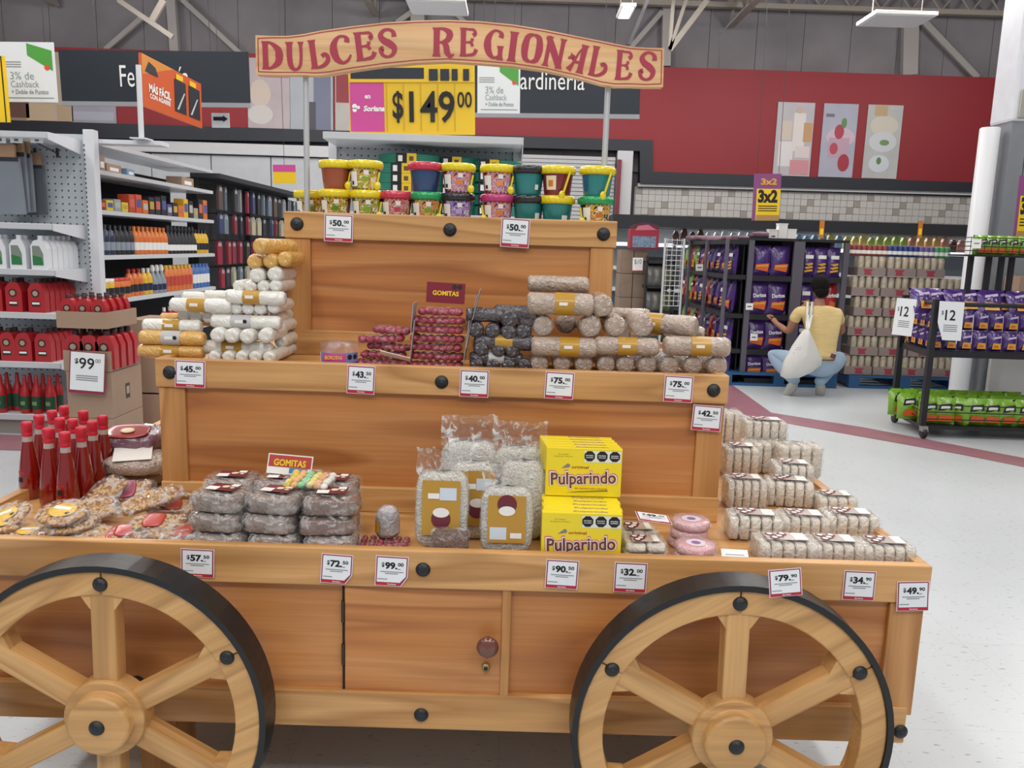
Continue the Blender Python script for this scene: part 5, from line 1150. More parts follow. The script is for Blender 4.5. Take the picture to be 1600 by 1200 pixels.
for j in range(6):
    z = ztp-.12-j*.30
    for i in range(15):
        c_ = hc_[rnd.randrange(12)] if j != 2 or i % 3 else '8c2438'
        k = (c_, j % 2)
        h_ = .22 if j % 2 else .26
        if k not in pkm: pkm[k] = (MB().prism([(-.05, -h_), (.05, -h_), (.055, -.05), (.02, 0), (-.02, 0), (-.055, -.05)], -.015, .015).mesh('pack', mat('hp_'+c_, c_, .6, bump=.5, bscale=20)), MB().rect(-.035, .035, -.06, -.02).mesh('header', mat('hh', '9a9a9c', .5)))
        t = thing('hanging_pack', '%s hanging pack on dark shelving, %s row down, %s from near end' % (HN[c_], ORD[j], ORD[i]), 'pack', (XD-.03-rnd.uniform(0, .04), 9.25+i*.24, z), (0, 0, PI/2+rnd.uniform(-.2, .2)), 'packs hanging on the dark shelving')
        put('pack', pkm[k][0], t); put('header', pkm[k][1], t, (0, -.0165, 0))
        MB().tube((0, .01, .005), (0, .22, .005), .004, 5).build('hook', DK, t)
# ---- hanging signs
def card(nm, x0, y0, x1, y1, Y, m, lab, cat='sign', th=.01, rz=0, rx=0):
    a, b = P(x0, y1, Y), P(x1, y0, Y); w_, h_ = b.x-a.x, b.z-a.z
    t = thing(nm, lab, cat, ((a.x+b.x)/2, Y, (a.z+b.z)/2), (rx, -.02, rz))
    MB().box(-w_/2, w_/2, 0, th, -h_/2, h_/2).build('panel', m, t); return t, w_, h_
DKS = mat('sign_dark', '1c2530', .5); LG = mat('sign_edge', '9a9ca2', .5)
t, w_, h_ = card('aisle_sign', 96, 84, 389, 155, 10, DKS, 'wide dark hanging aisle sign lettered Ferretería at the upper left')
text('Ferretería', w_*.365, h_*.42, WHITE, t, (w_*.0, -.012, h_*.0)); MB().box(-w_/2, w_/2, -.01, .02, -h_/2-.05, -h_/2).build('edge_strip', LG, t)
for s in (-.3, .3): MB().tube((w_*s, 0, h_/2), (w_*s, 0, ZC+.42-t.location.z), .004, 5).build('hanging_wire', STEELD, t)
t, w_, h_ = card('aisle_sign', 715, 92, 1003, 173, 10, DKS, 'wide dark hanging aisle sign lettered Jardinería right of the yellow price sign')
text('Jardinería', w_*.385, h_*.42, WHITE, t, (0, -.012, h_*.02)); MB().box(-w_/2, w_/2, -.01, .02, -h_/2-.05, -h_/2).build('edge_strip', LG, t)
for s in (-.3, .3): MB().tube((w_*s, 0, h_/2), (w_*s, 0, ZC+.42-t.location.z), .004, 5).build('hanging_wire', STEELD, t)
GREEN = mat('card_green', '4c9c3c', .5); LGREY = mat('sign_grey', '8a9698', .6)
for (x0, y0, x1, y1, Y, lab) in [(2, 67, 84, 158, 7, 'white cashback sign with green card picture at the upper left'), (745, 95, 814, 176, 7.2, 'white cashback sign with green card picture right of the yellow price sign')]:
    t, w_, h_ = card('cashback_sign', x0, y0, x1, y1, Y, mat('sign_white', 'dfe4e8', .5), lab)
    MB().flat([(w_*.02, h_*.28), (w_*.46, h_*.02), (w_*.46, h_*.36), (w_*.02, h_*.48)], -.002).build('card_print', GREEN, t)
    MB().lathe([(0, 0), (w_*.05, 0)], 10, 0, axis='y', caps=False).build('card_print', mat('card_orange', 'd8502c', .5), t, (w_*.36, -.004, h_*.08))
    text('3% de', w_*.42, h_*.13, LGREY, t, (-w_*.1, -.002, -h_*.06)); text('Cashback', w_*.5, h_*.11, LGREY, t, (-w_*.06, -.002, -h_*.2)); text('+ Doble de Puntos', w_*.66, h_*.08, LGREY, t, (w_*.02, -.002, -h_*.33), bold=.02)
    for q in (.16, .12, .08): MB().rect(-w_*.46, -w_*.1, h_*q, h_*(q+.015)).build('small_print', PB_, t, (0, -.002, 0))
    MB().rect(-w_*.42, w_*.44, -h_*.44, -h_*.425).build('small_print', PB_, t, (0, -.002, 0))
    for s in (-.35, .35): MB().tube((w_*s, 0, h_/2), (w_*s, 0, ZC+.42-t.location.z), .003, 5).build('hanging_wire', STEELD, t)
t, w_, h_ = card('price_sign', -34, 88, 8, 190, 6.6, YEL, 'yellow sign cut off by the left picture edge'); MB().rect(w_*.36, w_*.4, -h_*.5, h_*.5).build('border', BLACK, t, (0, -.002, 0))
# big yellow price sign
YS2 = mat('sign_yellow', 'e8c020', .45); a, b = P(545, 207, 5.9), P(743, 100, 5.9); w_, h_ = b.x-a.x, b.z-a.z
t = thing('price_sign', 'big yellow price sign $149 with pink corner standing on the middle shelving', 'price sign', ((a.x+b.x)/2, 5.9, (a.z+b.z)/2), (0, -.03, 0))
MB().box(-w_/2, w_/2, 0, .03, -h_/2, h_/2).build('panel', YS2, t, bevel=.004); PKS = mat('sign_pink', 'cc4a96', .45)
MB().rect(-w_*.49, -w_*.22, -h_*.46, h_*.22).build('pink_panel', PKS, t, (0, -.002, 0))
for i in range(5): MB().box(-w_*.2+i*w_*.135, -w_*.2+i*w_*.135+.003, -.006, -.001, -h_*.46, h_*.2).build('slot_rib', mat('rib_yellow', 'c8a018', .4), t)
MB().box(-w_*.22, w_*.5, -.008, 0, -h_*.5, -h_*.46).build('ledge', YS2, t); MB().box(-w_*.48, w_*.5, -.008, 0, h_*.22, h_*.26).build('ledge', YS2, t)
MB().rect(-w_*.48, w_*.1, h_*.27, h_*.42).build('header_panel', DKS, t, (0, -.003, 0))
for i in range(4): MB().rect(w_*(.14+.09*i), w_*(.21+.09*i)-(.02 if i > 1 else 0), h_*.24, h_*.4).build('digit_slot', DKS, t, (0, -.012, 0))
text('$', w_*.085, h_*.44, BLACK, t, (-w_*.11, -.01, -h_*.12), bold=.02); text('149', w_*.36, h_*.44, BLACK, t, (w_*.16, -.01, -h_*.12), bold=.015); text('00', w_*.115, h_*.22, BLACK, t, (w_*.42, -.01, -h_*.02), bold=.01)
text('en', w_*.045, h_*.05, WHITE, t, (-w_*.35, -.004, h_*.02), bold=.03); text('Soriana', w_*.17, h_*.08, WHITE, t, (-w_*.30, -.004, -h_*.14), bold=.04, shear=.2)
for (dx, dz, rr) in ((-.455, -.11, .018), (-.455, -.16, .016), (-.425, -.125, .012)): MB().lathe([(0, 0), (w_*rr*1.1, 0)], 10, 0, axis='y', caps=False).build('logo_dot', WHITE, t, (w_*dx, -.004, h_*dz))
# orange sign parallel to the aisle on a pole
D_a = 6.5; c0_ = P(222, 124, D_a); X_ = c0_.x; ws, hs = 1.2, (P(222, 82, D_a).z-P(222, 165, D_a).z)
t = thing('angled_sign', 'orange sign reading MÁS FÁCIL on a grey pole, upper left', 'sign', (X_, D_a+ws/2, c0_.z), (0, 0, PI/2))
OR = mat('sign_orange', 'cf5a26', .45); OR2 = mat('sign_amber', 'd88a34', .45)
MB().box(-ws/2, ws/2, 0, .02, -hs/2, hs/2).build('panel', OR, t)
MB().flat([(-ws*.5, hs*.1), (ws*.0, hs*.5), (-ws*.5, hs*.5)], -.002).build('corner_field', OR2, t)
text('MÁS FÁCIL', ws*.34, hs*.2, WHITE, t, (-ws*.24, -.004, -hs*.08), bold=.04); text('CON AGARRE', ws*.32, hs*.1, WHITE, t, (-ws*.24, -.004, -hs*.25), bold=.03)
MB().rect(0, ws*.2, -hs*.35, hs*.32).rect(ws*.25, ws*.46, -hs*.35, hs*.32).build('picture_field', DKS, t, (0, -.003, 0))
for q in (.03, .27):
    MB().rect(ws*q, ws*(q+.12), hs*.33, hs*.44).build('price_patch', YEL, t, (0, -.004, 0))
    MB().flat([(ws*q, -hs*.3), (ws*(q+.03), -hs*.3), (ws*(q+.15), hs*.1), (ws*(q+.13), hs*.1)], -.005).build('tool_print', mat('print_silver', 'c8ccd0', .5), t)
MB().flat([(-ws*.46, hs*.18), (-ws*.26, hs*.18), (-ws*.3, hs*.34), (-ws*.4, hs*.4)], -.004).build('logo_patch', DKS, t)
pz_ = AZ[0]; MB().tube((-ws/2-.03, .01, pz_-c0_.z+.002), (-ws/2-.03, .01, hs*.25), .02, 10).build('pole', SHW, t)
MB().box(-ws/2-.10, -ws/2+.04, -.05, .07, pz_-c0_.z+.002, pz_-c0_.z+.012).build('pole_foot', SHW, t)
MB().box(XS-.45, X_+.12, D_a+.0, D_a+.16, pz_-.03, pz_+.001).build('pole_shelf', SHW, ga)
# arrow sign, small signs
t, w_, h_ = card('arrow_sign', 331, 177, 358, 199, 10.5, mat('sign_white', ''), 'small white sign with black arrow pointing right below the Ferretería sign')
MB().tube((0, .005, h_/2), (0, .005, ZC+.42-t.location.z), .003, 5).build('hanging_wire', STEELD, t); MB().flat([(-w_*.4, -h_*.02), (w_*.15, -h_*.02), (w_*.15, -h_*.12), (w_*.42, h_*.1), (w_*.15, h_*.34), (w_*.15, h_*.24), (-w_*.4, h_*.24)], -.003).build('arrow', BLACK, t)
t, w_, h_ = card('promo_sign', 427, 258, 462, 286, 9.5, YEL, 'small yellow promotion sign with pink top at the end of the dark shelving'); MB().tube((0, .005, h_/2), (0, .005, ZC+.42-t.location.z), .003, 5).build('hanging_wire', STEELD, t); MB().rect(-w_*.5, w_*.5, h_*.12, h_*.5).build('pink_panel', PKS, t, (0, -.002, 0))
def promo(x0, x1, y0, y1, Y, lab):
    t, w_, h_ = card('promo_sign', x0, y0, x1, y1, Y, mat('sign_violet', '8a4a80', .5), lab)
    MB().rect(-w_*.38, w_*.5, -h_*.5, h_*.18).build('yellow_panel', YEL, t, (0, -.002, 0))
    text('3x2', w_*.72, h_*.28, BLACK, t, (w_*.04, -.004, h_*.02), bold=.05); text('3x2', w_*.6, h_*.14, mat('print_amber', 'e0a040', .5), t, (w_*.05, -.004, h_*.33), bold=.05)
    for q in (-.2, -.25, -.3): MB().rect(-w_*.3, w_*.4, h_*q, h_*(q+.02)).build('small_print', BLACK, t, (0, -.004, 0))
    MB().rect(-w_*.36, w_*.5, -h_*.5, -h_*.38).build('foot_strip', mat('print_tan', 'b08a50', .5), t, (0, -.003, 0))
    for s in (-.4, .4): MB().tube((w_*s, 0, h_/2), (w_*s, 0, ZC+.42-t.location.z), .003, 5).build('hanging_wire', STEELD, t)
promo(1174, 1222, 272, 344, 9.2, 'violet and yellow 3x2 promotion sign hanging left of the chips rack top')
promo(1582, 1630, 275, 372, 7.6, 'violet and yellow 3x2 promotion sign cut off by the right picture edge')
# ---- wall pictures
def poster(x0, y0, x1, y1, c0, lab, shapes=()):
    Y = 14.82; a, b = P(x0, y1, Y), P(x1, y0, Y); w_, h_ = b.x-a.x, b.z-a.z
    t = thing('wall_picture', lab, 'picture', (a.x, 14.835, a.z), (0, 0, 0), 'photo prints on the red fascia')
    MB().box(0, w_, -.02, 0, 0, h_).build('print_sheet', mat('ps_'+c0, c0, .5, var=.08, vscale=3), t)
    for i, (kind, x, z, rx, rz, col) in enumerate(shapes):
        y = -.021-.0008*(i+1); mb = MB()
        if kind == 'o': mb.flat([(x*w_+rx*w_*math.cos(q*PI/8), z*h_+rz*h_*math.sin(q*PI/8)) for q in range(16)], y)
        else: mb.rect((x-rx)*w_, (x+rx)*w_, (z-rz)*h_, (z+rz)*h_, y)
        mb.build('picture_shape', mat('ps_'+col, col, .5), t)
poster(1207, 161, 1274, 274, 'b8b3b8', 'picture of milk bottles, leftmost of the three dessert pictures', [('r', .28, .62, .14, .13, 'cbbcae'), ('r', .3, .3, .2, .17, 'd8d2d4'), ('r', .62, .6, .16, .26, 'd8d0cc'), ('r', .86, .6, .12, .13, 'bd9468'), ('r', .75, .33, .2, .08, 'd2c6c4'), ('r', .7, .12, .26, .1, 'c88a92'), ('o', .6, .9, .08, .05, 'c8a898')])
poster(1278, 163, 1342, 276, 'a8a8b8', 'picture of a strawberry dessert cup, middle of the three dessert pictures', [('o', .55, .55, .42, .13, 'c8b0be'), ('r', .52, .4, .3, .14, 'b898aa'), ('o', .5, .62, .14, .1, 'a83848'), ('o', .38, .39, .12, .08, 'b04454'), ('o', .7, .2, .17, .12, 'a02c3c'), ('o', .62, .74, .08, .07, '5c8448'), ('r', .2, .84, .12, .02, '6a6a78')])
poster(1346, 165, 1412, 278, 'b4b4b4', 'picture of white dessert bowls, rightmost of the three dessert pictures', [('o', .5, .72, .4, .14, 'c8c0b4'), ('r', .38, .92, .18, .07, 'b89c74'), ('o', .5, .5, .4, .14, 'c6c8cc'), ('o', .45, .2, .3, .12, 'c8ccd4'), ('o', .55, .49, .14, .04, '6a8a54'), ('o', .44, .24, .07, .05, '5a8040')])
poster(-80, 80, 40, 187, '9a8474', 'brownish picture at the far left of the red fascia, partly behind the cashback sign', [('r', .8, .2, .2, .14, '6a4a40')])
poster(42, 82, 109, 188, 'b9a898', 'beige picture of boxes on the red fascia below the Ferretería sign', [('r', .3, .12, .3, .12, 'c2aa8e'), ('r', .82, .12, .16, .12, 'b49c80'), ('o', .4, .4, .2, .1, 'd0ccc8')])
poster(112, 83, 177, 191, '9a98a6', 'lilac-grey picture on the red fascia below the Ferretería sign', [('r', .5, .1, .45, .06, 'a8a8b4')])
poster(388, 92, 452, 200, 'b2a4a8', 'pinkish picture of hands and cloth left of the left sign pole', [('o', .3, .5, .25, .2, 'c4b4a8'), ('r', .7, .85, .28, .12, 'b8607a'), ('o', .3, .2, .3, .14, 'c4bebc')])
poster(454, 94, 520, 202, 'a4a8b0', 'picture of blue-grey curtains behind the left sign pole', [('r', .75, .5, .2, .5, '6c7088'), ('r', .5, .2, .1, .2, '45424e')])
poster(524, 96, 600, 204, 'b2aca6', 'picture with a straw hat left of the yellow price sign', [('o', .35, .75, .3, .25, 'a08c70'), ('r', .2, .6, .18, .2, '8c2430')])
# ---- middle end unit with garden hoses
gm = thing('shelving_unit', 'white pegboard shelving unit with green garden hoses behind the cart', 'shelving')
a, b = P(505, 210, 5.7), P(816, 218, 5.7); zt2 = a.z+.02
shelf(gm, a.x, b.x, 5.7, 6.15, zt2, .05); pegboard(gm, a.x, b.x, 6.15, .2, zt2-.02)
for x in (a.x-.03, b.x-.03): bk('upright_post', x-.03, x+.03, 6.12, 6.2, 0, zt2+.02, SHW, gm, .003)
zh = P(650, 334, 5.75).z; shelf(gm, a.x, b.x, 5.72, 6.15, zh, .05); shelf(gm, a.x, b.x, 5.72, 6.15, .2, .08); shelf(gm, a.x, b.x, 5.72, 6.15, .62, .05)
HOSE = mat('green_hose', '20806a', .35, coat=.3)
def tor(R_, r_, n=28, k=8, sq=1.0):
    mb = MB(); vs = []
    for i in range(n):
        A = 2*PI*i/n
        for j in range(k):
            B = 2*PI*j/k; vs.append(((R_+r_*math.cos(B))*math.cos(A), (R_+r_*math.cos(B))*math.sin(A)*sq, r_*math.sin(B)))
    fs = [(i*k+j, ((i+1) % n)*k+j, ((i+1) % n)*k+(j+1) % k, i*k+(j+1) % k) for i in range(n) for j in range(k)]
    return mb.add(vs, fs, 0, True)
def hose(px, py, wpx, lab, z, Y=5.92, wound=4, hh=.06, labx=0):
    c = P(px, py, Y); Rr = wpx/F*Y/2-.012
    t = thing('garden_hose', lab, 'hose', (c.x, Y, z), (0, 0, 0), 'coiled green garden hoses')
    tm = tor(Rr, .0125, sq=.62).mesh('hose_loop', HOSE)
    for i in range(wound): put('hose_loop', tm, t, (0, 0, .013+i*hh/wound), (0, 0, 0))
    tm2 = tor(Rr-.026, .0125, sq=.6).mesh('hose_loop', HOSE); put('hose_loop', tm2, t, (0, 0, .02)); put('hose_loop', tm2, t, (0, 0, .045))
    y = -Rr*.62-.014
    MB().box(-.075+labx, .0+labx, y-.003, y, .005, hh+.01).build('label_sleeve', BLACK, t); MB().box(.0+labx, .065+labx, y-.003, y, .005, hh+.01).build('label_sleeve', YEL, t)
    MB().rect(-.06+labx, -.03+labx, .015, hh-.005, y-.004).build('label_print', WHITE, t); MB().rect(.015+labx, .045+labx, .02, hh-.01, y-.004).build('label_print', mat('print_umber', '6a5020', .5), t)
for i, py in enumerate([(326), (311), (296), (281), (266), (251)]): hose(632 if i < 5 else 640, py, 96, 'green hose coil in the left stack, %s from below' % ORD[i], zh+.002+i*.0665)
for i in range(6): hose(712, 300, 76, 'green hose coil in the middle stack, %s from below' % ORD[i], zh+.002+i*.066, Y=6.0, labx=-.02)
for i in range(5): hose(778, 300, 72, 'green hose coil in the right stack, %s from below' % ORD[i], zh+.002+i*.078, Y=5.93, labx=-.06)
# ---- right background: cartons, wire rack, chips, cans, fridge
t = thing('display_fridge', 'long open chilled display wall with lit white shelf edge at the far right back', 'fridge')
fa, fb = P(1070, 347, 13.6), P(1700, 366, 13.6)
FRD = mat('fridge_black', '1c1d22', .5)
zf = fa.z
bk('canopy', fa.x-1.2, 11.5, 13.3, 14.6, zf-.10, zf+.08, FRD, t); bk('back_wall', fa.x-1.2, 11.5, 14.4, 14.6, 0, zf-.1, mat('fridge_inner', '8f959a', .5), t)
for k_, dz in enumerate((.36, .75, 1.1)): s = bk('shelf', fa.x-1.2, 11.5, 13.7, 14.4, zf-dz-.03, zf-dz, SHW, t); bk('price_rail', fa.x-1.2, 11.5, 13.68, 13.7, zf-dz-.05, zf-dz+.01, mat('lit_rail', 'f4f8fa', .4, emit=.8) if k_ == 0 else STRIP, s)
bk('base', fa.x-1.2, 11.5, 13.4, 14.4, 0, .5, FRD, t)
area(6, 13.9, zf-.12, 8, .1, 30)
rnd = random.Random(8)
FC = [('5c3c34', 'brown'), ('e4e6e8', 'white'), ('e4e6e8', 'white'), ('8fb0cc', 'light blue'), ('7fa4c8', 'blue'), ('d8c878', 'cream'), ('a8bc60', 'green'), ('d8b070', 'tan'), ('c88a78', 'pink')]
n_ = 62
for i in range(n_):
    x = fa.x-.1+i*.135; f = min(8.9, i/36*8.99); c_, nm = FC[int(f)]
    if i % 5 == 4: c_, nm = FC[(int(f)+1) % 9]
    h_ = rnd.uniform(.2, .27)
    o = MB().prism([(-.05, 0), (.05, 0), (.05, h_*.7), (.02, h_), (-.02, h_), (-.05, h_*.7)], -.04, .04).build('chilled_carton', mat('fc_'+c_, c_, .5), None, (x, 13.78, zf-.358))
    tag(o, '%s drink carton on the lit chilled shelf, %s from its left end' % (nm, ORD[i] if i < len(ORD) else '%dth' % (i+1)), 'drink carton', 'drink cartons on the lit chilled shelf')
for i, px in enumerate((1283, 1437, 1588)):
    t, w_, h_ = card('shelf_flag', px-4, 345, px+6, 372, 13.285 if i < 2 else 8, mat('flag_orange', 'c07028', .5), ['orange flag sign on the chilled display above the chips rack', 'orange flag sign on the chilled display above the beverage cans', 'orange flag sign at the right picture edge above the snack basket'][i]); MB().rect(-w_*.35, w_*.35, -h_*.3, h_*.05).build('yellow_patch', YEL, t, (0, -.002, 0)); (MB().tube((0, .005, h_/2), (0, .005, ZC+.42-t.location.z), .003, 5).build('hanging_wire', STEELD, t) if i == 2 else None)
# chips racks
PURP = mat('chip_purple', '4a2a78', .3, coat=.7, bump=.6, bscale=14, var=.2, vscale=10); CRD = mat('chip_red', 'b0202c', .3, coat=.7, bump=.6, bscale=14)
CGR = mat('chip_green', '82b436', .3, coat=.6, bump=.7, bscale=14, var=.15, vscale=9); COR = mat('chip_orange', 'd8622c', .4); CYE = mat('chip_yellow', 'dca43a', .4); CDK = mat('chip_darkprint', '2a2438', .4)
def bagmesh(w_, h_, m, seed):
    rnd = random.Random(seed); mb = MB(); nx, nz = 6, 8; vs = []; idx = {}
    for side in (0, 1):
        for j in range(nz+1):
            for i in range(nx+1):
                u, v = i/nx, j/nz; th = math.sin(PI*min(1, max(0, u)))**.5*math.sin(PI*min(1, max(0, v)))**.6*.045
                if 0 < i < nx and 0 < j < nz: th *= 1+rnd.uniform(-.2, .2)
                vs.append(((u-.5)*w_*(1-.05*math.sin(PI*v)), (-th if side == 0 else th), v*h_))
    N = (nx+1)*(nz+1); fs = []
    for j in range(nz):
        for i in range(nx):
            a = j*(nx+1)+i; fs.append((a, a+1, a+nx+2, a+nx+1)); fs.append((N+a, N+a+nx+1, N+a+nx+2, N+a+1))
    return mb.add(vs, fs, 0, True).mesh('bag', m)
bagm = {}
def chips(x, y, z, w_, h_, m, lab, rz=0, word='Doritos', style='o', grp='chips bags on the racks', lean=-.06):
    k = (round(w_, 2), round(h_, 2), m.name)
    if k not in bagm: bagm[k] = bagmesh(w_, h_, m, len(bagm))
    t = thing('chips_bag', lab, 'chips bag', (x, y, z), (lean, 0, rz), grp); put('bag', bagm[k], t)
    f = -.052
    if style == 'o':
        MB().flat([(-w_*.36, h_*.2), (w_*.3, h_*.12), (w_*.38, h_*.4), (-w_*.3, h_*.36)], f+.006).build('chip_print', COR, t); MB().flat([(-w_*.3, h_*.27), (w_*.34, h_*.30), (w_*.3, h_*.36), (-w_*.32, h_*.33)], f+.004).build('chip_print', CYE, t)
        if word: text(word, w_*.66, h_*.12, WHITE, t, (0, f, h_*.56), (0, -.08, 0), bold=.03)
    elif style == 'y':
        for q in range(3): MB().flat([(-w_*.3+q*.02, h_*(.14+.11*q)), (w_*.3, h_*(.19+.11*q)), (w_*.24, h_*(.25+.11*q)), (-w_*.34, h_*(.2+.11*q))], f+.004).build('chip_print', CYE, t)
        MB().rect(-w_*.3, w_*.3, h_*.6, h_*.72, f+.004).build('chip_print', WHITE, t)
    elif style == 'r':
        text(word, w_*.66, h_*.13, WHITE, t, (0, f, h_*.62), (0, -.08, 0), bold=.03); MB().flat([(-w_*.3, h_*.14), (w_*.26, h_*.1), (w_*.3, h_*.4), (-w_*.1, h_*.46)], f+.004).build('chip_print', COR, t)
    elif style == 'g':
        MB().flat([(-w_*.3, h_*.5), (w_*.3, h_*.56), (w_*.26, h_*.8), (-w_*.24, h_*.74)], f+.006).build('logo_print', CDK, t); MB().flat([(-w_*.2, h_*.58), (w_*.2, h_*.62), (w_*.18, h_*.72), (-w_*.18, h_*.68)], f+.004).build('logo_print', WHITE, t)
        MB().flat([(-w_*.32, h_*.12), (w_*.32, h_*.12), (w_*.3, h_*.34), (-w_*.2, h_*.36)], f+.006).build('chip_print', COR, t)
    elif style == 'p':
        MB().flat([(-w_*.3, h_*.12), (w_*.3, h_*.12), (w_*.26, h_*.4), (-w_*.24, h_*.42)], f+.006).build('chip_print', CYE, t); MB().flat([(-w_*.25, h_*.6), (w_*.28, h_*.68), (w_*.28, h_*.78), (-w_*.24, h_*.7)], f+.006).build('logo_print', mat('pale_lilac', 'c8b8d8', .5), t)
        MB().flat([(-w_*.2, h_*.2), (w_*.16, h_*.2), (w_*.1, h_*.3), (-w_*.14, h_*.32)], f+.004).build('chip_print', COR, t)
    return t
YR = 9.45
RK = mat('rack_black', '202024', .5); RKG = mat('rack_grey_post', '5c5864', .5)
xa, xb_, xc = P(1166, 450, YR).x, P(1243, 450, YR).x, P(1321, 450, YR).x
zr = [P(1200, y, YR).z for y in (376, 431, 492, 547, 592)]
PAL = mat('pallet_blue', '2a5c8c', .6, var=.1)
def pallet(x0, x1, y0, lab, d=1.0, z1=.15):
    t = thing('pallet', lab, 'pallet', (x0, y0, 0), (0, 0, 0), 'blue pallets under the snack and drink displays'); w_ = x1-x0
    for i in range(5): MB().box(0, w_, i*d/5, i*d/5+d/5-.03, z1-.025, z1).build('deck_board', PAL, t)
    for i in range(3): MB().box((w_-.12)*i/2, (w_-.12)*i/2+.12, 0, d, .03, z1-.025).build('bearer', PAL, t)
    for y in (0, d-.1): MB().box(0, w_, y, y+.1, 0, .03).build('bottom_board', PAL, t)
    return t
pallet(xa-.22, xc-.02, YR-.06, 'blue pallet under the chips racks beside the crouching woman'); zp = .152
def rack(x0, x1, nm, y0=YR, d=.5):
    t = thing('chips_rack', nm, 'rack', (0, 0, 0))
    for x in (x0, x1-.05): bk('upright_post', x, x+.06, y0, y0+.04, zp, zr[0], RKG, t); bk('rear_post', x, x+.06, y0+d-.04, y0+d, zp, zr[0], RKG, t)
    bk('back_panel', x0, x1, y0+d-.03, y0+d-.01, zp, zr[0], RK, t)
    bk('top_board', x0, x1, y0, y0+d, zr[0], zr[0]+.03, RK, t)
    for z in zr[1:]: bk('shelf', x0+.06, x1-.05, y0, y0+d-.04, z-.06, z, RK, t)
rack(xa, xb_, 'grey-posted chips rack left of the crouching woman'); rack(xb_+.01, xc, 'grey-posted chips rack directly behind the crouching woman')
wA = (xb_-xa-.13)/2; wB = (xc-xb_-.13)/3
for j in range(4):
    z = zr[j+1]+.002; h_ = (zr[j]-zr[j+1])*.86
    for i in range(2): chips(xa+.07+wA*(i+.5), YR+.1, z, wA*1.02, h_, PURP, 'purple chips bag in the left rack, %s shelf from the top, %s one' % (ORD[j], ['left', 'right'][i]), style='y' if 0 else 'o', word='Doritos' if j else None)
    for i in range(2): chips(xa+.07+wA*(i+.5), YR+.25, z, wA*1.0, h_*.97, PURP, 'purple chips bag behind the front one in the left rack, %s shelf, %s one' % (ORD[j], ['left', 'right'][i]), style='o', word=None)
    for i in range(3):
        red = j == 1 and i == 2
        chips(xb_+.08+wB*(i+.5), YR+.1, z, wB*1.04, h_, CRD if red else PURP, ('red chips bag right of the woman\'s head' if red else 'purple chips bag in the right rack, %s shelf from the top, %s from the left' % (ORD[j], ORD[i])), style='r' if red else 'y')
# bags facing left aisle : receding side of the display
xs_ = xa+.17; sd = thing('chips_rack', 'black chips rack whose shelves recede along the side of the display', 'rack')
YS0, YS1 = YR+.02, 12.6
for z in zr: bk('shelf', xs_-.40, xs_-.18, YS0, YS1, z-.05, z, RK, sd)
for y in (YS0, YS0+1, YS0+2, YS1): bk('upright_post', xs_-.43, xs_-.40, y-.03, y+.03, 0, zr[0], RKG, sd)
bk('back_panel', xs_-.20, xs_-.185, YS0+.1, YS1, 0, zr[0], RK, sd)
bk('front_panel', xs_-.38, xs_-.18, YS0-.0, YS0+.02, 0, zr[-1], RK, sd)
for j in range(4):
    z = zr[j+1]+.002; h_ = (zr[j]-zr[j+1])*.84
    for i in range(10):
        m = [PURP, PURP, PURP, PURP, PURP, CRD, PURP, PURP, CRD, PURP][(i+j) % 10] if i < 7 else [CRD, CGR][(i+j) % 2]
        st = ['y', 'o', 'y', 'o', 'p', 'r', 'y', 'p', 'g', 'o'][(i+j) % 10]
        chips(xs_-.285, YS0+.18+i*.285, z, .26, h_, m, '%s chips bag on receding rack, %s shelf down, %s from the near end' % ('purple' if m is PURP else 'red' if m is CRD else 'green', ORD[j], ORD[i]), rz=-PI/2, style=st, word='Doritos' if st == 'r' else None)
for i, (px, py) in enumerate([(1171, 479), (1178, 527), (1113, 466), (1093, 418)]):
    t, w_, h_ = card('shelf_tag', px-6, py-5, px+6, py+5, YR-.03 if i < 2 else 10.6, WHITE, ['white shelf tag on the corner of the chips display, upper', 'white shelf tag on the corner of the chips display, lower', 'small white tag on the receding chips rack, near', 'small white tag on the receding chips rack, far'][i], 'shelf tag', .004)
    MB().rect(-w_*.3, w_*.3, -h_*.1, h_*.1).build('print', GREY, t, (0, -.001, 0))
# goods piled on top of the racks
for i, (px, w_) in enumerate([(1112, .5), (1148, .5), (1186, .35)]):
    c = P(px, 366, 10.0 if i == 2 else 11); tag(MB().pillow(w_, .3, .07, 7, .12, i, 4).build('snack_pack', mat('mauve_packs', '8a6a78', .5, bump=1, bscale=14, var=.3), None, (c.x, 9.75 if i == 2 else 11-.6*i+.3, zr[0]+(.032 if i == 2 else .002))), ['flat mauve pack pile far back on top of the receding rack', 'flat mauve pack pile midway on top of the receding rack', 'flat mauve pack pile on top of the left chips rack'][i], 'snack pack')
for i, (px, h_) in enumerate([(1200, .09), (1214, .16), (1228, .10), (1207, .05)]):
    c = P(px, 372, 9.8); tag(MB().box(-.05, .05, -.05, .05, 0, h_).box(-.055, .055, -.055, .055, h_, h_+.012).build('foam_tub', WHITE, None, (c.x, 9.65 if i < 3 else 9.8, zr[0]+.031)), ['leftmost white foam tub on the left chips rack', 'tall white foam tub on the left chips rack', 'rightmost white foam tub on the left chips rack', 'low white foam tub behind the others on the left chips rack'][i], 'tub')
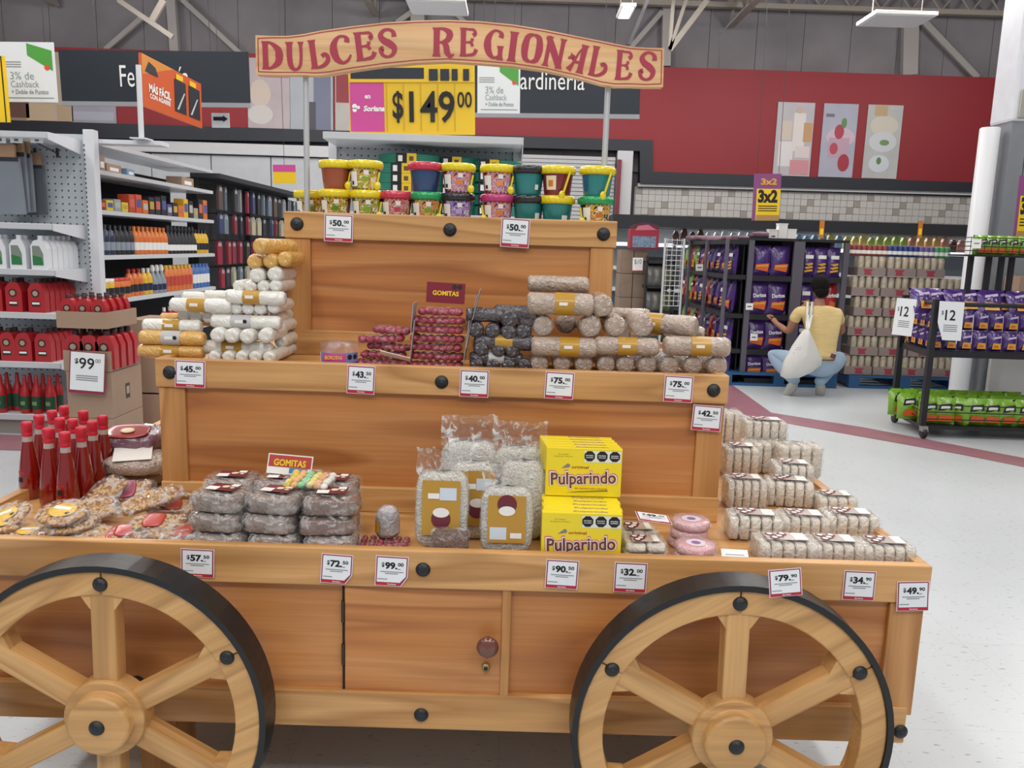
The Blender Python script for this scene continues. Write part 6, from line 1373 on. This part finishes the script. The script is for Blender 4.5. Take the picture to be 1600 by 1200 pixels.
# cartons, monitor box, wire rack
c = P(988, 440, 10.5)
for i in range(5):
    z0 = .02+i*.30
    for s in (0, 1):
        carton(P(968+21*s, 440, 10.5).x, P(988+21*s, 440, 10.5).x, 10.5, 10.9, z0, z0+.295, 'brown carton in the stack below the $10 sign, %s from the floor, %s column' % (ORD[i], ['left', 'right'][s]), prints=False, grp='cartons stacked below the $10 sign', m=mat('cardboard_dull', '8c7868', .8, var=.15, vscale=8))
t, w_, h_ = card('price_sign', 988, 403, 1005, 424, 10.4, WHITE, 'small white price sign $10 on the carton stack'); text('$10', w_*.7, h_*.4, GREY, t, (0, -.012, h_*.2)); MB().rect(-w_*.5, w_*.5, -h_*.5, -h_*.42).build('foot_strip', RED, t, (0, -.002, 0))
a, b = P(984, 388, 10.4), P(1031, 350, 10.4); w_, h_ = b.x-a.x, b.z-a.z
t = thing('counter_display', 'crimson counter display with pictured panel and pink top on the carton stack', 'display', (a.x, 10.4, a.z))
MB().box(0, w_, 0, .25, 0, h_*.8).build('case', mat('crimson_case', '9c2038', .5), t, bevel=.01); MB().rect(w_*.08, w_*.9, h_*.06, h_*.5).build('picture_panel', mat('panel_bluegrey', '7c90a8', .4, bump=1, bscale=60, var=.5, vscale=30), t, (0, -.003, 0))
MB().prism([(0, h_*.8), (w_, h_*.8), (w_*.95, h_*.95), (w_*.5, h_*1.05), (w_*.1, h_*.95)], -.0, .03).build('header', mat('dark_maroon', '5a2434', .5), t); MB().flat([(w_*.15, h_*.72), (w_*.9, h_*.76), (w_*.6, h_*.96), (w_*.25, h_*.9)], -.004).build('header_print', mat('rose_print', 'c86a80', .5), t)
wr = thing('wire_rack', 'white wire rack with grid top left of the chips display', 'rack')
WH = mat('wire_white', 'c8c8cc', .4)
ya = 9.9; a, b = P(1040, 372, ya), P(1061, 505, ya)
for x in (a.x, b.x): MB().tube((x, ya, .02), (x, ya, a.z), .014, 8).build('frame_post', WH, wr)
for i in range(14): z = a.z-.02-i*.06; MB().tube((a.x, ya, z), (b.x, ya, z), .005, 5).build('grid_wire', WH, wr)
for i in range(4): x = a.x+(b.x-a.x)*(i+.5)/4; MB().tube((x, ya, a.z-.8), (x, ya, a.z), .004, 5).build('grid_wire', WH, wr)
gr = thing('snack_rack', 'dark rack of clear bags with olive contents between cartons and wire rack', 'rack')
xg0, xg1 = P(1009, 450, 10.2).x, P(1052, 450, 10.2).x
for k_, py in enumerate((408, 447, 487, 530)): z = P(1030, py, 10.2).z; bk('shelf', xg0, xg1, 10.2, 10.6, z-.03, z, RK, gr)
for x in (xg0, xg1): bk('upright_post', x-.015, x+.015, 10.2, 10.24, 0, P(1030, 400, 10.2).z, RK, gr)
bk('back_panel', xg0, xg1, 10.58, 10.6, 0, P(1030, 402, 10.2).z, RK, gr)
OL = mat('olive_bag', '7c8460', .3, coat=.8, bump=1, bscale=20, var=.4, vscale=12); GYB = mat('greyish_bag', '8c8a88', .3, coat=.8, bump=1, bscale=20, var=.4, vscale=12)
for k_, py in enumerate((447, 487, 530)):
    z = P(1030, py, 10.2).z
    for i in range(4): chips(xg0+.05+i*.095, 10.3, z+.002, .1, .24, OL if i > 1 else GYB, '%s clear snack bag on dark rack, %s shelf down, %s from left' % ('olive' if i > 1 else 'grey', ORD[k_], ORD[i]), style='', grp='clear snack bags on the dark rack')
# cans
CT = mat('tray_card', '9a8a86', .8); CAN = mat('can_side', 'c4b8a4', .4, metal=.1, var=.3, vscale=14); CTOP = mat('can_top', 'e6d4a8', .3, metal=.2); CRED = mat('tray_red', 'a8404c', .6)
YB_ = 9.5
def tray_meshes(w_, h_=.245, d_=.28):
    tray = MB().box(-w_/2, w_/2, 0, d_, 0, h_*.42).mesh('tray', CT)
    n = 4 if w_ > .3 else 3; cs = MB(); r = w_/n/2*.94
    for r_ in range(2):
        for i in range(n): cs.lathe([(r, h_*.05), (r, h_*.86), (r*.85, h_*.95), (r*.82, h_*.97), (0, h_*.96)], 12, 0, c=(-w_/2+(i+.5)*w_/n, r+.005+r_*2.2*r, 0), caps=False)
    lab = MB().flat([(-w_*.12, h_*.06), (w_*.16, h_*.06), (w_*.12, h_*.2), (w_*.2, h_*.34), (-w_*.16, h_*.34), (-w_*.1, h_*.2)], -.002).mesh('print', CRED)
    return tray, cs.mesh('can', CAN), lab
TRM = {}
ycan = [(404, 435), (435, 466), (466, 497), (497, 528), (528, 558), (558, 588)]
rnd = random.Random(3)
pallet(P(1324, 600, YB_).x, P(1500, 600, YB_).x, YB_-.04, 'blue pallet under the stacked drink cases')
zb_ = .154; hh_ = (P(1400, 401, YB_).z-zb_)/6
for j in range(6):
    x = P(1326, 500, YB_).x+(0, .05)[j % 2]; i = 0
    while x < P(1496, 500, YB_).x-.2:
        w_ = .335; k = round(w_, 2)
        if k not in TRM: TRM[k] = tray_meshes(w_-.012, hh_)
        t = thing('drink_case', 'grey cardboard case of gold-topped cans, %s layer from the floor, %s from the left' % (ORD[j], ORD[i]), 'drink case', (x+w_/2, YB_+rnd.uniform(0, .02), zb_+j*hh_+.001), (0, 0, 0), 'stacked cases of cans')
        put('tray', TRM[k][0], t); tag(put('can', TRM[k][1], t), kind='stuff'); put('print', TRM[k][2], t, (rnd.uniform(-.06, .06), 0, 0))
        x += w_+.006; i += 1
# small cans on top of the cases
zt_ = zb_+6*hh_+.002
canm = {c_: (MB().lathe([(0, 0), (.036, 0), (.037, .01), (.037, .11), (.03, .12), (0, .121)], 12, 0, caps=False).mesh('can_body', mat('cn_'+c_, c_, .4)), MB().lathe([(.0374, .02), (.0374, .06)], 12, 0, caps=False).mesh('label', WHITE)) for c_ in ('8c3a34', '2a3c80', '6a5a90', '4a9a60')}
for i in range(20):
    c_ = '8c3a34' if i < 8 else '2a3c80' if i < 14 else '6a5a90' if i < 17 else '4a9a60'
    t = thing('drink_can', '%s small can on top of the drink cases, %s from the left' % ({'8c3a34': 'maroon', '2a3c80': 'blue', '6a5a90': 'violet', '4a9a60': 'green'}[c_], ORD[i]), 'can', (P(1330+i*8.2, 398, YB_).x, YB_+.1, zt_+.001), (0, 0, 0), 'small cans on top of the drink cases')
    put('can_body', canm[c_][0], t); put('label', canm[c_][1], t)
# ---- black wheeled snack rack at the right
a, bq, cr = P(1441, 660, 6.85), P(1392, 640, 7.55), P(1441, 467, 6.85)
xk, zk = a.x, cr.z; yk0, yk1 = 6.85, 7.5; xk2 = xk+1.5
xl_ = bq.x
bkr = thing('snack_rack', 'black wheeled snack rack with purple bags above and green bags on its bottom shelf', 'rack')
BKM = mat('rack_black_metal', '1d1d22', .45)
def post(x, y, z0, z1, nm='post', w_=.045): return bk(nm, x-w_/2, x+w_/2, y-w_/2, y+w_/2, z0, z1, BKM, bkr)
zc0 = .11
xs4 = [(xk, yk0), (xl_, yk1), (xk2, yk0), (xk2, yk1)]
for x, y in xs4: post(x, y, zc0, zk)
def slab(z0, z1, nm):    # shelf following the slanted left side
    return MB().add([(xk, yk0, z0), (xk2, yk0, z0), (xk2, yk1, z0), (xl_, yk1, z0), (xk, yk0, z1), (xk2, yk0, z1), (xk2, yk1, z1), (xl_, yk1, z1)], [(3, 2, 1, 0), (4, 5, 6, 7), (0, 1, 5, 4), (1, 2, 6, 5), (2, 3, 7, 6), (3, 0, 4, 7)]).build(nm, BKM, bkr)
zm = P(1441, 548, yk0).z; zbm = P(1441, 665, yk0).z
slab(zm-.05, zm, 'middle_shelf'); slab(zbm-.03, zbm, 'bottom_shelf')
zu = P(1441, 470, yk0).z-.02
for (xa_, ya_, xb2, yb2) in ((xk, yk0, xk2, yk0), (xk, yk0, xl_, yk1), (xl_, yk1, xk2, yk1)):
    MB().tube((xa_, ya_, zu), (xb2, yb2, zu), .018, 6).build('top_bar', BKM, bkr)
    for dz in (.06, .12, .18): MB().tube((xa_, ya_, zbm+dz), (xb2, yb2, zbm+dz), .005, 5).build('guard_wire', BKM, bkr)
for (x, y, lx) in ((xk, yk0, 0), (xl_, yk1, 0), (xk2, yk0, 0), (xk2, yk1, 0)):
    w_ = MB().lathe([(.0, -.016), (.042, -.016), (.046, -.01), (.046, .01), (.042, .016), (0, .016)], 18, 0, axis='x', caps=False).build('caster', mat('caster_black', '222226', .5), bkr, (x+.01, y-.02, .047))
    MB().prism([(-.03, .03), (.03, .03), (.035, .075), (-.02, .075)][::1], -.025, .025).build('caster_fork', mat('caster_zinc', 'a8a6a4', .35, metal=.7), w_, (0, 0, -.012), (0, 0, PI/2))
# upper basket on posts
xb0, xb1 = P(1500, 400, 7.2).x, P(1500, 400, 7.2).x+.95
zb0_, zb1_ = P(1500, 398, 7.2).z, P(1500, 371, 7.2).z
for x in (P(1514, 430, 7.2).x, P(1532, 430, 7.3).x, P(1562, 430, 7.2).x, P(1578, 430, 7.2).x): MB().box(x-.018, x+.018, 7.18, 7.22, zu, zb0_).build('basket_post', BKM, bkr)
bs = MB().box(xb0, xb1, 7.05, 7.4, zb0_-.01, zb0_).build('basket', BKM, bkr)
for k_ in range(5): z = zb0_+(zb1_-zb0_)*k_/4; MB().tube((xb0, 7.05, z), (xb1, 7.05, z), .004, 5).tube((xb0, 7.05, z), (xb0, 7.4, z), .004, 5).build('basket_wire', BKM, bs)
for k_ in range(16): x = xb0+k_*.06; MB().tube((x, 7.05, zb0_), (x, 7.05, zb1_), .003, 5).build('basket_wire', BKM, bs)
for i, px in enumerate((1534, 1549, 1564, 1582, 1600)):
    chips(P(px, 390, 7.15).x, 7.18, zb0_+.002, .13, .17, CGR, 'green snack bag in the top basket, %s from the left' % ORD[i], style='g', grp='green snack bags in the top basket')
t, w_, h_ = card('price_sign', 1518, 374, 1534, 388, 7.0, WHITE, 'small white tag on the front wires of the top basket', th=.003); MB().rect(-w_*.3, w_*.3, 0, h_*.1).build('print', GREY, t, (0, -.001, 0))
# purple bags: lying row on top, two standing rows
for i, px in enumerate((1452, 1478, 1505, 1532, 1556, 1580, 1604)):
    c = P(px, 470, 7.0); chips(c.x, 7.05+.08*(i % 2), zm+.30, .2, .24, PURP, 'purple snack bag in the heaped top layer, %s from the left' % ORD[i], rz=random.Random(i).uniform(-.3, .3), style='p', grp='purple snack bags heaped on the black rack', lean=-.5)
for i in range(9):
    for r_, nm in ((0, 'lower'), (1, 'upper')):
        px = 1462+i*23.5
        if px > 1625: continue
        c = P(px, 530, 6.93+.09*r_); chips(c.x, 6.95+.10*r_, zm+.002+.165*r_, .125, .17, PURP, 'purple snack bag standing in %s row of the black rack, %s from left' % (nm, ORD[i]), style='p', grp='purple snack bags standing in the black rack')
ang = math.atan2(yk1-yk0, xl_-xk)-PI
for r_, nm in ((0, 'lower'), (1, 'upper')):
    for i in range(4):
        f = .14+.24*i; x, y = xl_+(xk-xl_)*f+.05, yk1+(yk0-yk1)*f+.03
        chips(x+.03, y+.02, zm+.002+.165*r_, .15, .165, PURP, 'purple snack bag on slanted side of black rack, %s row, %s from rear' % (nm, ORD[i]), rz=math.atan2(yk0-yk1, xk-xl_), style='p', grp='purple snack bags on the side of the black rack')
# green bags bottom
gw = (P(1600, 640, 6.95).x-xk)/6.2
for i in range(8):
    chips(xk+.09+i*gw*.92, 6.95, zbm+.002, .19, .23, CGR, 'green snack bag in the front row of the bottom shelf, %s from the left' % ORD[i], rz=random.Random(i).uniform(-.25, .25) if i != 2 else -1.1, style='g', grp='green snack bags on the bottom shelf')
for i in range(10):
    chips(xk+.0+i*.115, 7.12, zbm+.002, .19, .235, CGR, 'green snack bag in the second row of the bottom shelf, %s from the left' % ORD[i], rz=random.Random(i+9).uniform(-.5, .5), style='g', grp='green snack bags on the bottom shelf', lean=-.15)
for i in range(10):
    chips(xk-.0+i*.115, 7.3, zbm+.002, .19, .24, CGR, 'green snack bag in the rear row of the bottom shelf, %s from the left' % ORD[i], rz=random.Random(i+29).uniform(-.5, .5), style='g', grp='green snack bags on the bottom shelf', lean=-.15)
for i in range(3):
    f = .2+.27*i; x, y = xl_+(xk-xl_)*f+.11, yk1+(yk0-yk1)*f+.02
    chips(x, y, zbm+.002, .16, .23, CGR, 'green snack bag at the slanted left side of the bottom shelf, %s from the rear' % ORD[i], rz=math.atan2(yk0-yk1, xk-xl_), style='g', grp='green snack bags on the bottom shelf')
# $12 signs
for (x0, y0, x1, y1, Y, rz, lab) in [(1462, 472, 1508, 531, 6.79, 0, 'large white price sign $12 on the front corner of the black rack'), (1405, 467, 1435, 524, 7.1, -.75, 'white price sign $12 on the slanted left side of the black rack')]:
    a, b = P(x0, y1, Y), P(x1, y0, Y); w_, h_ = b.x-a.x, b.z-a.z
    if rz: w_ *= 1.25
    t = thing('price_sign', lab, 'price sign', ((a.x+b.x)/2-(0 if rz == 0 else .04), Y if rz == 0 else 7.1, (a.z+b.z)/2), (R(-4), .02, rz))
    MB().prism([(-w_/2+(w_*.25 if rz == 0 else 0), -h_/2), (w_/2, -h_/2), (w_/2, h_/2), (-w_/2, h_/2), (-w_/2, 0 if 0 else -h_*.05)], 0, .002).build('paper', PAPER, t)
    text('$', w_*.09, h_*.12, BLACK, t, (-w_*.34, -.001, h_*.2)); text('12', w_*.42, h_*.27, BLACK, t, (-w_*.02, -.001, h_*.15), bold=.015); text('50', w_*.12, h_*.07, BLACK, t, (w_*.3, -.001, h_*.25)) if 0 else None
    for i, q in enumerate((-.12, -.17, -.22, -.27)): MB().rect(-w_*.26, w_*.3, h_*q, h_*(q+.018)).build('small_print', GREY, t, (0, -.001, 0))
# panels and cartons seen below and right of the rack
t = thing('partition', 'blue steel pallet side with a white panel standing behind the black rack', 'panel')
bk('blue_panel', P(1503, 590, 9.0).x, P(1548, 590, 9.0).x, 8.4, 8.45, .0, 1.0, mat('teal_panel', '1e5064', .6), t); bk('white_panel', P(1546, 590, 8.3).x, P(1546, 590, 8.3).x+1.6, 8.3, 8.35, .0, .78, mat('off_white_panel', 'b8b6b4', .6), t)
bk('foot', P(1503, 590, 9.0).x, P(1546, 590, 8.3).x+1.6, 8.36, 8.44, 0, .05, mat('teal_panel', ''), t)
for i in range(3): carton(P(1592, 450, 8.0).x, P(1592, 450, 8.0).x+.6, 8.0, 8.25, .8+i*.29, .8+i*.29+.285, 'brown carton at the right picture edge behind the black rack, %s from below' % ORD[i], prints=False, grp='cartons at the right picture edge') if i < 2 else None
# ================================================================== the crouching woman
def skin(name, pts, edges, m, parent, sub=2, root=0):
    me = bpy.data.meshes.new(name); me.from_pydata([p[0] for p in pts], edges, []); me.materials.append(m)
    o = bpy.data.objects.new(name, me); COL.objects.link(o)
    s = o.modifiers.new('skin', 'SKIN'); s.use_smooth_shade = True
    for i, (p, r) in enumerate(pts):
        sv = me.skin_vertices[0].data[i]; sv.radius = r if isinstance(r, tuple) else (r, r); sv.use_root = (i == root)
    o.modifiers.new('sub', 'SUBSURF').levels = sub; o.modifiers['sub'].render_levels = sub
    dg = bpy.context.evaluated_depsgraph_get(); dg.update()
    m2 = bpy.data.meshes.new_from_object(o.evaluated_get(dg)); bpy.data.objects.remove(o, do_unlink=True)
    r_ = put(name, m2, parent); 
    for f in m2.polygons: f.use_smooth = True
    return r_
SK = mat('skin', '9c6c52', .5); SHI = mat('yellow_shirt', 'dcc288', .8, var=.08, vscale=8, bump=.4, bscale=12, stretch=(1, 1, 5)); JE = mat('light_jeans', '9fb6cc', .85, var=.1, vscale=6, bump=.3, bscale=30); HA = mat('dark_hair', '120e0d', .8, bump=.6, bscale=60, spec=.2)
SHO = mat('grey_sneaker', 'a9a8a4', .6); TOTE = mat('white_tote', 'dcdcd8', .8, var=.05, vscale=5, bump=.4, bscale=9)
def q(px, py, Y): return P(px, py, Y)
pe = thing('person', 'woman in yellow t-shirt and light jeans crouching with her back turned', 'person', (0, 0, 0))
DB = 8.75
pel, bel, che, nk, hd0, hd1 = q(1284, 566, DB), q(1284, 535, DB+.06), q(1279, 498, DB+.12), q(1280, 475, DB+.13), q(1281, 464, DB+.14), q(1281, 448, DB+.15)
sl, sr = q(1248, 486, DB+.12), q(1308, 490, DB+.12)
el, wl_, hl = q(1232, 519, DB+.18), q(1213, 505, DB+.36), q(1207, 497, DB+.42)
er, wr_, hr = q(1316, 520, DB+.24), q(1300, 505, DB+.46), q(1296, 499, DB+.5)
hpl, hpr = q(1268, 572, DB+.02), q(1298, 573, DB+.02)
knl, knr = q(1202, 552, DB+.30), q(1314, 556, DB+.42)
anl, anr = q(1243, 596, DB+.03), q(1281, 596, DB+.05)
tol, tor_ = q(1228, 616, DB+.10), q(1281, 618, DB+.16)
pts = [(pel, (.15, .12)), (bel, (.135, .10)), (che, (.16, .105)), (nk, .055), (hd0, .062), (sl, .06), (el, .042), (wl_, .028), (sr, .06), (er, .042), (wr_, .028), (hpl, .10), (knl, .062), (anl, .04), (hpr, .10), (knr, .062), (anr, .04), (tol, .032), (tor_, .032), (hl, (.035, .018)), (hr, (.035, .018))]
ed = [(0, 1), (1, 2), (2, 3), (3, 4), (2, 5), (5, 6), (6, 7), (2, 8), (8, 9), (9, 10), (0, 11), (11, 12), (12, 13), (0, 14), (14, 15), (15, 16), (13, 17), (16, 18), (7, 19), (10, 20)]
body = skin('body', pts, ed, SK, pe)
# head with face, ears; joined into the body mesh
hm = MB(); hc0 = hd1
def headmesh():
    mb = MB(); n, k = 20, 14; vs = []
    for j in range(k+1):
        t = PI*j/k
        for i in range(n):
            a = 2*PI*i/n; r = math.sin(t); x = .074*r*math.cos(a); y = .092*r*math.sin(a); z = -.112*math.cos(t)
            if z < -.03: y += .018*(abs(z)-.03)/.08; x *= .88
            if y > .08 and abs(x) < .02 and -.035 < z < .02: y += .018     # nose
            if y > .07 and -.07 < z < -.05: y += .006                       # mouth
            if y > .06 and abs(abs(x)-.03) < .014 and 0 < z < .03: y -= .008  # eye hollows
            vs.append((x, y, z))
    fs = [(j*n+i, j*n+(i+1) % n, (j+1)*n+(i+1) % n, (j+1)*n+i) for j in range(k) for i in range(n)]
    mb.add(vs, fs, 0, True)
    for s in (-1, 1): mb.ball((s*.076, -.002, -.005), .010, .02, .03, 8, 6)
    return mb
ho = headmesh().build('head_part', SK, None, hc0, (R(-12), 0, R(8)))
# fingers
def hand(c, d, side):
    mb = MB(); d = Vector(d).normalized(); up = Vector((0, 0, 1)); sd_ = d.cross(up).normalized()
    for i in range(4):
        b = c+sd_*((i-1.5)*.018)+d*.02; L_ = (.034, .04, .042, .034)[i]
        m1 = b+d*L_-up*.006; e_ = m1+d*L_*.6-up*.02
        mb.tube(b, m1, .0085, 7, r1=.008).ball(tuple(m1), .008, .008, .008, 6, 5).tube(m1, e_, .008, 7, r1=.0065).ball(tuple(e_), .0065, .0065, .0065, 6, 5)
    b = c-sd_*.03*side-d*.01; m1 = b-sd_*.02*side+d*.03; mb.tube(b, m1, .010, 7, r1=.008).tube(m1, m1+d*.025, .008, 7, r1=.0065)
    return mb
h1 = hand(hl, hl-wl_, 1).build('hand_part', SK, None); h2 = hand(hr, hr-wr_, -1).build('hand_part', SK, None)
def merge(dst, srcs):
    import bmesh
    bm = bmesh.new(); bm.from_mesh(dst.data)
    for s in srcs:
        me = s.data.copy(); bpy.context.view_layer.update(); me.transform(s.matrix_world); bm.from_mesh(me); bpy.data.objects.remove(s, do_unlink=True)
    bm.to_mesh(dst.data); bm.free()
    for f in dst.data.polygons: f.use_smooth = True
merge(body, [ho, h1, h2])
hair = MB(); vs = []
hair.ball((0, -.014, .020), .094, .098, .112, 20, 14).ball((0, -.04, -.06), .08, .06, .065, 16, 10)
hair.build('hair', HA, pe, hc0, (R(-12), 0, R(8)))
up = Vector((0, 0, 1))
sp = [(bel.lerp(pel, .95), (.172, .145)), (bel, (.155, .122)), (che, (.178, .122)), (nk-up*.012, .068), (sl, .075), (sl.lerp(el, .55), .063), (sr, .075), (sr.lerp(er, .55), .063)]
skin('t_shirt', sp, [(0, 1), (1, 2), (2, 3), (2, 4), (4, 5), (2, 6), (6, 7)], SHI, pe, root=1)
skin('jeans', [(pel, (.172, .145)), (bel.lerp(pel, .6), (.15, .12)), (hpl, .125), (knl, .085), (knl.lerp(anl, 1.1), .064), (hpr, .125), (knr, .085), (knr.lerp(anr, 1.1), .064)], [(0, 1), (0, 2), (2, 3), (3, 4), (0, 5), (5, 6), (6, 7)], JE, pe)
for a, t_, ry in ((anl, tol, -.5), (anr, tor_, 0)):
    skin('shoe', [(a-up*.0, (.055, .056)), (a.lerp(t_, .5)-Vector((0, .02, 0)), (.058, .064)), (t_-up*.01, (.052, .04)), (t_+Vector((-.03 if ry else .0, .07, -.012)), (.042, .026))], [(0, 1), (1, 2), (2, 3)], SHO, pe)
c = q(1301, 556, DB-.12); MB().box(-.028, .028, 0, .006, -.026, .022).build('waist_patch', mat('dark_patch', '6a4058', .6), pe, (c.x, c.y-.02, c.z), (0, .3, .1))
# tote bag on her back
tb = thing('tote_bag', 'white cloth tote bag hanging from the crouching woman\'s left shoulder over her back', 'bag', (0, 0, 0))
prof_ = [(1262, 512), (1256, 517), (1240, 540), (1226, 565), (1220, 588), (1228, 592), (1250, 591), (1270, 582), (1284, 571), (1286, 560), (1276, 540), (1267, 520), (1264, 513)]
Yb = DB-.24
poly = [(P(x, y, Yb).x, P(x, y, Yb).z) for x, y in prof_]
mb = MB(); cx = sum(p[0] for p in poly)/len(poly); cz = sum(p[1] for p in poly)/len(poly); n = len(poly); vs = []
for lev, (k, y) in enumerate([(0.0, -.085), (.35, -.078), (.7, -.055), (.93, -.02), (1, .02), (.93, .07), (.5, .10), (0, .11)]):
    for x, z in poly: vs.append((cx+(x-cx)*k, Yb+y-(cz-z)*.12*0, cz+(z-cz)*k))
mb.add(vs, [(j*n+i, (j+1)*n+i, (j+1)*n+(i+1) % n, j*n+(i+1) % n) for j in range(7) for i in range(n)], 0, True)
mb.build('bag_cloth', TOTE, tb)
for dx in (-3, 3):
    a, b, c_ = q(1262+dx*.4, 514, Yb), q(1265+dx, 492, DB-.02), q(1266+dx*1.2, 472, DB+.08)
    st = MB(); ribpts = [a, b, c_, c_+Vector((0, .09, -.03))]
    vs = []
    for p in ribpts: vs += [p+Vector((-.014, 0, 0)), p+Vector((.014, 0, 0)), p+Vector((.014, .006, .004)), p+Vector((-.014, .006, .004))]
    st.add(vs, [(4*i+j, 4*i+(j+1) % 4, 4*i+4+(j+1) % 4, 4*i+4+j) for i in range(3) for j in range(4)]+[(3, 2, 1, 0), (12, 13, 14, 15)], 0, True)
    st.build('strap', TOTE, tb)
c = q(1246, 546, Yb-.088); text('YEL', .07, .04, mat('tote_print', 'a8a8a4', .7), tb, (c.x, Yb-.09, c.z)) if 0 else MB().rect(-.03, .035, -.004, .0).rect(-.015, .04, .016, .02).rect(-.045, -.03, -.04, -.035).build('faint_print', mat('tote_print', 'a8a8a4', .7), tb, (c.x, Yb-.092, c.z))
